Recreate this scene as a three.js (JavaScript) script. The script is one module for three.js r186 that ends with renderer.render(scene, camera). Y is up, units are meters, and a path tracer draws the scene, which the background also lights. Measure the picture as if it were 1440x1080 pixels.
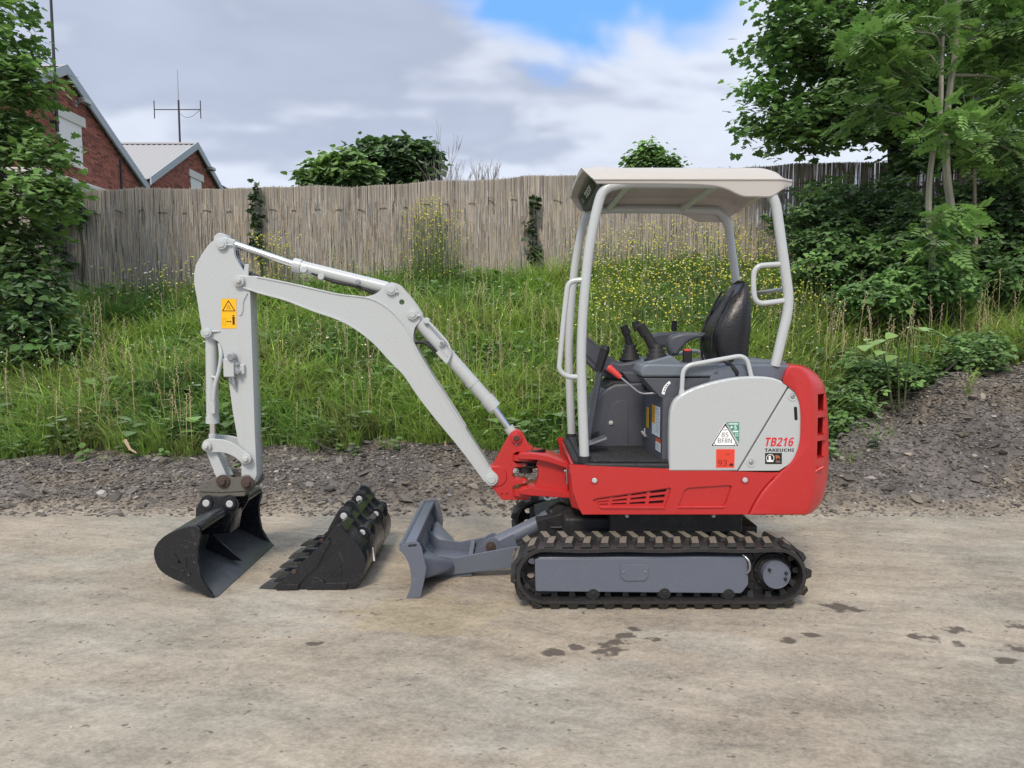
import * as THREE from 'three';
import { mergeGeometries, toCreasedNormals } from 'three/addons/utils/BufferGeometryUtils.js';
import { RoundedBoxGeometry } from 'three/addons/geometries/RoundedBoxGeometry.js';
import { ConvexGeometry } from 'three/addons/geometries/ConvexGeometry.js';
import { TextGeometry } from 'three/addons/geometries/TextGeometry.js';
import { FontLoader } from 'three/addons/loaders/FontLoader.js';
import { ImprovedNoise } from 'three/addons/math/ImprovedNoise.js';
import { Brush, Evaluator, SUBTRACTION } from 'three-bvh-csg';

// ---------------------------------------------------------------- camera, sky, sun, exposure
const scene = new THREE.Scene();
const camera = new THREE.PerspectiveCamera(56.84, 4 / 3, 0.05, 600);
camera.position.set(0, 1.485, 4.30);
camera.rotation.set(-Math.atan(78 / 998), 0, 0);
const renderer = new THREE.WebGLRenderer({ antialias: true });
renderer.toneMapping = THREE.LinearToneMapping;
renderer.toneMappingExposure = 1.5;
renderer.shadowMap.enabled = true;
const SKY_LEVEL = 1.0;
const sun = new THREE.DirectionalLight(0xfff0dc, 2.0);
sun.position.set(-2.2, 10, 8.5);
sun.castShadow = true;
sun.shadow.radius = 30;
sun.shadow.mapSize.set(2048, 2048);
Object.assign(sun.shadow.camera, { left: -14, right: 14, top: 14, bottom: -14, near: 0.5, far: 60 });
sun.name = 'sun';
scene.add(sun);

const noiseGen = new ImprovedNoise();
const N3 = (x, y, z = 0) => noiseGen.noise(x, y, z);
function fbm(x, y, z, oct) { let a = 0.5, s = 0, f = 1; for (let i = 0; i < oct; i++) { s += a * N3(x * f + i * 17.3, y * f - i * 9.1, z * f + i * 4.7); a *= 0.5; f *= 2.03; } return s; }
const clamp = (x, a = 0, b = 1) => Math.min(b, Math.max(a, x));
const sstep = (a, b, x) => { const t = clamp((x - a) / (b - a)); return t * t * (3 - 2 * t); };
const mix = (a, b, t) => a + (b - a) * t;
function rng(seed) { let s = seed | 0; return () => { s = (s + 0x6d2b79f5) | 0; let t = Math.imul(s ^ (s >>> 15), 1 | s); t = (t + Math.imul(t ^ (t >>> 7), 61 | t)) ^ t; return ((t ^ (t >>> 14)) >>> 0) / 4294967296; }; }
const gauss = (r) => (r() + r() + r() + r() - 2) * 1.0;

{ // clouds with one opening of blue, computed over the whole dome
  const W = 1536, Hh = 768, d = new Float32Array(W * Hh * 4);
  for (let j = 0; j < Hh; j++) {
    const el = ((j + 0.5) / Hh - 0.5) * Math.PI, y = Math.sin(el), c = Math.cos(el);
    for (let i = 0; i < W; i++) {
      const az = ((i + 0.5) / W - 0.5) * 2 * Math.PI, x = c * Math.cos(az), z = c * Math.sin(az), k = (j * W + i) * 4;
      let r, g, b;
      if (y < -0.02) { r = 0.20; g = 0.19; b = 0.17; } else {
        const h = y + 0.16, px = x / h, pz = z / h;                      // a cloud layer seen in perspective
        const wx = fbm(px * 0.8 + 3.1, pz * 0.8, 1.7, 3) * 0.9, wz = fbm(px * 0.8, pz * 0.8 + 8.2, 5.1, 3) * 0.9;
        const big = fbm(px * 0.55 + wx + 2.2, pz * 0.75 + wz + 0.4, 0.3, 5);
        const fine = fbm(px * 2.1 + wx * 1.6, pz * 2.6 + wz * 1.6, 9.4, 5);
        // openings: gaps of the same kind scattered round the dome
        const a1 = Math.atan2(x, -z), e1 = el;
        let hole = -1.2;
        for (const [ha, he, sa, se] of [[0.06, 0.445, 0.20, 0.125], [0.23, 0.43, 0.12, 0.085], [-2.2, 0.7, 0.4, 0.16], [1.9, 0.5, 0.35, 0.1], [2.9, 0.85, 0.4, 0.14]]) {
          const q = ((a1 - ha) / sa) ** 2 + ((e1 - he) / se) ** 2;
          hole = Math.max(hole, 1.1 - q);
        }
        const open = sstep(-0.05, 0.52, hole + fine * 1.5);
        const bank = Math.exp(-(((a1 + 0.22) / 0.30) ** 2) - (((e1 - 0.36) / 0.13) ** 2)) * 0.52 - Math.exp(-(((a1 - 0.36) / 0.22) ** 2) - (((e1 - 0.25) / 0.2) ** 2)) * 0.10 - Math.exp(-(((e1 - 0.19) / 0.09) ** 2)) * 0.17 - Math.exp(-(((a1 + 0.25) / 0.3) ** 2) - (((e1 - 0.17) / 0.06) ** 2)) * 0.12;
        const grey = sstep(-0.22, 0.24, big * 0.75 + fine * 1.45 + bank - 0.06);
        const bright = clamp(0.5 + fine * 1.1);
        // grey undersides and brighter heaps
        r = mix(0.33, 0.525, 1 - grey) * mix(0.90, 1.12, bright); g = mix(0.372, 0.57, 1 - grey) * mix(0.90, 1.12, bright); b = mix(0.475, 0.66, 1 - grey) * mix(0.91, 1.10, bright);
        const br = 0.14, bg = 0.335, bb = 0.74;
        r = mix(r, br, open); g = mix(g, bg, open); b = mix(b, bb, open);
        const zen = 1 + 0.75 * sstep(0.45, 1.0, y);                      // an overcast sky is brighter overhead
        r *= zen; g *= zen; b *= zen;
      }
      d[k] = r * SKY_LEVEL; d[k + 1] = g * SKY_LEVEL; d[k + 2] = b * SKY_LEVEL; d[k + 3] = 1;
    }
  }
  const t = new THREE.DataTexture(d, W, Hh, THREE.RGBAFormat, THREE.FloatType);
  t.mapping = THREE.EquirectangularReflectionMapping; t.magFilter = THREE.LinearFilter; t.minFilter = THREE.LinearFilter; t.wrapS = THREE.RepeatWrapping; t.needsUpdate = true;
  scene.background = t; scene.environment = t;
}

// ---------------------------------------------------------------- naming and building helpers
const used = new Map();
function numbered(n) { const k = used.get(n) || 0; used.set(n, k + 1); return k ? n + '_' + String(k).padStart(3, '0') : n; }
const ORIGIN = new Map();
function tag(o, label, category, group, kind) { if (label) o.userData.label = label; if (category) o.userData.category = category; if (group) o.userData.group = group; if (kind) o.userData.kind = kind; return o; }
function thing(name, label, category, p = [0, 0, 0], group) { const o = new THREE.Group(); o.name = numbered(name); o.position.set(...p); scene.add(o); ORIGIN.set(o, p); return tag(o, label, category, group); }
const clean = (g) => { let q = g.index ? g.toNonIndexed() : g.clone(); for (const k of Object.keys(q.attributes)) if (!['position', 'normal', 'uv'].includes(k)) q.deleteAttribute(k); q.morphAttributes = {}; q.clearGroups(); if (!q.attributes.normal) q.computeVertexNormals(); if (!q.attributes.uv) q.setAttribute('uv', new THREE.BufferAttribute(new Float32Array(q.attributes.position.count * 2), 2)); return q; };
function boxUV(g) {                                                    // uv in metres, by the way each face points
  const p = g.attributes.position, n = g.attributes.normal, u = g.attributes.uv;
  for (let i = 0; i < p.count; i++) { const ax = Math.abs(n.getX(i)), ay = Math.abs(n.getY(i)), az = Math.abs(n.getZ(i)); if (az >= ax && az >= ay) u.setXY(i, p.getX(i), p.getY(i)); else if (ax >= ay) u.setXY(i, p.getZ(i) + 0.37, p.getY(i)); else u.setXY(i, p.getX(i), p.getZ(i) + 0.61); }
  return g;
}
const rootOf = (o) => { while (!ORIGIN.has(o) && o.parent) o = o.parent; return ORIGIN.get(o) || [0, 0, 0]; };
function join(geos) { const l = (Array.isArray(geos) ? geos.flat(4) : [geos]).map(clean); return l.length > 1 ? mergeGeometries(l, false) : l[0]; }
function part(parent, name, geos, mat, opt = {}) {                       // geometry is given in the world; it is moved to its thing's own frame
  const g = join(geos), o = rootOf(parent);
  if (!opt.keepUV) boxUV(g);
  g.translate(-o[0], -o[1], -o[2]);
  const m = new THREE.Mesh(g, mat); m.name = opt.bare ? name : numbered(name); m.castShadow = m.receiveShadow = true; parent.add(m);
  if (opt.label) m.userData.label = opt.label; if (opt.kind) m.userData.kind = opt.kind;
  return m;
}
const V = (x, y, z) => new THREE.Vector3(x, y, z);
function shapeOf(pts) { const s = new THREE.Shape(); pts.forEach(([x, y], i) => (i ? s.lineTo(x, y) : s.moveTo(x, y))); s.closePath(); return s; }
function ext(pts, z0, z1, bev = 0.004, holes = [], seg = 2) {
  const s = shapeOf(pts); for (const h of holes) s.holes.push(new THREE.Path(h.map(([x, y]) => new THREE.Vector2(x, y))));
  const b = Math.min(bev, (z1 - z0) * 0.45);
  const g = new THREE.ExtrudeGeometry(s, { depth: z1 - z0 - 2 * b, bevelEnabled: b > 0, bevelThickness: b, bevelSize: b, bevelOffset: -b, bevelSegments: seg, curveSegments: 6 });
  g.translate(0, 0, z0 + b); return flatCaps(toCreasedNormals(g, 0.7));
}
function flatCaps(g) { const p = g.attributes.position, n = g.attributes.normal; g.computeBoundingBox(); const m = (g.boundingBox.min.z + g.boundingBox.max.z) / 2; for (let i = 0; i < p.count; i += 3) { const z = p.getZ(i); if (Math.abs(z - p.getZ(i + 1)) < 1e-5 && Math.abs(z - p.getZ(i + 2)) < 1e-5) for (let k = 0; k < 3; k++) n.setXYZ(i + k, 0, 0, z > m ? 1 : -1); } return g; }
function cr(pts, n = 6, closed = false) { return new THREE.CatmullRomCurve3(pts.map(([x, y]) => V(x, y, 0)), closed, 'centripetal').getPoints(n * pts.length).map((p) => [p.x, p.y]); }
function fillet(pts, r, n = 5) {                                         // closed outline with rounded corners
  const out = [], L = pts.length;
  for (let i = 0; i < L; i++) {
    const p = pts[i], a = pts[(i + L - 1) % L], b = pts[(i + 1) % L], da = Math.hypot(a[0] - p[0], a[1] - p[1]), db = Math.hypot(b[0] - p[0], b[1] - p[1]), q = Math.min(r, da * 0.45, db * 0.45);
    const s = [p[0] + (a[0] - p[0]) / da * q, p[1] + (a[1] - p[1]) / da * q], e = [p[0] + (b[0] - p[0]) / db * q, p[1] + (b[1] - p[1]) / db * q];
    for (let k = 0; k <= n; k++) { const t = k / n; out.push([(1 - t) ** 2 * s[0] + 2 * t * (1 - t) * p[0] + t * t * e[0], (1 - t) ** 2 * s[1] + 2 * t * (1 - t) * p[1] + t * t * e[1]]); }
  }
  return out;
}
function disc(x, y, r, n = 24) { const o = []; for (let i = 0; i < n; i++) o.push([x + r * Math.cos(i / n * 2 * Math.PI), y + r * Math.sin(i / n * 2 * Math.PI)]); return o; }
function cylZ(x, y, z0, z1, r, seg = 24, bev = 0.003) {
  const h = z1 - z0, b = Math.min(bev, r * 0.4, h * 0.3), g = new THREE.LatheGeometry([[0, 0], [r - b, 0], [r, b], [r, h - b], [r - b, h], [0, h]].map(([a, c]) => new THREE.Vector2(a, c)), seg);
  g.rotateX(Math.PI / 2); g.translate(x, y, z0); return toCreasedNormals(g, 0.6);
}
function rod(a, b, r, r2 = r, seg = 20) {
  const A = V(...a), B = V(...b), l = A.distanceTo(B), g = new THREE.CylinderGeometry(r2, r, l, seg); g.translate(0, l / 2, 0);
  g.applyQuaternion(new THREE.Quaternion().setFromUnitVectors(V(0, 1, 0), B.clone().sub(A).normalize())); g.translate(...a); return g;
}
const rod2 = (x0, y0, x1, y1, z, r, r2, seg) => rod([x0, y0, z], [x1, y1, z], r, r2, seg);
function tube(pts, r, rad = 0.04, seg = 12, closed = false) {            // a pipe with rounded bends
  const P = pts.map((p) => V(...p)), out = [P[0]];
  for (let i = 1; i < P.length - 1; i++) {
    const a = P[i - 1], p = P[i], b = P[i + 1], q = Math.min(rad, a.distanceTo(p) * 0.48, b.distanceTo(p) * 0.48), s = p.clone().lerp(a, q / a.distanceTo(p)), e = p.clone().lerp(b, q / b.distanceTo(p));
    for (let k = 0; k <= 6; k++) { const t = k / 6; out.push(s.clone().multiplyScalar((1 - t) ** 2).add(p.clone().multiplyScalar(2 * t * (1 - t))).add(e.clone().multiplyScalar(t * t))); }
  }
  out.push(P[P.length - 1]);
  return sweep(out, r, seg);
}
function sweep(pts, r, seg = 10, rEnd = r) {                             // pipe through given points, parallel-transported, capped
  const n = pts.length, pos = [], idx = []; let up = null;
  for (let i = 0; i < n; i++) {
    const t = pts[Math.min(i + 1, n - 1)].clone().sub(pts[Math.max(i - 1, 0)]).normalize();
    if (!up) up = Math.abs(t.y) < 0.9 ? V(0, 1, 0) : V(1, 0, 0);
    const s = V().crossVectors(t, up).normalize(); up = V().crossVectors(s, t).normalize();
    const R = typeof r === 'function' ? r(i / (n - 1)) : mix(r, rEnd, i / (n - 1));
    for (let k = 0; k < seg; k++) { const a = k / seg * 2 * Math.PI, p = pts[i].clone().addScaledVector(s, Math.cos(a) * R).addScaledVector(up, Math.sin(a) * R); pos.push(p.x, p.y, p.z); }
  }
  for (let i = 0; i < n - 1; i++) for (let k = 0; k < seg; k++) { const a = i * seg + k, b = i * seg + (k + 1) % seg; idx.push(a, b, a + seg, b, b + seg, a + seg); }
  for (const [o, f] of [[0, 1], [(n - 1) * seg, 0]]) for (let k = 1; k < seg - 1; k++) f ? idx.push(o, o + k + 1, o + k) : idx.push(o, o + k, o + k + 1);
  const g = new THREE.BufferGeometry(); g.setAttribute('position', new THREE.Float32BufferAttribute(pos, 3)); g.setIndex(idx); g.computeVertexNormals(); 
  return toCreasedNormals(g, 1.0);
}
function bx(x0, x1, y0, y1, z0, z1, r = 0.004) { const g = new RoundedBoxGeometry(x1 - x0, y1 - y0, z1 - z0, 2, Math.min(r, (x1 - x0) * 0.45, (y1 - y0) * 0.45, (z1 - z0) * 0.45)); g.translate((x0 + x1) / 2, (y0 + y1) / 2, (z0 + z1) / 2); return g; }
const roundHull = (pts, r) => hull(pts.flatMap(([x, y, z]) => { const q = new THREE.IcosahedronGeometry(r, 1).attributes.position, o = []; for (let i = 0; i < q.count; i++) o.push([x + q.getX(i), y + q.getY(i), z + q.getZ(i)]); return o; }));
const hull = (pts) => new ConvexGeometry(pts.map((p) => V(...p)));
function grid(rows, closedU = false) {                                   // rows of [x,y,z] -> smooth sheet
  const m = rows.length, n = rows[0].length, pos = [], idx = [];
  for (const r of rows) for (const p of r) pos.push(...p);
  for (let i = 0; i < m - 1; i++) for (let k = 0; k < n - 1; k++) { const a = i * n + k; idx.push(a, a + 1, a + n, a + 1, a + n + 1, a + n); }
  const g = new THREE.BufferGeometry(); g.setAttribute('position', new THREE.Float32BufferAttribute(pos, 3)); g.setIndex(idx); g.computeVertexNormals(); return g;
}

// ---------------------------------------------------------------- surface textures
function dataTex(W, Hh, fn, srgb, wrap = true) {
  const d = new Uint8Array(W * Hh * 4); const c = [0, 0, 0];
  for (let j = 0; j < Hh; j++) for (let i = 0; i < W; i++) { fn(i / W, j / Hh, c); const k = (j * W + i) * 4; d[k] = clamp(c[0]) * 255; d[k + 1] = clamp(c[1]) * 255; d[k + 2] = clamp(c[2]) * 255; d[k + 3] = 255; }
  const t = new THREE.DataTexture(d, W, Hh, THREE.RGBAFormat); if (srgb) t.colorSpace = THREE.SRGBColorSpace;
  t.magFilter = THREE.LinearFilter; t.minFilter = THREE.LinearMipmapLinearFilter; t.generateMipmaps = true; if (wrap) t.wrapS = t.wrapT = THREE.RepeatWrapping; t.needsUpdate = true; return t;
}
const S = (l) => (l <= 0.0031308 ? 12.92 * l : 1.055 * Math.pow(l, 1 / 2.4) - 0.055);
function canvasTex(w, h, draw, wrap) { const c = document.createElement('canvas'); c.width = w; c.height = h; const x = c.getContext('2d'); draw(x, w, h); const t = new THREE.CanvasTexture(c); t.colorSpace = THREE.SRGBColorSpace; if (wrap) t.wrapS = t.wrapT = THREE.RepeatWrapping; t.anisotropy = 8; return t; }
// worn paint: specks, scratches and smears of dirt with outlines of their own over one even colour; 1 m tile
function paint(col, { seed = 1, dirt = [0.30, 0.26, 0.2], specks = 300, scratches = 40, smears = 30, alpha = 0.25, scratchCol = [0.5, 0.5, 0.5], rough = 0.4, metal = 0, coat = 0, bump = 0.0004 } = {}) {
  const css = (c, a) => `rgba(${c.map((v) => Math.round(S(v) * 255)).join(',')},${a})`;
  const r = rng(seed * 977 + 5), W = 768;
  const map = canvasTex(W, W, (x) => {
    x.fillStyle = css(col, 1); x.fillRect(0, 0, W, W);
    for (let i = 0; i < smears; i++) { const cx = r() * W, cy = r() * W; for (let k = 0; k < 14; k++) { x.fillStyle = css(dirt, alpha * 0.22 * r()); x.beginPath(); x.ellipse(cx + gauss(r) * 30, cy + gauss(r) * 24, 2 + r() * 9, 1 + r() * 6, r() * 3, 0, 7); x.fill(); } }
    for (let i = 0; i < specks; i++) { x.fillStyle = css(dirt, alpha * (0.4 + r())); x.beginPath(); x.arc(r() * W, r() * W, 0.4 + r() * r() * 2.2, 0, 7); x.fill(); }
    for (let i = 0; i < scratches; i++) { x.strokeStyle = css(scratchCol, alpha * (0.3 + r())); x.lineWidth = 0.5 + r(); const a = r() * W, b = r() * W, t = r() * 6.3, l = 6 + r() * 50; x.beginPath(); x.moveTo(a, b); x.lineTo(a + Math.cos(t) * l, b + Math.sin(t) * l); x.stroke(); }
  }, true);
  const o = { map, roughness: rough, metalness: metal };
  const rm = PAINT_ROUGH; o.roughnessMap = rm; o.bumpMap = PAINT_BUMP; o.bumpScale = bump;
  if (coat) { o.clearcoat = coat; o.clearcoatRoughness = 0.25; return new THREE.MeshPhysicalMaterial(o); }
  return new THREE.MeshStandardMaterial(o);
}
const tileN = (u, v, f, z) => { const a = u * 2 * Math.PI, b = v * 2 * Math.PI; return N3(Math.cos(a) * f * 0.16 + 7 + z, Math.sin(a) * f * 0.16 + Math.cos(b) * f * 0.16, Math.sin(b) * f * 0.16 + z * 3); };
const PAINT_ROUGH = dataTex(256, 256, (u, v, c) => { const n = 0.85 + 0.3 * tileN(u, v, 20, 1) + 0.25 * tileN(u, v, 70, 2); c[0] = c[1] = c[2] = clamp(n); });
const PAINT_BUMP = dataTex(512, 512, (u, v, c) => { c[0] = c[1] = c[2] = 0.5 + 0.4 * tileN(u, v, 60, 4) + 0.3 * tileN(u, v, 220, 5); });
const flat = (r, g, b, rough = 0.6, metal = 0) => new THREE.MeshStandardMaterial({ color: new THREE.Color().setRGB(r, g, b), roughness: rough, metalness: metal });

const M = {
  white: paint([0.455, 0.487, 0.487], { seed: 1, rough: 0.36, coat: 0.35, specks: 150, scratches: 22, smears: 14, alpha: 0.11 }),
  red: paint([0.47, 0.022, 0.021], { seed: 2, rough: 0.42, coat: 0.25, specks: 260, scratches: 50, smears: 40, alpha: 0.2, dirt: [0.42, 0.2, 0.16], scratchCol: [0.6, 0.2, 0.2] }),
  grey: paint([0.118, 0.132, 0.168], { seed: 3, rough: 0.48, specks: 420, scratches: 90, smears: 90, alpha: 0.26, dirt: [0.3, 0.28, 0.24], scratchCol: [0.3, 0.32, 0.36] }),
  plastic: paint([0.066, 0.072, 0.088], { seed: 4, rough: 0.58, specks: 200, scratches: 40, smears: 50, alpha: 0.16, dirt: [0.25, 0.24, 0.22] }),
  consoleTop: paint([0.135, 0.158, 0.185], { seed: 12, rough: 0.5, specks: 160, scratches: 20, smears: 40, alpha: 0.14, dirt: [0.3, 0.28, 0.24] }),
  worn: paint([0.05, 0.054, 0.058], { seed: 25, rough: 0.42, specks: 500, scratches: 260, smears: 160, alpha: 0.36, dirt: [0.26, 0.23, 0.18], scratchCol: [0.26, 0.27, 0.29] }),
  black: paint([0.010, 0.011, 0.015], { seed: 5, rough: 0.32, coat: 0.25, specks: 700, scratches: 240, smears: 90, alpha: 0.42, dirt: [0.26, 0.22, 0.17], scratchCol: [0.25, 0.26, 0.28] }),
  frame: paint([0.014, 0.014, 0.015], { seed: 6, rough: 0.7, specks: 500, smears: 90, alpha: 0.4, dirt: [0.2, 0.16, 0.11] }),
  rubber: paint([0.022, 0.021, 0.021], { seed: 7, rough: 0.62, specks: 900, scratches: 120, smears: 110, alpha: 0.36, dirt: [0.27, 0.22, 0.155], scratchCol: [0.12, 0.11, 0.1], bump: 0.002 }),
  lug: paint([0.026, 0.025, 0.023], { seed: 8, rough: 0.5, specks: 1500, scratches: 60, smears: 120, alpha: 0.4, dirt: [0.36, 0.30, 0.215], bump: 0.003 }),
  mat: paint([0.016, 0.016, 0.017], { seed: 9, rough: 0.8, specks: 2600, scratches: 30, smears: 60, alpha: 0.4, dirt: [0.2, 0.19, 0.18], bump: 0.004 }),
  hitch: paint([0.12, 0.115, 0.098], { seed: 10, rough: 0.75, specks: 1200, smears: 200, alpha: 0.6, dirt: [0.026, 0.028, 0.022], bump: 0.002 }),
  rust: paint([0.062, 0.040, 0.032], { seed: 11, rough: 0.8, specks: 900, alpha: 0.5, dirt: [0.16, 0.12, 0.09] }),
  canopy: paint([0.465, 0.446, 0.414], { seed: 13, rough: 0.5, specks: 120, scratches: 14, smears: 22, alpha: 0.12 }),
  seat: paint([0.012, 0.012, 0.015], { seed: 14, rough: 0.42, specks: 120, scratches: 10, smears: 20, alpha: 0.12, bump: 0.0012 }),
  chrome: flat(0.75, 0.76, 0.78, 0.16, 1), steel: flat(0.42, 0.43, 0.44, 0.32, 0.9), hose: flat(0.012, 0.012, 0.013, 0.55), gap: flat(0.006, 0.006, 0.007, 0.8), pin: paint([0.46, 0.47, 0.46], { seed: 15, rough: 0.45, specks: 500, alpha: 0.3 }),
  grip: flat(0.62, 0.055, 0.045, 0.45), knob: flat(0.010, 0.010, 0.011, 0.62),
};

// ---------------------------------------------------------------- the lie of the land
const fenceZ = -6.7;
function bankH(x, z) {                                                   // height of the ground behind the yard
  const und = 0.10 * N3(x * 0.5, z * 0.6, 3.3) + 0.05 * N3(x * 1.7, z * 1.9, 8.1);
  const foot = -2.35 - 0.12 * N3(x * 0.45, 2.2, 0.5);
  const strip = (0.24 + 0.10 * sstep(-3.5, -0.5, x)) * sstep(-1.3, foot, z) + und * 0.35 * sstep(-1.5, -2.2, z);
  const t = clamp((foot - z) / 4.15);
  const rise = (1.72 + 0.035 * (x + 3)) * (t * 0.82 + 0.18 * sstep(0, 1, t)) + und * sstep(0, 0.25, t) * (1 - sstep(0.85, 1, t));
  const bank = strip + rise;
  const m = 0.62 * sstep(2.55, 3.5, x) + 0.34 * sstep(3.4, 4.5, x) + 0.22 * sstep(4.3, 6, x);
  const mound = m * sstep(-1.32, -2.75, z) + (0.15 * N3(x * 1.9, z * 2.4, 5.5) + 0.07 * N3(x * 5, z * 5, 1.5)) * sstep(2.2, 2.9, x) * sstep(-1.35, -1.8, z);
  return Math.max(bank, mound) + (0.026 * N3(x * 6, z * 6, 2.5) + 0.05 * N3(x * 2.1, z * 2.6, 7.5)) * sstep(-1.3, -1.7, z);
}
// 1 where the ground is bare slate, 0 where plants grow
function bare(x, z) {
  let lim = -2.42 - 0.30 * N3(x * 0.8, 1.4, 6.6) - 0.16 * N3(x * 2.3, 4.4, 1.6);
  lim -= 0.62 * sstep(2.75, 3.5, x) + 0.45 * sstep(4.0, 4.9, x);
  return sstep(-0.1, 0.12, z - lim + 0.10 * N3(x * 4, z * 4, 9.9));
}

function yardCol(x, z, c) {                                              // colour of the trampled yard: grit, pale dust, damp stains
  const big = fbm(x * 0.55 + 4, z * 0.9, 1.1, 3), mid = fbm(x * 1.9 + 0.5 * z, z * 2.7, 4.2, 4), fine = fbm(x * 13, z * 19, 2.7, 3), grit = N3(x * 95, z * 120, 0.4), grit2 = N3(x * 41, z * 55, 7.4);
  const warp = fbm(x * 0.8, z * 0.8, 7, 2), track = fbm(x * 0.9 + z * 2.1 + warp, z * 9 - x * 2.6 + warp * 4, 3.9, 3);
  let l = 0.272 + 0.10 * big + 0.11 * mid + 0.10 * track + 0.08 * fine + 0.065 * grit + 0.045 * grit2;
  const warm = clamp(0.5 + 1.3 * fbm(x * 0.7 - 9, z * 1.1 + 5, 6.6, 3));
  let r = l * mix(1.05, 1.12, warm), g = l * mix(0.97, 0.945, warm), b = l * mix(0.785, 0.71, warm);
  const pale = sstep(0.10, 0.30, fbm(x * 1.1 + 20, z * 2.4, 8.8, 4)); r = mix(r, l * 1.1 + 0.032, pale * 0.55); g = mix(g, l * 1.03 + 0.030, pale * 0.55); b = mix(b, l * 0.86 + 0.022, pale * 0.55);
  let dark = 0;
  for (const [sx, sz, rx, rz] of YARD_STAINS) { const q = ((x - sx) / rx) ** 2 + ((z - sz) / rz / 1.7) ** 2; if (q < 5) dark = Math.max(dark, sstep(0.0, 0.75, 0.95 - q + 3.0 * fbm(x * 13 + 3, z * 16, 5.2, 4))); }
  const spot = sstep(0.52, 0.62, N3(x * 17, z * 22, 3.3) * 0.7 + 0.5 * N3(x * 47, z * 60, 1.2)); dark = Math.max(dark, spot * 0.8);
  const yel = sstep(0.05, 0.5, 1 - ((x + 0.42) / 0.5) ** 2 - ((z - 0.72) / 0.3) ** 2 + fbm(x * 5, z * 6, 1, 3)); r += 0.014 * yel; g += 0.004 * yel; b -= 0.02 * yel;
  c[0] = mix(r, 0.075, dark * 0.9); c[1] = mix(g, 0.062, dark * 0.9); c[2] = mix(b, 0.047, dark * 0.9);
  c[3] = 0.5 + 0.25 * fine + 0.22 * mid + 0.12 * grit + 0.1 * grit2 + 0.16 * track - 0.1 * dark;
}
const YARD_STAINS = [[0.19, 1.13, 0.055, 0.045], [0.44, 1.12, 0.10, 0.045], [0.50, 1.06, 0.05, 0.03], [0.30, 1.09, 0.05, 0.02], [0.53, 0.96, 0.09, 0.02], [0.68, 1.0, 0.06, 0.02], [1.31, 1.02, 0.05, 0.02], [1.48, 0.95, 0.06, 0.02], [1.75, 0.62, 0.11, 0.04], [1.98, 0.98, 0.08, 0.03], [2.2, 0.9, 0.07, 0.03], [2.35, 1.08, 0.06, 0.03], [2.2, 1.22, 0.07, 0.02], [2.52, 0.85, 0.08, 0.03], [2.6, 1.1, 0.07, 0.04], [2.45, 1.2, 0.05, 0.02], [2.1, 1.05, 0.03, 0.02], [0.62, 0.88, 0.08, 0.02], [-0.93, 1.05, 0.05, 0.015]];
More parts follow.
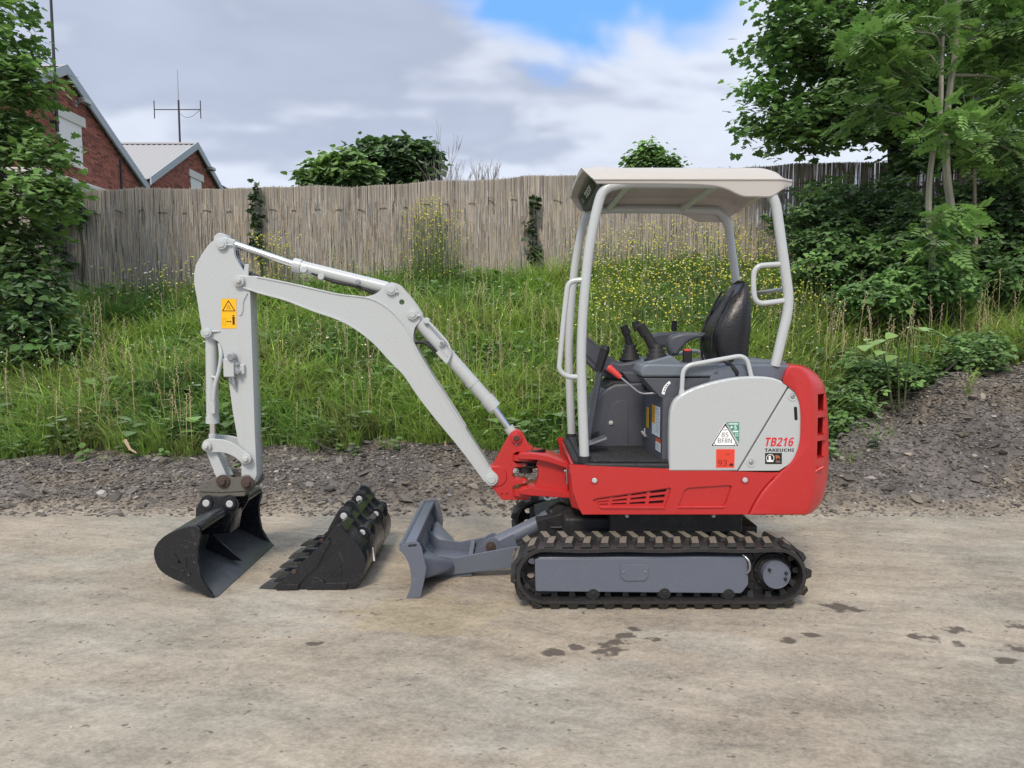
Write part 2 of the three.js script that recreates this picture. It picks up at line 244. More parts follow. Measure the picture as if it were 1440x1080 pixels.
{
  const W = 2048, Hh = 1024, X0 = -4.6, X1 = 4.6, Z0 = -1.3, Z1 = 2.5, cd = new Uint8Array(W * Hh * 4), bd = new Uint8Array(W * Hh * 4), c = [0, 0, 0, 0];
  const treads = [];
  { const r = rng(77); for (let k = 0; k < 2; k++) for (let i = 0; i < 46; i++) treads.push([0.9 + i * 0.085, -0.05 + k * 0.34 + i * 0.013 + gauss(r) * 0.01, r()]); for (let i = 0; i < 16; i++) treads.push([0.0 + gauss(r) * 0.1, 1.0 + i * 0.07, r()]); }
  for (let j = 0; j < Hh; j++) for (let i = 0; i < W; i++) {
    const x = mix(X0, X1, (i + 0.5) / W), z = mix(Z1, Z0, (j + 0.5) / Hh), k = (j * W + i) * 4;
    yardCol(x, z, c); for (let q = 0; q < 3; q++) { cd[k + q] = clamp(S(Math.max(0.01, c[q]))) * 255; } cd[k + 3] = 255;
    bd[k] = bd[k + 1] = bd[k + 2] = clamp(c[3]) * 255; bd[k + 3] = 255;
  }
  for (const [tx, tz, w] of treads) {                                    // the prints of track lugs pressed into the surface
    const i0 = Math.round((tx - X0) / (X1 - X0) * W), j0 = Math.round((Z1 - tz) / (Z1 - Z0) * Hh);
    for (let dj = -14; dj <= 14; dj++) for (let di = -8; di <= 8; di++) { const i = i0 + di + Math.round(dj * 0.2), j = j0 + dj; if (i < 0 || j < 0 || i >= W || j >= Hh) continue; const k = (j * W + i) * 4, q = (di / 6) ** 2 + (dj / 12) ** 2; if (q < 1) { const v = bd[k] - 62 * w * (1 - q) * clamp(0.6 + N3(i * 0.2, j * 0.2, 3)); bd[k] = bd[k + 1] = bd[k + 2] = clamp(v / 255) * 255; } }
  }
  const mk = (d, s) => { const t = new THREE.DataTexture(d, W, Hh, THREE.RGBAFormat); if (s) t.colorSpace = THREE.SRGBColorSpace; t.magFilter = THREE.LinearFilter; t.minFilter = THREE.LinearMipmapLinearFilter; t.generateMipmaps = true; t.anisotropy = 8; t.needsUpdate = true; return t; };
  const yard = new THREE.PlaneGeometry(X1 - X0, Z1 - Z0); yard.rotateX(-Math.PI / 2); yard.translate(0, 0, (Z0 + Z1) / 2);
  const ym = new THREE.Mesh(yard, new THREE.MeshStandardMaterial({ map: mk(cd, true), bumpMap: mk(bd), bumpScale: 0.010, roughness: 0.93 })); ym.name = 'yard_surface'; ym.receiveShadow = true; ym.userData.kind = 'structure'; scene.add(ym);
  // the wide ground round it, one sheet to the horizon
  const tile = dataTex(1024, 1024, (u, v, o) => { const l = 0.33 + 0.16 * tileN(u, v, 9, 2) + 0.15 * tileN(u, v, 30, 5) + 0.1 * tileN(u, v, 150, 9); o[0] = S(l * 1.08); o[1] = S(l * 0.97); o[2] = S(l * 0.78); }, true);
  tile.repeat.set(90, 90);
  const gg = new THREE.PlaneGeometry(440, 440); gg.rotateX(-Math.PI / 2); gg.translate(0, -0.006, 0);
  const gm = new THREE.Mesh(gg, new THREE.MeshStandardMaterial({ map: tile, roughness: 0.95 })); gm.name = 'ground'; gm.receiveShadow = true; gm.userData.kind = 'structure'; scene.add(gm);
}
{ // slate spoil and the planted bank
  const r = rng(5);
  const T = 720, sz = [10.5, -1.24, -9.6];
  const tex = (fn, srgb) => { const t = dataTex(T * 2, T, (u, v, c) => fn(mix(-sz[0], sz[0], u), mix(sz[1], sz[2], v), c), srgb, false); t.anisotropy = 8; return t; };
  const map = tex((x, z, c) => {
    const b = bare(x, z), f = fbm(x * 9, z * 11, 1.2, 4), g = N3(x * 34, z * 40, 6.1), l = 0.105 + 0.075 * fbm(x * 1.3, z * 2, 3, 3) + 0.09 * f + 0.05 * g + 0.10 * sstep(-1.75, -1.25, z + 0.25 * N3(x * 1.4, z * 3, 2));
    const dust = sstep(0.0, 0.35, fbm(x * 0.8 + 3, z * 2.2, 4.4, 3) + 0.55 * sstep(-2.0, -1.35, z));
    const e = [l * mix(1.08, 1.42, dust), l * mix(0.98, 1.20, dust), l * mix(0.90, 0.92, dust)], s = 0.035 + 0.03 * f;
    const soil = [s * 2.0, s * 2.7, s * 0.8];
    for (let q = 0; q < 3; q++) c[q] = S(Math.max(0.008, mix(soil[q], e[q], b)));
  }, true);
  const bmp = tex((x, z, c) => { c[0] = c[1] = c[2] = 0.5 + 0.3 * fbm(x * 8, z * 10, 7.2, 4) + 0.25 * N3(x * 30, z * 34, 2); });
  const nx = 300, nz = 120, pos = [], uv = [], idx = [];
  const zs = []; for (let j = 0; j <= nz; j++) zs.push(mix(sz[1], sz[2], j / nz));
  for (const z of zs) for (let i = 0; i <= nx; i++) { const x = mix(-sz[0], sz[0], i / nx); pos.push(x, bankH(x, z) * 1 - (z > -1.3 ? 0.012 : 0), z); uv.push(i / nx, (sz[1] - z) / (sz[1] - sz[2])); }
  for (let j = 0; j < nz; j++) for (let i = 0; i < nx; i++) { const a = j * (nx + 1) + i; idx.push(a, a + 1, a + nx + 1, a + 1, a + nx + 2, a + nx + 1); }
  const g = new THREE.BufferGeometry(); g.setAttribute('position', new THREE.Float32BufferAttribute(pos, 3)); g.setAttribute('uv', new THREE.Float32BufferAttribute(uv, 2)); g.setIndex(idx); g.computeVertexNormals();
  const m = new THREE.Mesh(g, new THREE.MeshStandardMaterial({ map, bumpMap: bmp, bumpScale: 0.09, roughness: 0.92, side: THREE.DoubleSide })); m.name = 'bank'; m.userData.kind = 'structure'; m.receiveShadow = true; scene.add(m);
  // the higher ground beyond the fence, and the sides of the bank
  const far = new THREE.BoxGeometry(300, 2.02, 130); far.translate(0, 1.0, -9.5 - 65);
  const l = new THREE.BoxGeometry(60, 1.9, 5); l.translate(-10.4 - 30, 0.93, -7.4); const l2 = l.clone(); l2.translate(2 * (10.4 + 30), 0, 0);
  const fm = new THREE.Mesh(join([far, l, l2]), flat(0.05, 0.075, 0.03, 0.95)); fm.name = 'field'; fm.userData.kind = 'structure'; fm.receiveShadow = true; scene.add(fm);
}
function chipGeo(seed, fl) { const r = rng(seed), g = new THREE.IcosahedronGeometry(1, 0), p = g.attributes.position, mem = new Map(); for (let i = 0; i < p.count; i++) { const k = [p.getX(i), p.getY(i), p.getZ(i)].map((v) => v.toFixed(3)).join(); if (!mem.has(k)) mem.set(k, 0.55 + 0.7 * r()); const s = mem.get(k); p.setXYZ(i, p.getX(i) * s, p.getY(i) * s * fl, p.getZ(i) * s * (0.6 + 0.3 * fl)); } g.computeVertexNormals(); return g; }
const dummy = new THREE.Object3D(), tint = new THREE.Color();
function instanced(parent, name, geo, mat, list) {                       // list: {p:[x,y,z], q: quaternion or euler [x,y,z], s: number or [x,y,z], c:[r,g,b]}
  const m = new THREE.InstancedMesh(geo, mat, list.length), o = rootOf(parent); m.name = numbered(name); m.castShadow = m.receiveShadow = true;
  list.forEach((e, i) => {
    dummy.position.set(e.p[0] - o[0], e.p[1] - o[1], e.p[2] - o[2]);
    if (e.q && e.q.isQuaternion) dummy.quaternion.copy(e.q); else dummy.rotation.set(...(e.q || [0, 0, 0]));
    if (Array.isArray(e.s)) dummy.scale.set(...e.s); else dummy.scale.setScalar(e.s);
    dummy.updateMatrix(); m.setMatrixAt(i, dummy.matrix); if (e.c) { tint.setRGB(...e.c); m.setColorAt(i, tint); }
  });
  parent.add(m); return m;
}
const stuff = (name, label) => { const o = new THREE.Group(); o.name = numbered(name); o.userData.kind = 'stuff'; if (label) o.userData.label = label; scene.add(o); return o; };
{ // loose chips of slate
  const r = rng(901), gr = stuff('gravel', 'loose grey slate chips heaped along the back of the yard'), lists = [[], [], [], []];
  for (let i = 0; i < 100000; i++) {
    const x = -6.2 + 13.2 * r(), z = -1.22 - 2.6 * r(); if (bare(x, z) < 0.5 - 0.4 * r()) continue;
    const edge = sstep(-1.28, -2.05, z + 0.35 * N3(x * 1.2, 3, 1)); if (r() > 0.16 + 0.84 * edge * (0.75 + 0.5 * sstep(-0.2, 0.2, N3(x * 1.6, z * 2.2, 4.4)))) continue;
    const y = bankH(x, z), big = r(), s = 0.006 + 0.011 * r() + (big > 0.93 ? 0.018 * r() : 0) + (big > 0.992 ? 0.05 * r() : 0), v = 0.062 + 0.165 * r() * r() + (r() > 0.93 ? 0.14 : 0) , w = r();
    lists[i % 4].push({ p: [x, y + s * 0.18, z], q: [gauss(r) * 0.5, r() * 6.3, gauss(r) * 0.5], s: [s * (1 + 0.8 * r()), s, s * (0.9 + 0.6 * r())], c: [v * mix(1.08, 1.24, w), v * mix(0.99, 1.07, w), v * mix(0.95, 0.82, w)] });
  }
  const mat = new THREE.MeshStandardMaterial({ color: 0xffffff, roughness: 0.72 });
  lists.forEach((l, k) => instanced(gr, 'slate_chips', chipGeo(31 + k, 0.26 + 0.12 * k), mat, l));
  const g2 = stuff('grit', 'scattered pebbles and crumbs on the tan yard'), l2 = [[], []];
  for (let i = 0; i < 2600; i++) { const x = -4.4 + 8.8 * r(), z = -1.2 + 3.4 * r() * r(), s = 0.0022 + 0.005 * r() * r() * r() + (r() > 0.99 ? 0.006 : 0), v = 0.10 + 0.36 * r(); l2[i % 2].push({ p: [x, s * 0.2, z], q: [gauss(r), r() * 6.3, gauss(r)], s, c: [v * 1.08, v, v * 0.82] }); }
  l2.forEach((l, k) => instanced(g2, 'pebbles', chipGeo(41 + k, 0.6), mat, l));
}

// ---------------------------------------------------------------- reed fence
{
  const r = rng(321), f = thing('reed_fence', 'tall weathered reed screen fence running along the top of the bank', 'fence', [0, 2, fenceZ]);
  const line = [[-12, 3.54], [-7.36, 3.579], [-4.76, 3.611], [-2.38, 3.642], [-1.3, 3.706], [0.65, 3.802], [4.1, 3.96], [6.8, 4.066], [12, 4.2]];
  const topY = (x) => { let y = 3.6; for (let i = 1; i < line.length; i++) if (x >= line[i - 1][0] && x <= line[i][0]) y = mix(line[i - 1][1], line[i][1], (x - line[i - 1][0]) / (line[i][0] - line[i - 1][0])); return y + 0.012 * Math.sin(x * 3.3 + 1.3 * Math.sin(x * 0.9)) + 0.022 * N3(x * 2.2, 1, 4); };
  const reed = new THREE.CylinderGeometry(0.0032, 0.004, 1, 4, 1); reed.translate(0, -0.5, 0); const list = [];
  for (let layer = 0; layer < 4; layer++) for (let x = -10.2; x < 10.2; x += 0.006 + 0.004 * r()) {
    const shade = sstep(3.0, 4.2, x); if (shade > 0.3 && (layer > 2 || r() < 0.14 * shade + 0.26 * sstep(0.1, 0.4, N3(x * 5, 2, 2)))) continue;
    for (let y0 = topY(x) + gauss(r) * 0.011 + (r() > 0.98 ? 0.03 : 0); y0 > 1.7;) { const len = 0.16 + 0.45 * r() * r() + (shade > 0.3 ? 0.25 : 0), y = y0, w = r(), v = 0.31 + 0.30 * r() * r() + 0.06 * N3(x * 1.4, 2, 7);
    const c = w < 0.42 ? [v * 1.18, v * 1.04, v * 0.86] : w < 0.76 ? [v * 1.06, v * 1.01, v * 0.95] : w < 0.9 ? [v * 1.12, v * 0.92, v * 0.70] : [v * 0.34, v * 0.31, v * 0.29];
    list.push({ p: [x, y, fenceZ - 0.011 * layer + gauss(r) * 0.004], q: [gauss(r) * 0.006, r() * 6, gauss(r) * 0.022], s: [0.7 + 0.6 * r(), len + 0.08, 0.7 + 0.6 * r()], c }); y0 -= len; }
  }
  const m = instanced(f, 'reeds', reed, new THREE.MeshStandardMaterial({ roughness: 0.75 }), list); m.userData.kind = 'stuff';
  const tie = new THREE.TorusGeometry(0.055, 0.0075, 5, 14, Math.PI * 0.8); tie.rotateZ(Math.PI * 0.1); tie.scale(1, 0.28, 1);
  const tm = flat(0.03, 0.028, 0.026, 0.7);
  for (let x = -7.0; x < 8; x += 0.335) { const t = new THREE.Mesh(tie, tm); t.name = numbered('wire_tie'); t.position.set(x + gauss(r) * 0.03, topY(x) - 0.36 + gauss(r) * 0.025 - 2, 0.012); t.rotation.z = gauss(r) * 0.45; t.scale.x = 0.6 + 0.8 * r(); t.castShadow = true; f.add(t); }
  const pm = flat(0.09, 0.07, 0.05, 0.85);
  for (let x = -9; x < 10; x += 1.8) part(f, 'post', rod([x, 1.5, fenceZ - 0.07], [x, topY(x) - 0.12, fenceZ - 0.07], 0.035, 0.033, 10), pm);
  part(f, 'rail', [rod([-10, topY(-10) - 0.4, fenceZ - 0.035], [10, topY(10) - 0.4, fenceZ - 0.035], 0.016, 0.016, 6), rod([-10, 2.5, fenceZ - 0.035], [10, 2.7, fenceZ - 0.035], 0.016, 0.016, 6)], pm);
}

// ---------------------------------------------------------------- brick buildings beyond the fence
{
  const X = -13.55, bg = 2.0, mortar = flat(0.30, 0.25, 0.215, 0.95), brickM = new THREE.MeshStandardMaterial({ roughness: 0.85 }), boardM = paint([0.70, 0.695, 0.66], { seed: 21, rough: 0.7, specks: 400, alpha: 0.2 }), lintM = paint([0.62, 0.60, 0.55], { seed: 22, rough: 0.8, specks: 500, smears: 90, alpha: 0.3 }), verge = paint([0.36, 0.40, 0.43], { seed: 23, rough: 0.6, alpha: 0.2 }), sheet = paint([0.34, 0.34, 0.335], { seed: 24, rough: 0.55, smears: 120, alpha: 0.25, dirt: [0.25, 0.24, 0.22] }), dark = flat(0.03, 0.03, 0.033, 0.6), lampM = flat(0.30, 0.30, 0.29, 0.4, 0.6), glassM = flat(0.42, 0.45, 0.46, 0.15);
  const brickG = new THREE.BoxGeometry(0.03, 0.064, 0.213);
  function gable(label, zc, hw, apex, eave, win, lampZ, lampY, len) {    // gable wall in the plane x = X, ridge running away to the left
    const b = thing('brick_building', label, 'building', [X, bg, zc]);
    const wall = [[zc - hw, bg], [zc + hw, bg], [zc + hw, eave], [zc, apex], [zc - hw, eave]];
    const w0 = ext(wall.map(([z, y]) => [-z, y]), 0, len - 0.4, 0); w0.rotateY(Math.PI / 2); w0.translate(X - len + 0.4, 0, 0); 
    const wall_ = part(b, 'wall', w0, mortar);
    const r = rng(Math.round(zc * 10) + 99), list = [];
    for (let k = 0; ; k++) { const y = bg + 1.6 + k * 0.075; if (y > apex) break; const half = y < eave ? hw : hw * (apex - y) / (apex - eave); for (let z = -half + (k % 2 ? 0.11 : 0) + 0.1; z < half - 0.05; z += 0.225) { const zz = zc + z; if (win && zz > win[0] - 0.02 && zz < win[1] + 0.02 && y > win[2] - 0.05 && y < win[3] + 0.04) continue; const v = 0.75 + 0.5 * r(), d = r() > 0.85 ? 0.62 : 1; list.push({ p: [X + 0.008 + 0.004 * r(), y, zz], q: [0, 0, 0], s: 1, c: [0.30 * v * d, 0.105 * v * d, 0.072 * v * d] }); } }
    const bm = instanced(wall_, 'bricks', brickG, brickM, list); bm.userData.kind = 'stuff'; 
    // roof: two corrugated slopes
    const slope = (s) => { const rows = [], n = Math.round(len / 0.038); for (let i = 0; i <= n; i++) { const x = X + 0.18 - i * 0.038, c = 0.018 * Math.sin(i * 1.05); rows.push([[x, apex + 0.20 + c, zc], [x, eave + 0.12 + c, zc + s * (hw + 0.08)]]); } return grid(rows); };
    const roof = part(b, 'roof', [slope(1), slope(-1)], new THREE.MeshStandardMaterial({ map: sheet.map, roughness: 0.55, side: THREE.DoubleSide }));
    part(roof, 'ridge_capping', ext([[zc - 0.22, apex + 0.12], [zc, apex + 0.25], [zc + 0.22, apex + 0.12], [zc, apex + 0.22]].map(([z, y]) => [-z, y]), 0, len, 0).rotateY(Math.PI / 2).translate(X - len + 0.19, 0, 0), sheet);
    for (const s of [1, -1]) { const a = (apex - eave) / hw, q = [[0, apex + 0.26], [hw + 0.12, eave + 0.26 - 0.12 * a], [hw + 0.12, eave - 0.12 * a - 0.03], [0, apex - 0.05]].map(([z, y]) => [-(zc + s * z), y]); part(b, 'bargeboard', ext(q, 0, 0.06, 0.01).rotateY(Math.PI / 2).translate(X + 0.14, 0, 0), verge); }
    if (win) {
      const [z0, z1, y0, y1] = win, wd = part(b, 'window', bx(X - 0.1, X + 0.03, y0, y1, z0, z1, 0.01), boardM, { label: 'window opening boarded over and painted white' });
      part(wd, 'lintel', bx(X - 0.1, X + 0.075, y1 + 0.003, y1 + 0.30, z0 - 0.16, z1 + 0.16, 0.012), lintM); part(wd, 'sill', bx(X - 0.1, X + 0.12, y0 - 0.10, y0 - 0.003, z0 - 0.08, z1 + 0.08, 0.012), lintM);
    }
    const fl = part(b, 'floodlight', [rod([X, lampY - 0.12, lampZ], [X + 0.32, lampY - 0.02, lampZ], 0.03, 0.03, 8), bx(X + 0.22, X + 0.42, lampY - 0.12, lampY + 0.02, lampZ - 0.2, lampZ + 0.2, 0.02).rotateX(0), bx(X - 0.01, X + 0.05, lampY - 0.22, lampY - 0.02, lampZ - 0.06, lampZ + 0.06, 0.01)], lampM);
    part(fl, 'lens', bx(X + 0.421, X + 0.435, lampY - 0.11, lampY, lampZ - 0.18, lampZ + 0.18, 0.004), glassM);
    return b;
  }
  const b1 = gable('near red brick gable with white boarded window behind left end of fence', 4.3 - 22.0, 4.55, 9.15, 6.55, [4.3 - 22.85, 4.3 - 21.65, 6.55, 7.8], 4.3 - 22.6, 8.55, 14);
  part(b1, 'downpipe', rod([X + 0.05, 2.2, 4.3 - 25.0], [X + 0.05, 7.3, 4.3 - 25.0], 0.04, 0.04, 8), dark);
  gable('farther red brick gable with pale corrugated roof and small boarded window', 4.3 - 30.9, 4.0, 9.15, 6.9, [4.3 - 31.5, 4.3 - 30.45, 6.9, 7.85], 4.3 - 31.9, 8.55, 14);
  const lean = thing('white_building', 'low white rendered building with thin dark roof edge behind the second gable', 'building', [-18.5, 2, 4.3 - 37.5]);
  part(lean, 'wall', bx(-22, -15.8, 2, 9.0, -35.5, -31.2, 0.02), boardM); part(lean, 'roof', hull([[-22, 9.003, -35.7], [-15.6, 9.003, -35.7], [-22, 9.003, -31], [-15.6, 9.003, -31], [-22, 9.32, -31], [-15.6, 9.26, -31], [-22, 9.2, -35.7], [-15.6, 9.16, -35.7]]), dark);
  const porch = thing('flat_roof_annex', 'low white annex in front of the near gable, mostly behind the fence', 'building', [-12.2, 2, -15.2]);
  part(porch, 'wall', bx(-13.2, -12.2, 2, 5.5, -20.2, -14.4, 0.02), boardM); part(porch, 'parapet', bx(-13.3, -12.1, 5.503, 5.62, -20.3, -14.3, 0.02), lintM);
  const pole = thing('aerial_pole', 'tall thin dark pole fixed to the near brick gable wall', 'pole', [X + 0.2, 7, 4.3 - 21.35]);
  part(pole, 'mast', [rod([X + 0.2, 7.25, 4.3 - 21.35], [X + 0.2, 11.6, 4.3 - 21.35], 0.05, 0.035, 8)], dark); for (const y of [7.5, 8.4]) part(pole, 'bracket', bx(X, X + 0.24, y, y + 0.06, 4.3 - 21.42, 4.3 - 21.28, 0.005), dark);
  const [ax, ay] = [-14.1272, 9.3866], [bx1, by1] = [-14.1241, 11.1226], [cx, cy] = [-14.1682, 12.3781], [ex, ey] = [-15.163, 10.7415], [fx, fy] = [-13.2015, 10.8002], az = -26.6;
  const an = thing('radio_aerial', 'radio aerial with crossbar and two upright dipoles on the farther roof ridge', 'aerial', [ax, ay - 0.4, az]), s = 1.15;
  part(an, 'mast', [rod([ax, ay - 0.5, az], [ax, by1, az], 0.045, 0.04, 8)], dark); part(an, 'whip', rod([ax, by1 - 0.1, az], [ax, cy, az], 0.016, 0.01, 6), lampM);
  part(an, 'crossbar', rod([ax + ex - bx1, ey, az], [ax + fx - bx1, ey, az], 0.02, 0.02, 6), dark);
  for (const [q, dx] of [[ex - bx1, 0], [fx - bx1, 0]]) part(an, 'dipole', rod([ax + q, ey - 0.37, az], [ax + q, ey + 0.37, az], 0.02, 0.02, 6), dark);
  part(an, 'cable', sweep(new THREE.CatmullRomCurve3([V(ax + 0.03, ey - 0.15, az), V(ax + 0.28, ey - 0.32, az), V(ax + 0.55, ey - 0.28, az), V(ax + fx - bx1, ey, az)]).getPoints(16), 0.009, 5), dark);
}

// ---------------------------------------------------------------- the mini excavator
const font = await new FontLoader().loadAsync('fonts/droid/droid_sans_bold.typeface.json');
const ex = thing('mini_excavator', 'red and white mini excavator with canopy and rubber tracks parked on the yard', 'excavator', [0.75, 0, 0]);
function decal(parent, name, pts, z, w, h, draw, label, mat = {}) {      // a printed sticker: thin sheet with the print mapped over its outline
  const xs = pts.map((p) => p[0]), ys = pts.map((p) => p[1]), x0 = Math.min(...xs), x1 = Math.max(...xs), y0 = Math.min(...ys), y1 = Math.max(...ys);
  const g = new THREE.ShapeGeometry(shapeOf(pts)), p = g.attributes.position, u = g.attributes.uv;
  for (let i = 0; i < p.count; i++) u.setXY(i, (p.getX(i) - x0) / (x1 - x0), (p.getY(i) - y0) / (y1 - y0));
  g.translate(0, 0, z);
  return part(parent, name, g, new THREE.MeshStandardMaterial({ map: canvasTex(w, h, draw), roughness: 0.45, side: THREE.DoubleSide, ...mat }), { keepUV: true, label });
}
const rect = (x0, x1, y0, y1) => [[x0, y0], [x1, y0], [x1, y1], [x0, y1]];
function pinBoss(x, y, z, r, side = 1, depth = 0.022) { return [cylZ(x, y, side > 0 ? z : z - depth, side > 0 ? z + depth : z, r), cylZ(x, y, side > 0 ? z + depth - 0.004 : z - depth - 0.006, side > 0 ? z + depth + 0.006 : z - depth + 0.004, r * 0.66)]; }
const bolt = (x, y, z, r, h = 0.012) => [cylZ(x, y, z - 0.002, z + h * 0.35, r * 1.35, 16), cylZ(x, y, z, z + h, r, 6, 0.001)];

// --- tracks
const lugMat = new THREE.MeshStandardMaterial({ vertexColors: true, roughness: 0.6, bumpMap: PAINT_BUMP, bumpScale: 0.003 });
const TY = 0.182, TR = 0.158, XL = 0.173, XR = 1.402, LOOP = 2 * (XR - XL) + 2 * Math.PI * TR;
function onLoop(s, r) {                                                  // point, tangent and normal along the belt
  s = ((s % LOOP) + LOOP) % LOOP; const L = XR - XL, A = Math.PI * TR;
  if (s < L) return [XL + s, TY + r, 1, 0, 0, 1]; s -= L;
  if (s < A) { const a = Math.PI / 2 - s / TR; return [XR + r * Math.cos(a), TY + r * Math.sin(a), Math.sin(a), -Math.cos(a), Math.cos(a), Math.sin(a)]; } s -= A;
  if (s < L) return [XR - s, TY - r, -1, 0, 0, -1]; s -= L;
  const a = -Math.PI / 2 - s / TR; return [XL + r * Math.cos(a), TY + r * Math.sin(a), Math.sin(a), -Math.cos(a), Math.cos(a), Math.sin(a)];
}
function lugGeo(za, zb, skew, t0, t1) {                                  // one slanted tread block; local axes: x along the belt, y outward, z across
  const q = (x, y, z, k) => [x + skew * k, y, z];
  return hull([q(t0, -0.002, za, 0), q(t1, -0.002, za, 0), q(t0 + 0.012, 0.021, za + 0.004, 0), q(t1 - 0.010, 0.021, za + 0.004, 0), q(t0, -0.002, zb, 1), q(t1, -0.002, zb, 1), q(t0 + 0.012, 0.021, zb - 0.004, 1), q(t1 - 0.010, 0.021, zb - 0.004, 1)]);
}
function makeTrack(zi, zo) {                                             // zi, zo: inner and outer edge of the belt
  const s = Math.sign(zo - zi), a = Math.min(zi, zo), b = Math.max(zi, zo), n = 120, rows = [];
  for (let i = 0; i <= n; i++) { const [, , , , nx, ny] = onLoop(i / n * LOOP, TR), [cx, cy] = onLoop(i / n * LOOP, 0), P = (r, z) => [cx + nx * r, cy + ny * r, z]; const sag = i / n * LOOP < XR - XL ? -0.006 * Math.sin(i / n * LOOP / (XR - XL) * Math.PI * 3) ** 2 : 0; rows.push([P(TR - 0.026 + sag, a), P(TR - 0.008 + sag, a), P(TR + sag, a + 0.014), P(TR + sag, b - 0.014), P(TR - 0.008 + sag, b), P(TR - 0.026 + sag, b), P(TR - 0.026 + sag, a)]); }
  const tr = part(ex, 'track', toCreasedNormals(grid(rows), 0.6), M.rubber);
  const pitch = LOOP / 36, mid = (zi + zo) / 2, r = rng(zo > 0 ? 3 : 4);
  for (let half = 0; half < 2; half++) {
    const za = half ? mid - 0.012 * s : zi + 0.003 * s, zb = half ? zo - 0.003 * s : mid + 0.012 * s;
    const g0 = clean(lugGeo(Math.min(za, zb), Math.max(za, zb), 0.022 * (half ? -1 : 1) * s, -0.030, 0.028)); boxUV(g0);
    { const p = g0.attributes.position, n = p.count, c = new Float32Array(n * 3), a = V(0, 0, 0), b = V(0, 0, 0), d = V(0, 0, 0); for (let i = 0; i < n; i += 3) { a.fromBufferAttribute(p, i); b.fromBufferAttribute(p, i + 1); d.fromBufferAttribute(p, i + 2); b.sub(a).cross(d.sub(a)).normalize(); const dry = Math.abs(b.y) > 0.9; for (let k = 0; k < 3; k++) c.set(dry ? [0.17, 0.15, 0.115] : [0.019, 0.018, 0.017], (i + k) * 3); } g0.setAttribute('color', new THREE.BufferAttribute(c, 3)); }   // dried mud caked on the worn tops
    for (let i = 0; i < 36; i++) {
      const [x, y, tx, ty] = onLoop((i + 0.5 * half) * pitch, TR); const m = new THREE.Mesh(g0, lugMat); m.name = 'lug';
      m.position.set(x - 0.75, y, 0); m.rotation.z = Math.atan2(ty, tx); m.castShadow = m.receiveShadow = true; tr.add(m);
    }
  }
  const teeth = []; for (let i = 0; i < 36; i++) for (const dz of [-0.038, 0.038]) { const [x, y, tx, ty] = onLoop((i + 0.25) * pitch, TR - 0.027), g = hull([[-0.018, 0.002, -0.014], [0.018, 0.002, -0.014], [-0.018, 0.002, 0.014], [0.018, 0.002, 0.014], [-0.012, -0.026, -0.009], [0.012, -0.026, -0.009], [-0.012, -0.026, 0.009], [0.012, -0.026, 0.009]]); g.rotateZ(Math.atan2(ty, tx)); g.translate(x, y, mid + dz); teeth.push(g); }
  part(tr, 'guide_teeth', teeth, M.rubber, { kind: 'stuff' });
  // running gear
  const fz = zo - 0.022 * s, back = mid - 0.05 * s, lo = Math.min(fz, back), hi = Math.max(fz, back), out = (d) => fz + d * s;
  const fr = part(ex, 'track_frame', ext(fillet([[0.1204, 0.2701], [1.2448, 0.274], [1.256, 0.1313], [1.2196, 0.0809], [0.1246, 0.0925]], 0.012, 3), lo, hi, 0.005), M.grey);
  part(fr, 'top_flange', hull([[0.1391, 0.274], [1.2297, 0.2778]].flatMap(([x, y]) => [[x, y - 0.004, hi - 0.006], [x, y + 0.012, mid], [x, y - 0.004, lo + 0.005], [x, y + 0.002, hi - 0.01]])), M.grey);
  const plate = part(fr, 'inspection_plate', ext(fillet([[0.5753, 0.2404], [0.7219, 0.2442], [0.723, 0.1748], [0.7007, 0.1517], [0.599, 0.1517], [0.5761, 0.1748]], 0.008, 3), out(0) - (s > 0 ? 0.002 : 0.006), out(0) + (s > 0 ? 0.006 : 0.002), 0.002), M.grey);
  for (const [x, y] of [[0.5908, 0.2018], [0.7037, 0.2018]]) part(fr, 'bolt', bolt(x, y, s > 0 ? out(0) : out(0.012), 0.006), M.steel);
  part(fr, 'grease_pipe', sweep(new THREE.CatmullRomCurve3([V(1.2256, 0.2894, out(-0.01)), V(1.2489, 0.2624, out(0.012)), V(1.2538, 0.2162, out(0.014)), V(1.2431, 0.1931, out(0.004))]).getPoints(14), 0.007, 8), M.steel);
  for (const [x, y] of [[0.4316, 0.0732], [0.8102, 0.0771], [1.1511, 0.0732]]) part(fr, 'roller', [cylZ(x, y, Math.min(mid - 0.085, mid + 0.085), Math.max(mid - 0.085, mid + 0.085), 0.038), cylZ(x, y + 0.004, Math.min(fz, out(0.004)), Math.max(fz, out(0.004)), 0.03), bx(x - 0.012, x + 0.012, y - 0.004, y + 0.02, Math.min(fz, out(0.008)), Math.max(fz, out(0.008)), 0.003)], M.frame);
  // front idler with lightening holes
  const hs = []; for (let i = 0; i < 6; i++) hs.push(disc(XL + 0.078 * Math.cos(i * Math.PI / 3 + 0.45), TY + 0.078 * Math.sin(i * Math.PI / 3 + 0.45), 0.021, 14));
  const idl = part(ex, 'idler_wheel', [ext(disc(XL, TY, 0.125, 40), mid - 0.02, mid + 0.02, 0.006, hs), ...[[-1], [1]].map(([k]) => ext(disc(XL, TY, 0.128, 40), mid + k * 0.03 - 0.018, mid + k * 0.03 + 0.018, 0.006, [disc(XL, TY, 0.108, 36)]))], M.frame);
  part(idl, 'hub', cylZ(XL, TY, mid - 0.06, mid + 0.06, 0.04), M.frame);
  // drive sprocket and motor
  const sp = [], nT = 11; for (let i = 0; i < nT * 4; i++) { const a = i / (nT * 4) * 2 * Math.PI, q = i % 4 < 2 ? 0.138 : 0.112; sp.push([XR + q * Math.cos(a), TY + q * Math.sin(a)]); }
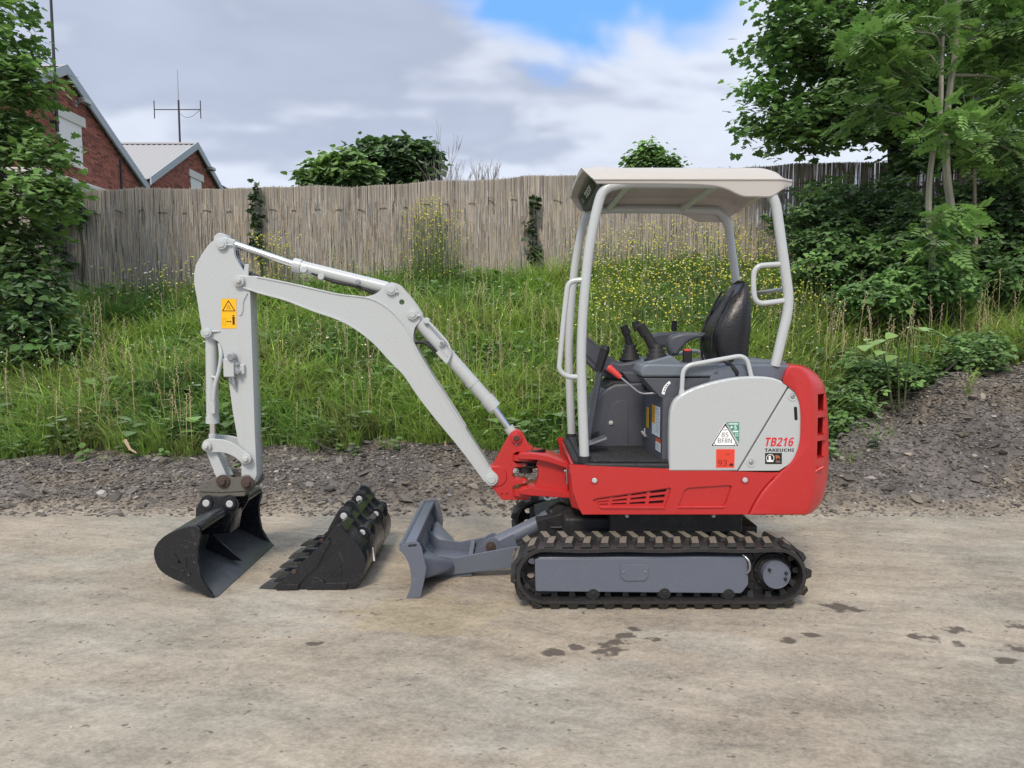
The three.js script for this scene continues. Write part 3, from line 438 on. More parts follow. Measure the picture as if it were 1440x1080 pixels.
  part(ex, 'sprocket', ext(sp, mid - 0.02, mid + 0.02, 0.004), M.frame);
  const mz = (d) => mid + d * s, cz = (x, y, d0, d1, r, sg = 32) => cylZ(x, y, Math.min(mz(d0), mz(d1)), Math.max(mz(d0), mz(d1)), r, sg, 0.006);
  const mo = part(ex, 'drive_motor', [cz(XR, TY, -0.1, 0.04, 0.098), cz(XR, TY, 0.03, 0.055, 0.086)], M.frame);
  part(mo, 'motor_cover', [cz(XR, TY, 0.05, 0.098, 0.072, 40), ext(disc(XR, TY, 0.073, 40), Math.min(mz(0.094), mz(0.101)), Math.max(mz(0.094), mz(0.101)), 0.002, [disc(XR, TY, 0.066, 40)])], M.grey, { label: 'round grey cover with three small bolts' });
  for (const k of [2.5, 0.25, -0.4]) part(mo, 'bolt', bolt(XR + 0.05 * Math.cos(k), TY + 0.05 * Math.sin(k), s > 0 ? mz(0.098) : mz(0.106), 0.007), M.frame);
  for (let i = 0; i < 9; i++) part(mo, 'bolt', bolt(XR + 0.09 * Math.cos(i * 0.698 + 0.3), TY + 0.09 * Math.sin(i * 0.698 + 0.3), s > 0 ? mz(0.038) : mz(0.048), 0.007), M.frame);
  part(fr, 'motor_bracket', ext(fillet([[1.2327, 0.2447], [1.2587, 0.268], [1.3454, 0.2835], [1.3709, 0.0499], [1.3178, 0.0421], [1.2864, 0.0772], [1.2479, 0.0968]], 0.01, 3), Math.min(mz(-0.06), mz(0.012)), Math.max(mz(-0.06), mz(0.012)), 0.005), M.frame);
}
makeTrack(0.42, 0.65); makeTrack(-0.42, -0.65);
const uc = part(ex, 'undercarriage', [bx(0.30, 1.22, 0.16, 0.40, -0.30, 0.30, 0.02), bx(0.40, 1.10, 0.22, 0.34, -0.50, 0.50, 0.015), ext([[0.1435, 0.3313], [0.3584, 0.3951], [0.5832, 0.3221], [1.4812, 0.2947], [1.4833, 0.2124], [0.5844, 0.2032], [0.1798, 0.2124]], -0.3, 0.1, 0.01)], M.frame);
part(uc, 'slew_ring', (() => { const g = new THREE.CylinderGeometry(0.31, 0.33, 0.11, 48); g.translate(0.80, 0.42, 0); return g; })(), M.frame);
part(uc, 'belly_plate', [bx(0.55, 1.30, 0.33, 0.455, -0.38, 0.38, 0.02)], M.frame);

// --- dozer blade
{
  const curve = cr([[-0.6121, 0.2956], [-0.5815, 0.2437], [-0.5587, 0.1878], [-0.5518, 0.1077], [-0.5603, 0.0475], [-0.5844, -0.0008]], 4), back = curve.map(([x, y], i) => [x + 0.016 + 0.008 * Math.sin(i / curve.length * Math.PI), y + 0.006 * (i < 4 ? 1 : 0)]).reverse();
  const bl = part(ex, 'dozer_blade', ext([...curve, ...back], -0.475, 0.475, 0.003), M.grey);
  for (const s of [1, -1]) {
    const o = [...cr([[-0.624, 0.2796], [-0.5932, 0.2437], [-0.5684, 0.1958], [-0.5573, 0.1438], [-0.558, 0.0756], [-0.5844, -0.0008]], 3), ...[[-0.5059, 0.0032], [-0.4814, 0.1077], [-0.471, 0.1718], [-0.4953, 0.2836]], ...cr([[-0.4991, 0.2916], [-0.5144, 0.3155], [-0.5455, 0.3234], [-0.5768, 0.3155], [-0.6043, 0.2956]], 3)];
    part(bl, 'end_plate', ext(o, s > 0 ? 0.476 : -0.490, s > 0 ? 0.490 : -0.476, 0.003, [fillet([[-0.5692, 0.3015], [-0.5223, 0.3075], [-0.5225, 0.2916], [-0.5674, 0.2876]], 0.008, 3)]), M.grey);
    part(bl, 'blade_arm', ext([[-0.609, 0.2833], [-0.5879, 0.2789], [-0.5295, 0.2012], [-0.475, 0.1406], [-0.3351, 0.1232], [0.0212, 0.1904], [0.1695, 0.1925], [0.1698, 0.0972], [0.0637, 0.0668], [-0.1699, 0.0407], [-0.3698, 0.0167], [-0.4847, 0.0015], [-0.5524, 0.0276], [-0.581, 0.1406]], s > 0 ? 0.150 : -0.164, s > 0 ? 0.164 : -0.150, 0.004), M.grey);
    const q = (z) => z * s; part(bl, 'gusset', toCreasedNormals(roundHull([[-0.505, 0.175, q(0.36)], [-0.49, 0.09, q(0.36)], [-0.505, 0.15, q(0.19)], [-0.49, 0.075, q(0.19)], [-0.37, 0.088, q(0.185)], [-0.37, 0.07, q(0.185)]], 0.022), 0.9), M.grey);
    part(bl, 'pin_bracket', ext(fillet([[-0.2526, 0.0915], [-0.1565, 0.1982], [-0.1173, 0.2159], [-0.0826, 0.1937], [-0.074, 0.1138], [-0.1306, 0.087]], 0.012, 4), s > 0 ? 0.042 : -0.054, s > 0 ? 0.054 : -0.042, 0.003), M.grey);
  }
  part(bl, 'top_bar', [rod([-0.6094, 0.2953, 0.474], [-0.6094, 0.2953, -0.474], 0.012), ext([[-0.6153, 0.2933], [-0.5328, 0.3093], [-0.5291, 0.2933], [-0.6037, 0.2773]], -0.474, 0.474, 0.003)], M.grey);
  part(bl, 'cross_plate', bx(-0.262, -0.235, 0.07, 0.135, -0.149, 0.149, 0.004), M.grey);
  part(bl, 'tie_plate', ext([[-0.5334, 0.1299], [-0.4908, 0.0859], [-0.2584, 0.0683], [-0.2371, 0.0065], [-0.5176, -0.02]], -0.149, 0.149, 0.004), M.grey);
  const cyl = part(ex, 'blade_cylinder', [rod([-0.088, 0.1606, 0], [0.2194, 0.3128, 0], 0.050), rod([0.1975, 0.3017, 0], [0.2325, 0.3195, 0], 0.056), ext(disc(-0.132, 0.1381, 0.045), -0.035, 0.035, 0.005), hull([[-0.1011, 0.1785], [0.0088, 0.2323], [0.0308, 0.1606], [-0.0749, 0.0976]].flatMap(([x, y]) => [[x, y, 0.05], [x, y, 0.02]]))], M.grey);
  part(cyl, 'rod', rod([0.2106, 0.3084, 0], [0.3418, 0.3753, 0], 0.025), M.chrome); part(cyl, 'pin', [cylZ(-0.1303, 0.1598, 0.04, 0.066, 0.030), cylZ(-0.1303, 0.1598, 0.06, 0.07, 0.018, 6)], M.rust);
  part(cyl, 'rod_end', [ext(fillet([[0.2425, 0.3882], [0.2857, 0.419], [0.3334, 0.4058], [0.3467, 0.3618], [0.3296, 0.3221], [0.2602, 0.3265]], 0.02, 4), -0.04, 0.05, 0.006), rod([0.2433, 0.3503, 0], [0.2953, 0.3768, 0], 0.04), cylZ(0.2946, 0.375, 0.05, 0.062, 0.028)], M.frame);
  part(cyl, 'hose', sweep(new THREE.CatmullRomCurve3([V(0.181, 0.2908, 0.08), V(0.2788, 0.2877, 0.10), V(0.3944, 0.3139, 0.10), V(0.557, 0.3488, 0.06)]).getPoints(20), 0.010, 8), M.hose);
}

// --- swing bracket and swing frame
{
  const lug = [...cr([[-0.0129, 0.8484], [0, 0.8636], [0.0257, 0.8722], [0.0514, 0.8636], [0.0664, 0.8484]], 4), ...[[0.0987, 0.7835], [0.1245, 0.7662], [0.1245, 0.738], [0.0301, 0.738], [0.0107, 0.7271], [0.0043, 0.7054], [0.0086, 0.6837], [0.0258, 0.6706], [0.0774, 0.6706], [0.0946, 0.6576], [0.0774, 0.6445], [0.0215, 0.6445], [0.0065, 0.6315], [0.0043, 0.5922], [0.0194, 0.5748], [0.0775, 0.5748], [0.0969, 0.5595], [0.0776, 0.5398], [0.0302, 0.5398], [0.0086, 0.5267], [0.0043, 0.4917], [0.0259, 0.4742], [0.0992, 0.472], [0.1079, 0.4435], [-0.0604, 0.4422], [-0.1229, 0.5223], [-0.1292, 0.5791], [-0.1161, 0.6576]]];
  const sb = part(ex, 'swing_bracket', ext(lug, -0.048, 0.048, 0.006), M.red);
  part(sb, 'boss', [...pinBoss(0.0257, 0.8284, 0.047, 0.034), ...pinBoss(0.0265, 0.8066, -0.047, 0.034, -1)], M.red);
  part(sb, 'pin', [cylZ(0.0257, 0.8284, 0.066, 0.082, 0.018, 6)], M.rust); part(sb, 'grease_nipple', [cylZ(0.0258, 0.7862, 0.045, 0.056, 0.006, 10), cylZ(0.0754, 0.6578, 0.045, 0.056, 0.006, 10), cylZ(0.0756, 0.5551, 0.045, 0.056, 0.006, 10)], M.steel);
  part(sb, 'pivot_boss', cylZ(-0.0949, 0.5901, -0.054, 0.054, 0.068, 32, 0.008), M.red);
  part(sb, 'king_pin', [new THREE.CylinderGeometry(0.042, 0.042, 0.16, 24).translate(0.085, 0.685, 0)], M.frame);
  for (const [x, y] of [[-0.0644, 0.492], [-0.0343, 0.492]]) part(sb, 'bolt', bolt(x, y, 0.047, 0.006), M.red);
  const web = [[0.1579, 0.7066], [0.3331, 0.6548], [0.3428, 0.4683], [0.1584, 0.5031], [0.137, 0.5291], [0.1582, 0.5769], [0.1602, 0.6288], [0.1452, 0.6634]];
  const fr = part(ex, 'swing_frame', [ext(web, -0.07, 0.07, 0.005), ext([[0.034, 0.7214], [0.0468, 0.7407], [0.1063, 0.7429], [0.1574, 0.7364], [0.217, 0.7257], [0.3364, 0.6783], [0.3409, 0.6481], [0.2171, 0.6891], [0.1575, 0.702], [0.1064, 0.7042], [0.0468, 0.7063]], -0.13, 0.11, 0.004), ext([[0.0384, 0.5141], [0.0641, 0.5292], [0.1195, 0.5379], [0.158, 0.5292], [0.3503, 0.5054], [0.3548, 0.4707], [0.1581, 0.4815], [0.1068, 0.4859], [0.047, 0.4967]], -0.12, 0.11, 0.004), ext([[0.331, 0.6793], [0.3958, 0.6358], [0.3972, 0.4391], [0.3452, 0.461]], -0.3, 0.3, 0.01)], M.red);
  part(fr, 'upper_boss', new THREE.CylinderGeometry(0.085, 0.085, 0.034, 28).translate(0.0741, 0.7054, 0), M.red); part(fr, 'lower_boss', new THREE.CylinderGeometry(0.085, 0.085, 0.036, 28).translate(0.0743, 0.491, 0), M.red);
  part(fr, 'hinge_rod', [rod([0.3258, 0.6541, 0.13], [0.3284, 0.5597, 0.13], 0.005, 0.005, 8), cylZ(0.3174, 0.637, 0.11, 0.135, 0.009, 10)], M.steel);
  part(fr, 'hose_bundle', [0, 1, 2, 3, 4, 5, 6].map((i) => sweep(new THREE.CatmullRomCurve3([V(-0.01, 0.745 - i * 0.017, -0.02), V(0.06, 0.742 - i * 0.016, 0.03 - (i % 3) * 0.02), V(0.14, 0.738 - i * 0.015, 0.04 - (i % 2) * 0.02), V(0.20, 0.74 - i * 0.016, -0.02)]).getPoints(16), 0.0115, 8)), M.hose);
  part(ex, 'side_step', ext([[0.2135, 0.35], [0.2467, 0.3403], [0.2609, 0.3548], [0.2847, 0.3403], [0.3083, 0.35], [0.3321, 0.3403], [0.3653, 0.35], [0.4033, 0.3307], [0.2753, 0.321], [0.242, 0.321]], -0.44, -0.36, 0.003), M.pin, { label: 'pale serrated foot step on the far side' });
}

// --- boom
{
  const top = [[-1.6002, 1.7999], [-1.5077, 1.7936], [-1.2855, 1.7497], [-1.0337, 1.6932], [-0.9285, 1.6806], [-0.8443, 1.6681], [-0.7688, 1.6345], [-0.706, 1.5862], [-0.6518, 1.5272], [-0.6102, 1.4639], [-0.5771, 1.3835], [-0.5104, 1.2603], [-0.3842, 1.0551], [-0.2571, 0.8441], [-0.1376, 0.6576]];
  const bot = [[-0.1659, 0.5573], [-0.292, 0.7337], [-0.4916, 0.9821], [-0.5801, 1.1023], [-0.6513, 1.2091], [-0.7227, 1.2816], [-0.8273, 1.3962], [-0.9319, 1.4787], [-1.0367, 1.5356], [-1.1838, 1.5862], [-1.3512, 1.6513], [-1.4979, 1.6911], [-1.5982, 1.7246]];
  const tip = cr([[-0.1162, 0.6271], [-0.0861, 0.5966], [-0.0818, 0.566], [-0.0991, 0.5376], [-0.1272, 0.5289], [-0.1551, 0.542]], 4), root = cr([[-1.6192, 1.7267], [-1.6482, 1.7456], [-1.6537, 1.7706], [-1.6383, 1.7915], [-1.617, 1.802]], 4);
  const bm = part(ex, 'boom', ext([...cr(top, 3), ...tip, ...cr(bot, 3), ...root], -0.056, 0.056, 0.005), M.white);
  part(bm, 'bottom_flange', (() => { const rows = cr(bot, 3), out = rows.map(([x, y]) => [x, y]); const inn = rows.map(([x, y]) => [x + 0.007, y + 0.008]).reverse(); return ext([...out, ...inn], -0.066, 0.066, 0.002); })(), M.white);
  part(bm, 'top_flange', (() => { const rows = cr(top.slice(1), 3), inn = rows.map(([x, y]) => [x - 0.006, y - 0.008]).reverse(); return ext([...rows, ...inn], -0.061, 0.061, 0.002); })(), M.white);
  const br = [...cr([[-0.9319, 1.6708], [-0.8598, 1.6771], [-0.813, 1.6919], [-0.7788, 1.7171], [-0.7487, 1.7465], [-0.7147, 1.7591], [-0.6768, 1.7465], [-0.6434, 1.7129], [-0.5932, 1.654], [-0.5557, 1.5992], [-0.539, 1.5654], [-0.5521, 1.5273], [-0.578, 1.4935], [-0.5891, 1.4511], [-0.5874, 1.4044], [-0.5667, 1.3491], [-0.4953, 1.2338], [-0.3855, 1.0622], [-0.2793, 0.8895]], 3), ...[[-0.3097, 0.8418], [-0.3863, 0.9544], [-0.5637, 1.2295], [-0.664, 1.4086], [-0.7562, 1.5104], [-0.8487, 1.5781], [-0.9324, 1.6456]]];
  for (const z of [[0.030, 0.046], [-0.046, -0.030]]) part(bm, 'bracket_plate', ext(br, z[0], z[1], 0.0015, [disc(-0.6569, 1.6422, 0.016, 16)]), M.white);
  for (const [x, y, q] of [[-0.717, 1.7163, 0.034], [-0.5921, 1.5693, 0.033]]) part(bm, 'pin', [...pinBoss(x, y, 0.045, q, 1, 0.018), ...pinBoss(x, y, -0.045, q, -1, 0.018)], M.white);
  part(bm, 'pin_keeper', [rod([-0.7069, 1.7115, 0.055], [-0.6776, 1.699, 0.055], 0.008, 0.008, 8), rod([-0.5781, 1.5649, 0.055], [-0.5486, 1.5607, 0.055], 0.008, 0.008, 8)], M.white);
  part(bm, 'pivot_pin', [...pinBoss(-0.1246, 0.5747, 0.056, 0.038, 1, 0.014), ...pinBoss(-0.1287, 0.5446, -0.056, 0.038, -1, 0.014)], M.white);
  part(bm, 'elbow_pin', [...pinBoss(-1.6163, 1.7658, 0.056, 0.034, 1, 0.022), ...pinBoss(-1.6698, 1.7751, -0.056, 0.034, -1, 0.022), cylZ(-1.6125, 1.7651, 0.08, 0.094, 0.014, 6)], M.pin);
  part(bm, 'stay_plate', ext([[-1.5999, 1.7964], [-1.5872, 1.8675], [-1.5619, 1.8675], [-1.5682, 1.7964]], 0.03, 0.045, 0.003), M.white);
}
{ // arm cylinder above the boom, boom cylinder below it
  const cy = part(ex, 'arm_cylinder', [rod([-1.299, 1.8635, 0], [-0.7484, 1.728, 0], 0.037), rod([-1.3096, 1.8665, 0], [-1.2629, 1.8551, 0], 0.042), cylZ(-0.7221, 1.7179, -0.03, 0.03, 0.04), bx(...[-1.2635, 1.8147, -1.2201, 1.8567].filter((v, i) => i === 0 || i === 2), ...[-1.2635, 1.8147, -1.2201, 1.8567].filter((v, i) => i === 1 || i === 3), 0.01, 0.045, 0.01)], M.white);
  part(cy, 'rod', rod([-1.7105, 2.0046, 0], [-1.2884, 1.8614, 0], 0.020), M.chrome); part(cy, 'rod_eye', [rod([-1.7358, 2.013, 0], [-1.6599, 1.9878, 0], 0.026), cylZ(-1.7316, 2.0109, -0.035, 0.035, 0.04)], M.white);
  for (const [x, y] of [[-1.1356, 1.7922], [-1.236, 1.8341]]) part(cy, 'port', cylZ(x, y, 0.0, 0.051, 0.019, 12), M.white); part(cy, 'clamp_bolt', cylZ(-0.9166, 1.7629, 0.02, 0.055, 0.015, 6), M.steel);
  part(cy, 'hose', [0, 1].map((i) => sweep(new THREE.CatmullRomCurve3([V(-1.1983, 1.8197, 0.02 - i * 0.04), V(-1.0634, 1.7649, 0.02 - i * 0.04), V(-0.9362, 1.7396, 0.02 - i * 0.04), V(-0.8093, 1.6888, 0.01 - i * 0.03)]).getPoints(24), 0.011, 8)), M.hose);
  part(cy, 'arm_hose', [0, 1].map((i) => sweep(new THREE.CatmullRomCurve3([V(-1.6568, 1.9521, 0.012 - i * 0.03), V(-1.6458, 1.8931, 0.012 - i * 0.03), V(-1.609, 1.8382, 0.012 - i * 0.03), V(-1.5376, 1.7959, 0.012 - i * 0.03), V(-1.4446, 1.762, 0.012 - i * 0.03)]).getPoints(24), 0.012, 8)), M.hose);
  const bc = part(ex, 'boom_cylinder', [rod([-0.575, 1.5406, 0], [-0.1126, 1.0099, 0], 0.040), rod([-0.2549, 1.1706, 0], [-0.2334, 1.1468, 0], 0.043), rod([-0.1558, 1.0599, 0], [-0.1062, 1.0033, 0], 0.046), cylZ(-0.6004, 1.5705, -0.029, 0.029, 0.04)], M.white);
  part(bc, 'rod', rod([-0.1213, 1.0186, 0], [0.0087, 0.8438, 0], 0.022), M.chrome); part(bc, 'rod_eye', [rod([-0.0217, 0.8832, 0], [0.0174, 0.8307, 0], 0.032), cylZ(0.0261, 0.8175, -0.04, 0.04, 0.034)], M.white);
  for (const [x, y] of [[-0.509, 1.5315], [-0.421, 1.396]]) part(bc, 'port', cylZ(x, y, 0.0, 0.058, 0.019, 12), M.white); part(bc, 'port_block', [hull([[-0.4555, 1.3407], [-0.4341, 1.3577], [-0.3707, 1.2896], [-0.3921, 1.2725]].flatMap(([x, y]) => [[x, y, 0.02], [x, y, 0.055]]))], M.white);
  part(bc, 'oil_pipe', tube([[-0.5174, 1.5442, 0.05], [-0.4459, 1.4681, 0.052], [-0.3827, 1.4002, 0.052], [-0.3619, 1.3365, 0.052], [-0.3878, 1.2811, 0.052]], 0.008, 0.05, 8), M.white); part(bc, 'pipe_clamp', cylZ(-0.42, 1.4004, 0.05, 0.07, 0.010, 6), M.steel);
  part(bc, 'hose', [0, 1].map((i) => sweep(new THREE.CatmullRomCurve3([V(-0.5824, 1.3996, 0.02 - i * 0.03), V(-0.5395, 1.4039, 0.025 - i * 0.03), V(-0.4926, 1.3782, 0.03 - i * 0.03), V(-0.4544, 1.3354, 0.03 - i * 0.03)]).getPoints(20), 0.011, 8)), M.hose);
}
{ // dipper arm
  const o = [...cr([[-1.8761, 1.8633], [-1.8316, 1.9342], [-1.7833, 1.9924], [-1.7447, 2.0152], [-1.7024, 2.0235], [-1.6691, 2.0152], [-1.6507, 1.9965]], 4), ...cr([[-1.6478, 1.955], [-1.6427, 1.9133], [-1.627, 1.8758], [-1.5989, 1.8299], [-1.5704, 1.7922], [-1.5586, 1.7629]], 3), ...[[-1.5648, 1.6958], [-1.5597, 1.578], [-1.5564, 1.3237], [-1.5597, 0.9809], [-1.5536, 0.8946], [-1.5509, 0.6076], [-1.5766, 0.5376], [-1.616, 0.5201], [-1.645, 0.5639], [-1.6422, 0.6556], [-1.6519, 0.7645], [-1.684, 0.9809], [-1.7069, 1.2085]], ...cr([[-1.727, 1.3152], [-1.7398, 1.379], [-1.7602, 1.4066], [-1.7895, 1.4214], [-1.8233, 1.4278], [-1.8439, 1.4448], [-1.8535, 1.4765]], 3), ...cr([[-1.8621, 1.5357], [-1.8768, 1.6622], [-1.8887, 1.7462], [-1.8886, 1.809]], 3)];
  const am = part(ex, 'dipper_arm', ext(o, -0.05, 0.05, 0.005), M.white);
  part(am, 'arm_spine', ext([[-1.6237, 1.7042], [-1.5561, 1.7042], [-1.5511, 0.9809], [-1.5514, 0.8946], [-1.5467, 0.6032], [-1.5677, 0.5464], [-1.6153, 0.5464], [-1.618, 0.8946], [-1.6262, 1.4087]], -0.056, 0.056, 0.003), M.white);
  for (const [n, x, y, q] of [['rod_pin', -1.7123, 1.9808, 0.032], ['cylinder_pin', -1.8145, 1.4597, 0.027]]) { part(am, n, [...pinBoss(x, y, 0.05, q), ...pinBoss(x, y, -0.05, q, -1)], M.white); }
  part(am, 'pin_keeper', [rod([-1.7, 1.9755, 0.06], [-1.6497, 1.9776, 0.06], 0.006, 0.004, 8), rod([-1.788, 1.4681, 0.058], [-1.7415, 1.4681, 0.052], 0.007, 0.003, 8)], M.white);
  decal(am, 'warning_sticker', [[-1.7303, 1.6621], [-1.6393, 1.6621], [-1.6447, 1.485], [-1.7359, 1.485]], 0.0512, 216, 420, (x, w, h) => {
    x.fillStyle = '#f0b70c'; x.fillRect(0, 0, w, h); x.strokeStyle = '#d99a06'; x.lineWidth = 6; x.strokeRect(4, 4, w - 8, h - 8); x.beginPath(); x.moveTo(0, h * 0.47); x.lineTo(w, h * 0.47); x.stroke();
    x.strokeStyle = '#5a2c08'; x.lineWidth = 13; x.lineJoin = 'round'; x.beginPath(); x.moveTo(w * 0.5, 30); x.lineTo(w * 0.88, 172); x.lineTo(w * 0.12, 172); x.closePath(); x.stroke(); x.lineWidth = 6; x.beginPath(); x.moveTo(w * 0.4, 140); x.lineTo(w * 0.5, 92); x.lineTo(w * 0.6, 140); x.moveTo(w * 0.36, 150); x.lineTo(w * 0.44, 132); x.moveTo(w * 0.6, 152); x.lineTo(w * 0.5, 128); x.stroke();
    x.fillStyle = '#3a1a08'; x.beginPath(); x.arc(w * 0.78, 240, 13, 0, 7); x.fill(); x.fillRect(w * 0.68, 258, w * 0.2, 16); x.fillRect(w * 0.71, 258, w * 0.14, 110); x.fillRect(w * 0.36, 318, w * 0.26, 10); x.beginPath(); x.moveTo(w * 0.33, 323); x.lineTo(w * 0.43, 308); x.lineTo(w * 0.43, 338); x.fill(); x.beginPath(); x.moveTo(w * 0.66, 323); x.lineTo(w * 0.56, 308); x.lineTo(w * 0.56, 338); x.fill();
    x.strokeStyle = '#b27c06'; x.lineWidth = 7; x.strokeRect(w * 0.12, 280, w * 0.16, 90);
  }, 'yellow two-part warning sticker');
  part(am, 'wire', sweep(new THREE.CatmullRomCurve3([V(-1.5695, 1.6953, 0.06), V(-1.5963, 1.645, 0.06), V(-1.6022, 1.5904, 0.06), V(-1.6156, 1.5651, 0.06), V(-1.6282, 1.5693, 0.057)]).getPoints(20), 0.0025, 6), M.pin);
  // auxiliary valve on the arm's side
  const [vx, vy] = [-1.6805, 1.2523];
  const vb = part(am, 'auxiliary_valve', [bx(vx - 0.034, vx + 0.03, vy - 0.055, vy + 0.055, 0.048, 0.095, 0.006), bx(vx + 0.03, vx + 0.085, vy - 0.04, vy + 0.02, 0.048, 0.08, 0.006)], M.white);
  part(vb, 'fitting', [cylZ(-1.6643, 1.3168, 0.06, 0.11, 0.022, 12), cylZ(-1.6339, 1.2745, 0.07, 0.10, 0.013, 10), cylZ(-1.6269, 1.228, 0.07, 0.105, 0.015, 10), cylZ(-1.7065, 1.2492, 0.05, 0.09, 0.011, 10), rod([-1.6692, 1.2055, 0.07], [-1.6587, 1.1331, 0.07], 0.012, 0.009, 10), rod([-1.6662, 1.1672, 0.07], [-1.6636, 1.1544, 0.07], 0.016, 0.016, 6)], M.steel);
  const bc = part(ex, 'bucket_cylinder', [rod([-1.8168, 1.425, 0], [-1.8272, 0.9138, 0], 0.036), rod([-1.8269, 0.9488, 0], [-1.8273, 0.9095, 0], 0.040), cylZ(-1.8286, 1.4593, -0.045, 0.045, 0.036)], M.white);
  part(bc, 'rod', rod([-1.8269, 0.9226, 0], [-1.829, 0.7912, 0], 0.019), M.chrome); part(bc, 'rod_eye', [rod([-1.8282, 0.8438, 0], [-1.8296, 0.7736, 0], 0.024), cylZ(-1.8364, 0.7648, -0.04, 0.04, 0.032)], M.white);
  part(bc, 'oil_hose', sweep(new THREE.CatmullRomCurve3([V(-1.7563, 1.396, 0.03), V(-1.7439, 1.3241, 0.045), V(-1.7575, 1.2304, 0.05), V(-1.7813, 1.1536, 0.052), V(-1.7948, 1.068, 0.05), V(-1.7979, 0.9735, 0.045)]).getPoints(30), 0.0125, 10), M.white);
  part(bc, 'hose_clamp', [rod([-1.8097, 1.1956, 0.03], [-1.7674, 1.1878, 0.052], 0.010, 0.010, 8), bx(...[-1.815, 0.9723, -1.787, 1.0412].filter((v, i) => i % 2 === 0), ...[-1.815, 0.9723, -1.787, 1.0412].filter((v, i) => i % 2 === 1), 0.03, 0.06, 0.005)], M.white);
  // bucket linkage
  for (const s of [1, -1]) {
    const z = s > 0 ? [0.062, 0.078] : [-0.078, -0.062];
    part(ex, 'rocker_link', ext([...cr([[-1.8618, 0.7895], [-1.8525, 0.8111], [-1.8264, 0.8241], [-1.7836, 0.8241], [-1.7282, 0.8176], [-1.669, 0.7938], [-1.623, 0.7592], [-1.5852, 0.7333], [-1.5688, 0.7073]], 3), ...cr([[-1.5737, 0.6856], [-1.5956, 0.6682], [-1.6213, 0.6726], [-1.6422, 0.6899], [-1.6672, 0.7116], [-1.7052, 0.7311], [-1.7477, 0.7419], [-1.7991, 0.7419], [-1.8335, 0.7398], [-1.8544, 0.7549]], 3)], z[0], z[1], 0.004), M.white);
    part(ex, 'tipping_link', ext([[-1.8507, 0.7384], [-1.7904, 0.7384], [-1.7264, 0.5814], [-1.7874, 0.5639]], s > 0 ? 0.036 : -0.052, s > 0 ? 0.052 : -0.036, 0.004), M.white);
  }
  for (const [x, y, q] of [[-1.83, 0.7804, 0.028], [-1.5951, 0.7048, 0.031]]) { part(ex, 'link_pin', [...pinBoss(x, y, 0.078, q, 1, 0.018), ...pinBoss(x, y, -0.078, q, -1, 0.018), cylZ(x, y, 0.09, 0.112, q * 0.5, 6)], M.pin); }
}
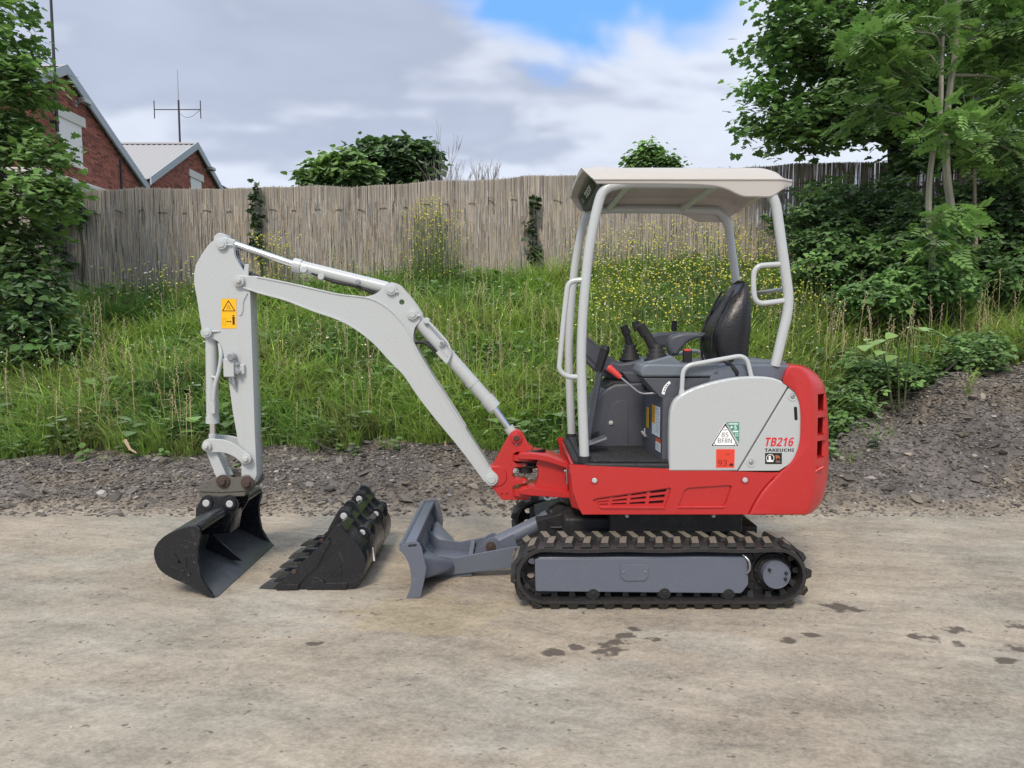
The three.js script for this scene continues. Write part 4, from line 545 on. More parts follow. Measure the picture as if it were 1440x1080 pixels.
{ // quick hitch and ditching bucket
  const qh = part(ex, 'quick_hitch', [0.062, -0.078].map((z) => ext(fillet([[-1.8966, 0.5246], [-1.8739, 0.5595], [-1.7914, 0.5856], [-1.7434, 0.6074], [-1.6754, 0.5856], [-1.5932, 0.6052], [-1.5431, 0.5551], [-1.5654, 0.5246], [-1.6003, 0.5071], [-1.7555, 0.4984], [-1.893, 0.5028]], 0.014, 4), z, z + 0.016, 0.003)).concat([ext([[-1.9015, 0.5113], [-1.599, 0.5113], [-1.6218, 0.4718], [-1.8902, 0.463]], -0.07, 0.07, 0.006), ext([[-1.897, 0.5176], [-1.7913, 0.5442], [-1.7042, 0.5353], [-1.6394, 0.5087], [-1.6618, 0.491], [-1.8892, 0.491]], -0.062, 0.062, 0.004)]), M.hitch);
  for (const [x, y] of [[-1.7406, 0.5682], [-1.593, 0.5573]]) part(qh, 'pin', [...pinBoss(x, y, 0.077, 0.040, 1, 0.014), ...pinBoss(x, y, -0.077, 0.040, -1, 0.014), cylZ(x, y, 0.09, 0.11, 0.022, 6)], M.rust);
  part(qh, 'grease_nipple', [cylZ(-1.7396, 0.5378, 0.076, 0.09, 0.007, 10), cylZ(-1.6008, 0.5291, 0.076, 0.09, 0.007, 10)], M.pin);
  // the bucket: curved shell between two side plates
  const zB = 0.475, backC = cr([[-1.7417, 0.4085], [-1.7889, 0.3986], [-1.8364, 0.3807], [-1.8959, 0.3568], [-1.9444, 0.3169], [-1.9716, 0.2709], [-1.9717, 0.2188], [-1.9466, 0.1586], [-1.8894, 0.1144], [-1.816, 0.0801], [-1.758, 0.0519]], 4), lip = [[-1.6844, 0.0196], [-1.638, -0.0067]];
  const front = [...cr([[-1.638, -0.0067], [-1.6756, 0.0479], [-1.7035, 0.0942], [-1.7212, 0.1506], [-1.7273, 0.2028], [-1.7291, 0.2629], [-1.7192, 0.3228], [-1.7103, 0.3548]], 3), ...[[-1.7169, 0.3906], [-1.732, 0.4065]]];
  const outline = [...backC, ...lip, ...front];
  const bk = part(ex, 'bucket', (() => { const outer = [...backC, ...lip], inner = outer.map(([x, y], i) => { const a = outer[Math.max(0, i - 1)], b = outer[Math.min(outer.length - 1, i + 1)], dx = b[0] - a[0], dy = b[1] - a[1], l = Math.hypot(dx, dy); return [x - dy / l * 0.014, y + dx / l * 0.014]; }).reverse(); return ext([...outer, ...inner], -zB + 0.002, zB - 0.002, 0.003); })(), M.worn, { label: 'wide black ditching bucket hanging on the arm' });
  for (const s of [1, -1]) part(bk, 'side_plate', ext(outline, s > 0 ? zB - 0.012 : -zB, s > 0 ? zB : -zB + 0.012, 0.003), M.black);
  for (const s of [1, -1]) part(bk, 'side_cutter', ext([[-1.7731, 0.4026], [-1.7339, 0.4065], [-1.713, 0.3906], [-1.7085, 0.3508], [-1.7265, 0.2829], [-1.7273, 0.2028], [-1.7126, 0.1144], [-1.6682, 0.0337], [-1.638, -0.0067], [-1.6923, 0.0176], [-1.7539, 0.0579], [-1.7738, 0.1626], [-1.7813, 0.2829]], s > 0 ? zB + 0.001 : -zB - 0.011, s > 0 ? zB + 0.011 : -zB - 0.001, 0.003), M.black);
  part(bk, 'torque_bar', [rod([-1.7335, 0.3843, 0.462], [-1.7335, 0.3843, -0.462], 0.024, 0.024, 24), ext([[-1.8123, 0.3743], [-1.7564, 0.4023], [-1.7411, 0.3903], [-1.797, 0.3623]], -0.46, 0.46, 0.004)], M.black);
  part(bk, 'cutting_edge', ext([[-1.688, 0.0297], [-1.6378, -0.0006], [-1.6321, -0.0087], [-1.6925, 0.0115]], -zB - 0.004, zB + 0.004, 0.002), M.worn);
  part(bk, 'rib', ext([[-1.8634, 0.2292], [-1.7916, 0.1671], [-1.6646, 0.0514], [-1.7776, 0.0603], [-1.8929, 0.1271]], 0.0, 0.012, 0.002), M.black);
  for (const z of [0.078, -0.092]) { const er = part(bk, 'ear', ext([...cr([[-1.9016, 0.3723], [-1.8819, 0.4465], [-1.8638, 0.4726], [-1.8335, 0.4835], [-1.7995, 0.4748], [-1.7567, 0.4726], [-1.7135, 0.4835], [-1.6752, 0.4748], [-1.6505, 0.4421], [-1.6558, 0.4073], [-1.6784, 0.3723], [-1.7102, 0.3155], [-1.7378, 0.2585]], 3), ...[[-1.8714, 0.2498]]], z, z + 0.014, 0.003), M.black); if (z > 0) for (const [x, y] of [[-1.8393, 0.4381], [-1.6982, 0.4338]]) { part(er, 'boss', ext(disc(x, y, 0.038, 24), 0.09, 0.104, 0.004, [disc(x, y, 0.022, 20)]), M.black); part(er, 'pin', cylZ(x, y, 0.06, 0.108, 0.0215), M.pin); } }
  part(bk, 'ear_bridge', [ext([[-1.9138, 0.4109], [-1.6871, 0.3753], [-1.713, 0.2458], [-1.9243, 0.2323]], -0.078, 0.078, 0.005), rod([-1.8786, 0.4154, 0.08], [-1.8786, 0.4154, -0.08], 0.022), rod([-1.7342, 0.4109, 0.08], [-1.7342, 0.4109, -0.08], 0.022)], M.black);
  part(bk, 'bolt', [[-1.7804, 0.1322], [-1.7465, 0.2045], [-1.7391, 0.3044]].flatMap(([x, y]) => cylZ(x, y, 0.484, 0.491, 0.006, 8)), M.worn);
  part(bk, 'emblem', [ext([[-1.8942, 0.1948], [-1.8607, 0.2509], [-1.8197, 0.1948]], 0.4745, 0.479, 0.002), ext([[-1.8423, 0.2188], [-1.795, 0.2268], [-1.7931, 0.1707], [-1.8443, 0.1667]], 0.4745, 0.479, 0.002), ext([[-1.883, 0.1787], [-1.8056, 0.1506], [-1.81, 0.1385], [-1.8874, 0.1667]], 0.4745, 0.479, 0.002)], M.black, { label: 'raised emblem on the bucket side' });
}
// --- loose buckets standing on the yard
function looseBucket(name, label, zc, half, nTeeth, dx, earHalf, group) {
  const b = thing(name, label, 'bucket', [-1.05 + dx, 0, zc], group), T = (g) => (Array.isArray(g) ? g.map(T) : g.translate(dx, 0, zc));
  const backC = cr([[-1.3282, -0.0012], [-1.178, -0.0033], [-1.0155, -0.0045], [-0.9464, -0.0012], [-0.8974, 0.0134], [-0.8561, 0.0592], [-0.8348, 0.1194], [-0.8358, 0.1816], [-0.8652, 0.2436], [-0.9008, 0.2849], [-0.9405, 0.3261], [-0.9739, 0.3734]], 4);
  const outline = [...backC, ...[[-0.992, 0.3754], [-1.0085, 0.3549], [-1.0996, 0.2436], [-1.1657, 0.1816], [-1.2235, 0.136], [-1.2898, 0.0737], [-1.3479, 0.0238]]];
  const shell = (() => { const outer = cr([[-1.3323, -0.0024], [-1.178, -0.0033], [-1.0155, -0.0045], [-0.9464, -0.0012], [-0.8974, 0.0134], [-0.8561, 0.0592], [-0.8348, 0.1194], [-0.8358, 0.1816], [-0.8652, 0.2436], [-0.9008, 0.2849], [-0.9405, 0.3261], [-0.9719, 0.3713]], 4), inner = outer.map(([x, y], i) => { const a = outer[Math.max(0, i - 1)], c = outer[Math.min(outer.length - 1, i + 1)], ux = c[0] - a[0], uy = c[1] - a[1], l = Math.hypot(ux, uy); return [x - uy / l * 0.013, y + ux / l * 0.013]; }).reverse(); return ext([...outer, ...inner], -half + 0.002, half - 0.002, 0.003); })();
  part(b, 'shell', T(shell), M.black);
  for (const s of [1, -1]) {
    part(b, 'side_plate', T(ext(outline, s > 0 ? half - 0.012 : -half, s > 0 ? half : -half + 0.012, 0.003)), M.black);
    part(b, 'side_cutter', T(ext([[-1.3479, 0.0238], [-1.2235, 0.136], [-1.0996, 0.2436], [-1.0419, 0.3014], [-1.0261, 0.2849], [-1.0933, 0.1609], [-1.1101, 0.1319], [-1.1679, 0.0862], [-1.2013, 0.0446], [-1.2265, 0.0071], [-1.3323, -0.0012]], s > 0 ? half + 0.001 : -half - 0.013, s > 0 ? half + 0.013 : -half - 0.001, 0.003)), M.black);
    part(b, 'wear_strip', T([ext(fillet([[-1.1736, 0.0113], [-1.1361, 0.0571], [-1.0752, 0.0571], [-1.0634, 0.0405], [-0.9822, 0.0405], [-0.9334, 0.0446], [-0.9424, -0.0012], [-1.1658, -0.0012]], 0.006, 3), s > 0 ? half + 0.0005 : -half - 0.010, s > 0 ? half + 0.010 : -half - 0.0005, 0.003), ext(fillet([[-1.3399, 0.0196], [-1.3151, 0.0384], [-1.2096, 0.0363], [-1.2184, 0.0071], [-1.3363, 0.0009]], 0.006, 3), s > 0 ? half + 0.0135 : -half - 0.020, s > 0 ? half + 0.020 : -half - 0.0135, 0.002)]), M.black);
  }
  for (let i = 0; i < nTeeth; i++) {
    const z = mix(half - 0.03, -half + 0.03, nTeeth > 1 ? i / (nTeeth - 1) : 0.5);
    const tt = part(b, 'tooth', T(hull([[-1.45, 0.0009], [-1.4416, 0.0113]].flatMap(([x, y]) => [[x, y, z + 0.016], [x, y, z - 0.016]]).concat([[-1.388, 0.0446], [-1.3069, 0.0405], [-1.3161, -0.0012], [-1.3811, -0.002]].flatMap(([x, y]) => [[x, y, z + 0.027], [x, y, z - 0.027]])))), M.worn);
    part(b, 'tooth_adapter', T(ext([[-1.3636, 0.0446], [-1.3305, 0.0696], [-1.225, 0.0696], [-1.2339, 0.0363], [-1.3077, 0.0071], [-1.3483, 0.0071]], z - 0.022, z + 0.022, 0.006)), M.black); part(tt, 'tooth_pin', T(cylZ(-1.3397, 0.028, z - 0.031, z + 0.031, 0.008, 10)), M.rust);
  }
  part(b, 'cutting_edge', T(ext([[-1.3646, 0.0071], [-1.3069, 0.0384], [-1.2909, 0.0321], [-1.2999, -0.0033], [-1.3486, -0.0033]], -half + 0.0, half - 0.0, 0.002)), M.black);
  part(b, 'retaining_bolt', T([cylZ(-1.2372, 0.1105, half + 0.012, half + 0.018, 0.014, 14)]), M.rust, { label: 'small red-painted bolt on the bucket side' });
  part(b, 'emblem', T([[[-1.0677, 0.098], [-0.9697, 0.1477], [-0.9699, 0.1332], [-1.0678, 0.0897]], [[-0.982, 0.1353], [-0.9698, 0.1394], [-0.9711, 0.0732], [-0.9832, 0.0732]], [[-1.0598, 0.0856], [-0.9904, 0.1187], [-0.9907, 0.1063], [-1.0438, 0.0773]], [[-1.0399, 0.0732], [-0.9909, 0.0939], [-0.9911, 0.0815], [-1.0197, 0.069]]].map((q) => ext(q, half - 0.0005, half + 0.004, 0.0015))), M.black, { label: 'raised triangular emblem' });
  part(b, 'seam', T(ext([[-1.0905, 0.1642], [-0.9263, 0.3126], [-0.9224, 0.3043], [-1.0826, 0.158]], half - 0.0005, half + 0.003, 0.001)), M.black);
  part(b, 'top_bar', T(hull([[-0.9922, 0.3672], [-0.9677, 0.3795], [-0.9361, 0.3466], [-0.9608, 0.3178]].flatMap(([x, y]) => [[x, y, half - 0.01], [x, y, -half + 0.01]]))), M.black);
  for (const s of [1, -1]) {
    const z = s > 0 ? earHalf - 0.016 : -earHalf;
    const er = part(b, 'ear', T(ext([...[[-1.1015, 0.2847]], ...cr([[-1.0351, 0.4063], [-1.0178, 0.4236], [-0.9965, 0.4258], [-0.9732, 0.4149], [-0.9587, 0.3933], [-0.9422, 0.3629], [-0.9171, 0.3325], [-0.8919, 0.3108], [-0.8665, 0.2978], [-0.8477, 0.2673], [-0.844, 0.2324], [-0.8511, 0.1888], [-0.8605, 0.1363]], 3), ...[[-0.8748, 0.0399], [-0.8924, 0.0135], [-0.9427, 0.0838], [-1.0089, 0.215], [-1.0508, 0.2586]]], z, z + 0.016, 0.004)), M.black);
    for (const [x, y] of [[-0.9993, 0.3743], [-0.8925, 0.2724]]) { part(er, 'boss', T(cylZ(x, y, s > 0 ? z + 0.014 : z - 0.012, s > 0 ? z + 0.030 : z + 0.002, 0.044, 28, 0.006)), M.black); part(er, 'pin', T(cylZ(x, y, s > 0 ? z : z - 0.020, s > 0 ? z + 0.038 : z + 0.016, 0.020, 20)), M.pin); }
  }
  part(b, 'ear_tube', T([rod([-1.0017, 0.3716, earHalf - 0.01], [-1.0017, 0.3716, -earHalf + 0.01], 0.03), rod([-0.8925, 0.2716, earHalf - 0.01], [-0.8925, 0.2716, -earHalf + 0.01], 0.03)]), M.black);
  return b;
}
const lb = looseBucket('toothed_bucket', 'wider toothed black digging bucket on the ground beside the ditching bucket', 0.06, 0.295, 4, 0, 0.083);
{ const g = hull([[-0.815, 0.20, 0.215], [-0.805, 0.13, 0.215], [-0.80, 0.13, 0.245], [-0.81, 0.20, 0.245]].concat([[-0.822, 0.20, 0.215], [-0.812, 0.13, 0.245]])); part(lb, 'label', g, flat(0.6, 0.6, 0.58, 0.6), { label: 'small white paper label on the back' }); }
looseBucket('toothed_bucket', 'narrow toothed black bucket standing behind the wider loose bucket', -0.365, 0.135, 2, 0.0, 0.083);

// --- upper structure
{
  const slots = [[[0.4577, 0.555], [0.5351, 0.5668], [0.5313, 0.559], [0.4577, 0.5491]], [[0.5506, 0.5688], [0.6358, 0.5814], [0.632, 0.5708], [0.5468, 0.5609]], [[0.6512, 0.5838], [0.7402, 0.5972], [0.7365, 0.5838], [0.6475, 0.5728]], [[0.7557, 0.5995], [0.8484, 0.6129], [0.8429, 0.5944], [0.752, 0.5853]],
    [[0.4617, 0.5412], [0.5314, 0.5491], [0.5296, 0.54], [0.4656, 0.5353]], [[0.5469, 0.5507], [0.6321, 0.5609], [0.6284, 0.5471], [0.5451, 0.5412]], [[0.6476, 0.5625], [0.7367, 0.5728], [0.7331, 0.555], [0.6439, 0.5491]], [[0.7522, 0.5743], [0.8412, 0.5838], [0.8357, 0.5629], [0.7486, 0.5562]],
    [[0.4734, 0.5286], [0.5277, 0.5318], [0.5259, 0.5231], [0.4813, 0.5223]], [[0.5433, 0.5326], [0.6286, 0.5373], [0.6268, 0.5247], [0.5414, 0.5231]], [[0.6441, 0.5381], [0.7332, 0.5436], [0.7296, 0.527], [0.6404, 0.5247]], [[0.7487, 0.5444], [0.834, 0.5507], [0.8285, 0.5294], [0.7451, 0.527]]];
  const panelHole = fillet([[0.9006, 0.5136], [0.9337, 0.6121], [0.9567, 0.6259], [1.1848, 0.6416], [1.2044, 0.6317], [1.172, 0.5294], [1.1529, 0.5136]], 0.012, 4);
  const recess = fillet([[0.4305, 0.5531], [0.4576, 0.5688], [0.8675, 0.6278], [0.8718, 0.6042], [0.8424, 0.5097], [0.8347, 0.5057], [0.4892, 0.5057], [0.4736, 0.5136]], 0.008, 3);
  const skirt = [...cr([[0.3129, 0.7532], [0.3209, 0.7063]], 2), ...[[1.4579, 0.7043]], ...cr([[1.4542, 0.6984], [1.4239, 0.6749], [1.3901, 0.6396], [1.3564, 0.5964], [1.323, 0.5412], [1.3009, 0.4939], [1.2899, 0.4702]], 4), ...[[0.3846, 0.4702], [0.3571, 0.5176], [0.3294, 0.6042]]];
  for (const s of [1, -1]) {
    const z0 = s > 0 ? 0.468 : -0.49, z1 = s > 0 ? 0.49 : -0.468;
    const sk = part(ex, 'side_skirt', ext(skirt, z0, z1, 0.005, [panelHole, recess]), M.red);
    const zr = s > 0 ? 0.462 : -0.478, zR = s > 0 ? 0.478 : -0.462;
    part(sk, 'pressed_panel', ext(fillet([[0.8777, 0.4939], [0.914, 0.6278], [0.9486, 0.6435], [1.2076, 0.6592], [1.2237, 0.6357], [1.1879, 0.5097], [1.1611, 0.4939]], 0.012, 4), zr, zR + (s > 0 ? 0.001 : 0), 0.003), M.red);
    part(sk, 'louvre_panel', ext(fillet([[0.4112, 0.5491], [0.4497, 0.5806], [0.8828, 0.6396], [0.8874, 0.6003], [0.8543, 0.4978], [0.8427, 0.4939], [0.4854, 0.4939], [0.4581, 0.5057]], 0.008, 3), zr, zR, 0.002, slots), M.red);
    part(sk, 'panel_lip', [ext([[0.4735, 0.5195], [0.8306, 0.5195], [0.8348, 0.5037], [0.4853, 0.5037]], s > 0 ? 0.474 : -0.497, s > 0 ? 0.497 : -0.474, 0.004), ext([[0.9082, 0.5195], [1.1644, 0.5195], [1.157, 0.5057], [0.9007, 0.5057]], s > 0 ? 0.474 : -0.495, s > 0 ? 0.495 : -0.474, 0.004)], M.red);
    for (const [x, y] of [[0.449, 0.6612], [1.2675, 0.6632]]) { const w = part(sk, 'bolt_cup', ext(disc(x, y, 0.022, 24), s > 0 ? 0.489 : -0.494, s > 0 ? 0.494 : -0.489, 0.002, [disc(x, y, 0.0165, 20)]), M.red); part(w, 'bolt', cylZ(x, y, s > 0 ? 0.486 : -0.500, s > 0 ? 0.500 : -0.486, 0.0145, 20, 0.004), M.pin); }
    part(sk, 'drain_plug', [cylZ(0.6361, 0.4515, s > 0 ? 0.42 : -0.45, s > 0 ? 0.45 : -0.42, 0.010, 10), cylZ(1.1152, 0.4515, s > 0 ? 0.42 : -0.45, s > 0 ? 0.45 : -0.42, 0.010, 10)], M.pin);
  }
  part(ex, 'front_apron', [ext([[0.3325, 0.7249], [0.3731, 0.7249], [0.3994, 0.4693], [0.3748, 0.4859]], -0.44, 0.40, 0.01)], M.red);
  part(ex, 'engine_bay', [bx(0.44, 1.30, 0.515, 0.70, -0.459, 0.459, 0.01), ext([[0.8751, 0.706], [0.8695, 1.0284], [0.8993, 1.0986], [1.0258, 1.1647], [1.2376, 1.2113], [1.4702, 1.1919], [1.62, 1.1064], [1.6315, 0.8716], [1.477, 0.6981], [1.2954, 0.4675], [1.0991, 0.4675]], -0.455, 0.455, 0.01)], M.gap);

  // counterweight, rounded in plan, with vent openings cut through its corners
  const cw = [...cr([[1.4655, 0.7063], [1.5148, 0.7376], [1.5599, 0.7786], [1.5892, 0.8274], [1.6066, 0.8858], [1.6082, 0.9557], [1.6037, 1.0331], [1.5923, 1.091], [1.5601, 1.1372], [1.5014, 1.1757], [1.4664, 1.193]], 4), ...cr([[1.4768, 1.2294], [1.4911, 1.2639], [1.5135, 1.2823], [1.5516, 1.2861], [1.5938, 1.2792], [1.6329, 1.2543], [1.6725, 1.2141], [1.695, 1.1719], [1.7062, 1.1257], [1.7171, 1.0331], [1.7263, 0.878], [1.7304, 0.761], [1.7287, 0.6435], [1.7146, 0.5491], [1.695, 0.4978], [1.6707, 0.4702]], 4), ...[[1.2938, 0.4702]], ...cr([[1.3048, 0.4939], [1.3269, 0.5412], [1.3603, 0.5964], [1.3939, 0.6396], [1.4278, 0.6749]], 4)];
  const g0 = new THREE.ExtrudeGeometry(shapeOf(cw), { depth: 0.98, steps: 44, bevelEnabled: true, bevelSize: 0.012, bevelThickness: 0.012, bevelOffset: -0.012, bevelSegments: 3 }); g0.translate(0, 0, -0.49);
  { const p = g0.attributes.position, xc = 1.42; for (let i = 0; i < p.count; i++) { const x = p.getX(i), z = p.getZ(i); if (x > xc) { const q = clamp((Math.abs(z) - 0.30) / 0.202), f = 1 - 0.30 * Math.pow(q, 3) ; const over = x - xc; p.setX(i, xc + over * mix(1.20, f, sstep(0, 1, q))); } } g0.deleteAttribute('uv'); g0.deleteAttribute('normal'); }
  let cg = toCreasedNormals(g0, 0.6); cg.setAttribute('uv', new THREE.BufferAttribute(new Float32Array(cg.attributes.position.count * 2), 2));
  { const ev = new Evaluator(); ev.attributes = ['position', 'normal', 'uv']; let A = new Brush(cg); A.updateMatrixWorld();
    const cut = (x0, x1, y0, y1, z0, z1) => { const c = new THREE.BoxGeometry(x1 - x0, y1 - y0, z1 - z0); c.translate((x0 + x1) / 2, (y0 + y1) / 2, (z0 + z1) / 2); const B = new Brush(c); B.updateMatrixWorld(); A = ev.evaluate(A, B, SUBTRACTION); };
    for (const [a, b] of [[554, 578], [587, 612.5], [620, 645]]) {
      const [x0, yt] = [1.66, 1.1841], [x1] = [1.7026, 1.1841], yT = [-2.786, 1.1841][1] - (a - 540) * 0.003853, yB = [-2.786, 1.1841][1] - (b - 540) * 0.003853;
      for (const s of [1, -1]) { cut(x0 - 0.004, x0 + 0.052, yB, yT, s > 0 ? 0.32 : -0.60, s > 0 ? 0.60 : -0.32); cut(x0 + 0.045, x0 + 0.3, yB + 0.004, yT - 0.002, s > 0 ? 0.42 : -0.60, s > 0 ? 0.60 : -0.42); }
    }
    cg = A.geometry; }
  const cwm = part(ex, 'counterweight', cg, M.red);
  part(cwm, 'vent_liner', [bx(1.55, 1.60, 0.72, 1.16, 0.26, 0.318, 0.004), bx(1.55, 1.60, 0.72, 1.16, -0.318, -0.26, 0.004)], M.gap);
  part(cwm, 'rubber_seal', [1, -1].map((s) => { const o = cr([[1.458, 0.7004], [1.4846, 0.7141], [1.5149, 0.7356], [1.5619, 0.7767], [1.5931, 0.8274], [1.6097, 0.8858], [1.612, 0.9557], [1.6076, 1.0331], [1.596, 1.0949], [1.5638, 1.1411], [1.5013, 1.1795], [1.4547, 1.2026]], 5).map(([x, y]) => V(x, y, s * 0.487)); return sweep(o, 0.009, 8); }), M.gap);
  part(cwm, 'crease', [1, -1].map((s) => sweep(cr([[1.5497, 0.6121], [1.5946, 0.6592], [1.6473, 0.7063], [1.6927, 0.7337]], 5).map(([x, y]) => V(x, y, s * 0.486)), 0.008, 8)), M.red);

  // white covers
  const front = [...[[0.8553, 0.7132], [0.8517, 0.9176]], ...cr([[0.8523, 0.9951], [0.8572, 1.0453], [0.8736, 1.0915], [0.9037, 1.1242], [0.9567, 1.155], [1.0326, 1.1838], [1.1277, 1.2087], [1.2229, 1.224], [1.3183, 1.2279], [1.3949, 1.2221], [1.4411, 1.2087]], 4), ...[[1.4916, 1.1826], [1.226, 0.7132]]];
  const rear = [...[[1.2337, 0.7132], [1.4986, 1.1792]], ...cr([[1.5149, 1.1723], [1.5542, 1.1396], [1.582, 1.1069], [1.5949, 1.0646], [1.601, 0.9951], [1.6016, 0.9176], [1.5882, 0.8555], [1.5573, 0.7971], [1.5124, 0.7542], [1.4518, 0.7132]], 4)];
  for (const s of [1, -1]) {
    const c = part(ex, 'side_cover', ext(front, s > 0 ? 0.44 : -0.495, s > 0 ? 0.495 : -0.44, 0.011, [], 5), M.white), d = part(ex, 'service_door', ext(rear, s > 0 ? 0.44 : -0.493, s > 0 ? 0.493 : -0.44, 0.005, [], 4), M.white);
    part(d, 'slot_shade_inlay', ext(fillet([[1.5201, 1.0646], [1.5374, 1.0646], [1.5435, 0.9912], [1.5262, 0.9912]], 0.008, 4), s > 0 ? 0.485 : -0.4938, s > 0 ? 0.4938 : -0.485, 0.0005), M.gap);  // solid near-black inlay; its colour stands in for shade inside an open slot
    for (const [x, y] of [[1.5127, 1.1204], [1.2981, 0.76]]) { const k = part(d, 'lock_cup', ext(disc(x, y, 0.025, 28), s > 0 ? 0.492 : -0.496, s > 0 ? 0.496 : -0.492, 0.0015, [disc(x, y, 0.019, 24)]), M.white); part(k, 'lock', [cylZ(x, y, s > 0 ? 0.484 : -0.498, s > 0 ? 0.498 : -0.484, 0.012, 20)], M.steel); }
    part(c, 'grab_rail', tube([[0.9197, 1.1359, 0.47 * s], [0.9247, 1.2823, 0.468 * s], [1.2662, 1.3435, 0.46 * s], [1.3005, 1.2088, 0.466 * s]], 0.0125, 0.055, 12), M.white);
    part(c, 'rail_boot', [rod([0.92, 1.1243, 0.47 * s], [0.9205, 1.1552, 0.47 * s], 0.018, 0.014, 14), rod([1.3007, 1.2011, 0.466 * s], [1.2961, 1.2281, 0.466 * s], 0.018, 0.014, 14)], M.white);
    if (s > 0) {
      decal(c, 'number_sticker', [[1.0742, 0.8486], [1.1501, 0.9797], [1.2301, 0.8486]], 0.4962, 400, 340, (x, w, h) => {
        x.fillStyle = '#f2f3f2'; x.fillRect(0, 0, w, h); x.strokeStyle = '#23282c'; x.lineWidth = 13; x.beginPath(); x.moveTo(w / 2, 22); x.lineTo(w - 20, h - 12); x.lineTo(20, h - 12); x.closePath(); x.stroke();
        x.fillStyle = '#23282c'; for (const [a, b] of [[48, 312], [352, 312], [200, 56]]) { x.beginPath(); x.moveTo(a, b - 34); x.lineTo(a + 34, b + 20); x.lineTo(a - 34, b + 20); x.fill(); } x.fillStyle = '#e8e8e6'; for (const [a, b] of [[50, 314], [350, 314], [200, 66]]) { x.beginPath(); x.arc(a, b, 13, 0, 7); x.fill(); }
        x.fillStyle = '#555'; x.fillRect(165, 96, 70, 5); x.fillRect(172, 108, 56, 5);
        x.fillStyle = '#22262b'; x.textAlign = 'center'; x.font = '92px sans-serif'; x.fillText('85', w / 2, 208); x.font = '88px sans-serif'; x.fillText('BF8N', w / 2, 290);
      }, 'triangular registration sticker reading 85 BF8N');
      decal(c, 'green_sticker', [[1.1577, 0.9804], [1.2269, 0.9804], [1.2297, 0.8672]], 0.4959, 180, 280, (x, w, h) => { x.fillStyle = '#4d8a76'; x.fillRect(0, 0, w, h); x.fillStyle = '#d8ebe4'; x.fillRect(30, 14, 130, 16); x.beginPath(); x.arc(72, 66, 15, 0, 7); x.fill(); x.font = 'bold 74px sans-serif'; x.fillText('5', 104, 96); x.fillRect(88, 112, 76, 22); x.strokeStyle = '#d8ebe4'; x.lineWidth = 7; x.strokeRect(128, 152, 32, 32); }, 'green corner sticker with a 5');
      decal(c, 'noise_sticker', [[1.1053, 0.8342], [1.2074, 0.8342], [1.2072, 0.7309], [1.1077, 0.7309]], 0.4961, 260, 280, (x, w, h) => { x.fillStyle = '#d8422e'; x.fillRect(0, 0, w, h); x.strokeStyle = '#e9776a'; x.lineWidth = 10; x.strokeRect(0, 0, w, h); x.fillStyle = '#4c0f0c'; x.font = '122px sans-serif'; x.fillText('93', 26, 250); x.beginPath(); x.arc(215, 238, 28, Math.PI, 0); x.fill(); x.fillRect(187, 236, 56, 16); x.font = '48px sans-serif'; x.fillText('Lw', 130, 90); }, 'red noise level sticker reading 93');
      const text = (str, size, depth, sx, shear) => { const g = new TextGeometry(str, { font, size, depth, curveSegments: 4 }); g.computeBoundingBox(); const w = g.boundingBox.max.x - g.boundingBox.min.x; g.translate(-g.boundingBox.min.x, 0, 0); g.scale(sx / w, 1, 1); if (shear) g.applyMatrix4(new THREE.Matrix4().set(1, shear, 0, 0, 0, 1, 0, 0, 0, 0, 1, 0, 0, 0, 0, 1)); return g; };
      const [tx, ty] = [1.3654, 0.8495], [tx2] = [1.5195, 0.8495], [kx, ky] = [1.3701, 0.8203], [kx2] = [1.5281, 0.8203];
      part(d, 'model_lettering', text('TB216', 0.0475, 0.0012, tx2 - tx, 0.2).translate(tx, ty, 0.4932), flat(0.60, 0.022, 0.03, 0.4), { label: 'red slanted lettering TB216' });
      part(d, 'maker_lettering', text('TAKEUCHI', 0.0165, 0.0012, kx2 - kx, 0).translate(kx, ky, 0.4932), flat(0.02, 0.022, 0.025, 0.4), { label: 'small black maker lettering' });
      decal(d, 'logo_sticker', [[1.3722, 0.8125], [1.4628, 0.8125], [1.4646, 0.752], [1.3739, 0.752]], 0.4944, 300, 200, (x, w, h) => { x.fillStyle = '#16171a'; x.fillRect(0, 0, w, h); x.strokeStyle = '#e8e8e6'; x.lineWidth = 12; x.beginPath(); x.arc(92, 92, 66, 0, 7); x.stroke(); x.fillStyle = '#e8e8e6'; x.fillRect(34, 128, 116, 34); x.beginPath(); x.moveTo(68, 128); x.lineTo(60, 60); x.lineTo(96, 44); x.lineTo(112, 128); x.fill(); x.fillStyle = '#b2603a'; x.beginPath(); x.moveTo(178, 40); x.quadraticCurveTo(270, 30, 262, 110); x.lineTo(226, 84); x.lineTo(200, 118); x.closePath(); x.fill(); x.fillStyle = '#9c8272'; x.fillRect(190, 140, 82, 12); x.fillRect(190, 160, 82, 10); }, 'small black square logo sticker');
    }
  }
  // rear deck between seat and counterweight
  part(ex, 'rear_deck', [ext([...[[1.0724, 1.1818], [1.0904, 1.2521]], ...cr([[1.1364, 1.2813], [1.2452, 1.2891], [1.51, 1.2832], [1.5298, 1.2716], [1.5242, 1.2013]], 3)], -0.43, 0.435, 0.012, [], 3)], M.grey);
  part(ex, 'deck_lid', [ext([[1.2901, 1.3135], [1.5014, 1.3057], [1.5099, 1.2822], [1.2751, 1.2861]], -0.3, 0.41, 0.006)], M.consoleTop);
  part(ex, 'fuel_hose', sweep(new THREE.CatmullRomCurve3([V(1.1717, 1.3071, 0.40), V(1.2035, 1.276, 0.43), V(1.2278, 1.2371, 0.43), V(1.1971, 1.2215, 0.40), V(1.1578, 1.2371, 0.38)]).getPoints(24), 0.012, 8), M.hose);
  part(ex, 'deck_front_panel', [bx(1.03, 1.14, 1.10, 1.26, -0.40, 0.42, 0.012)], M.knob);

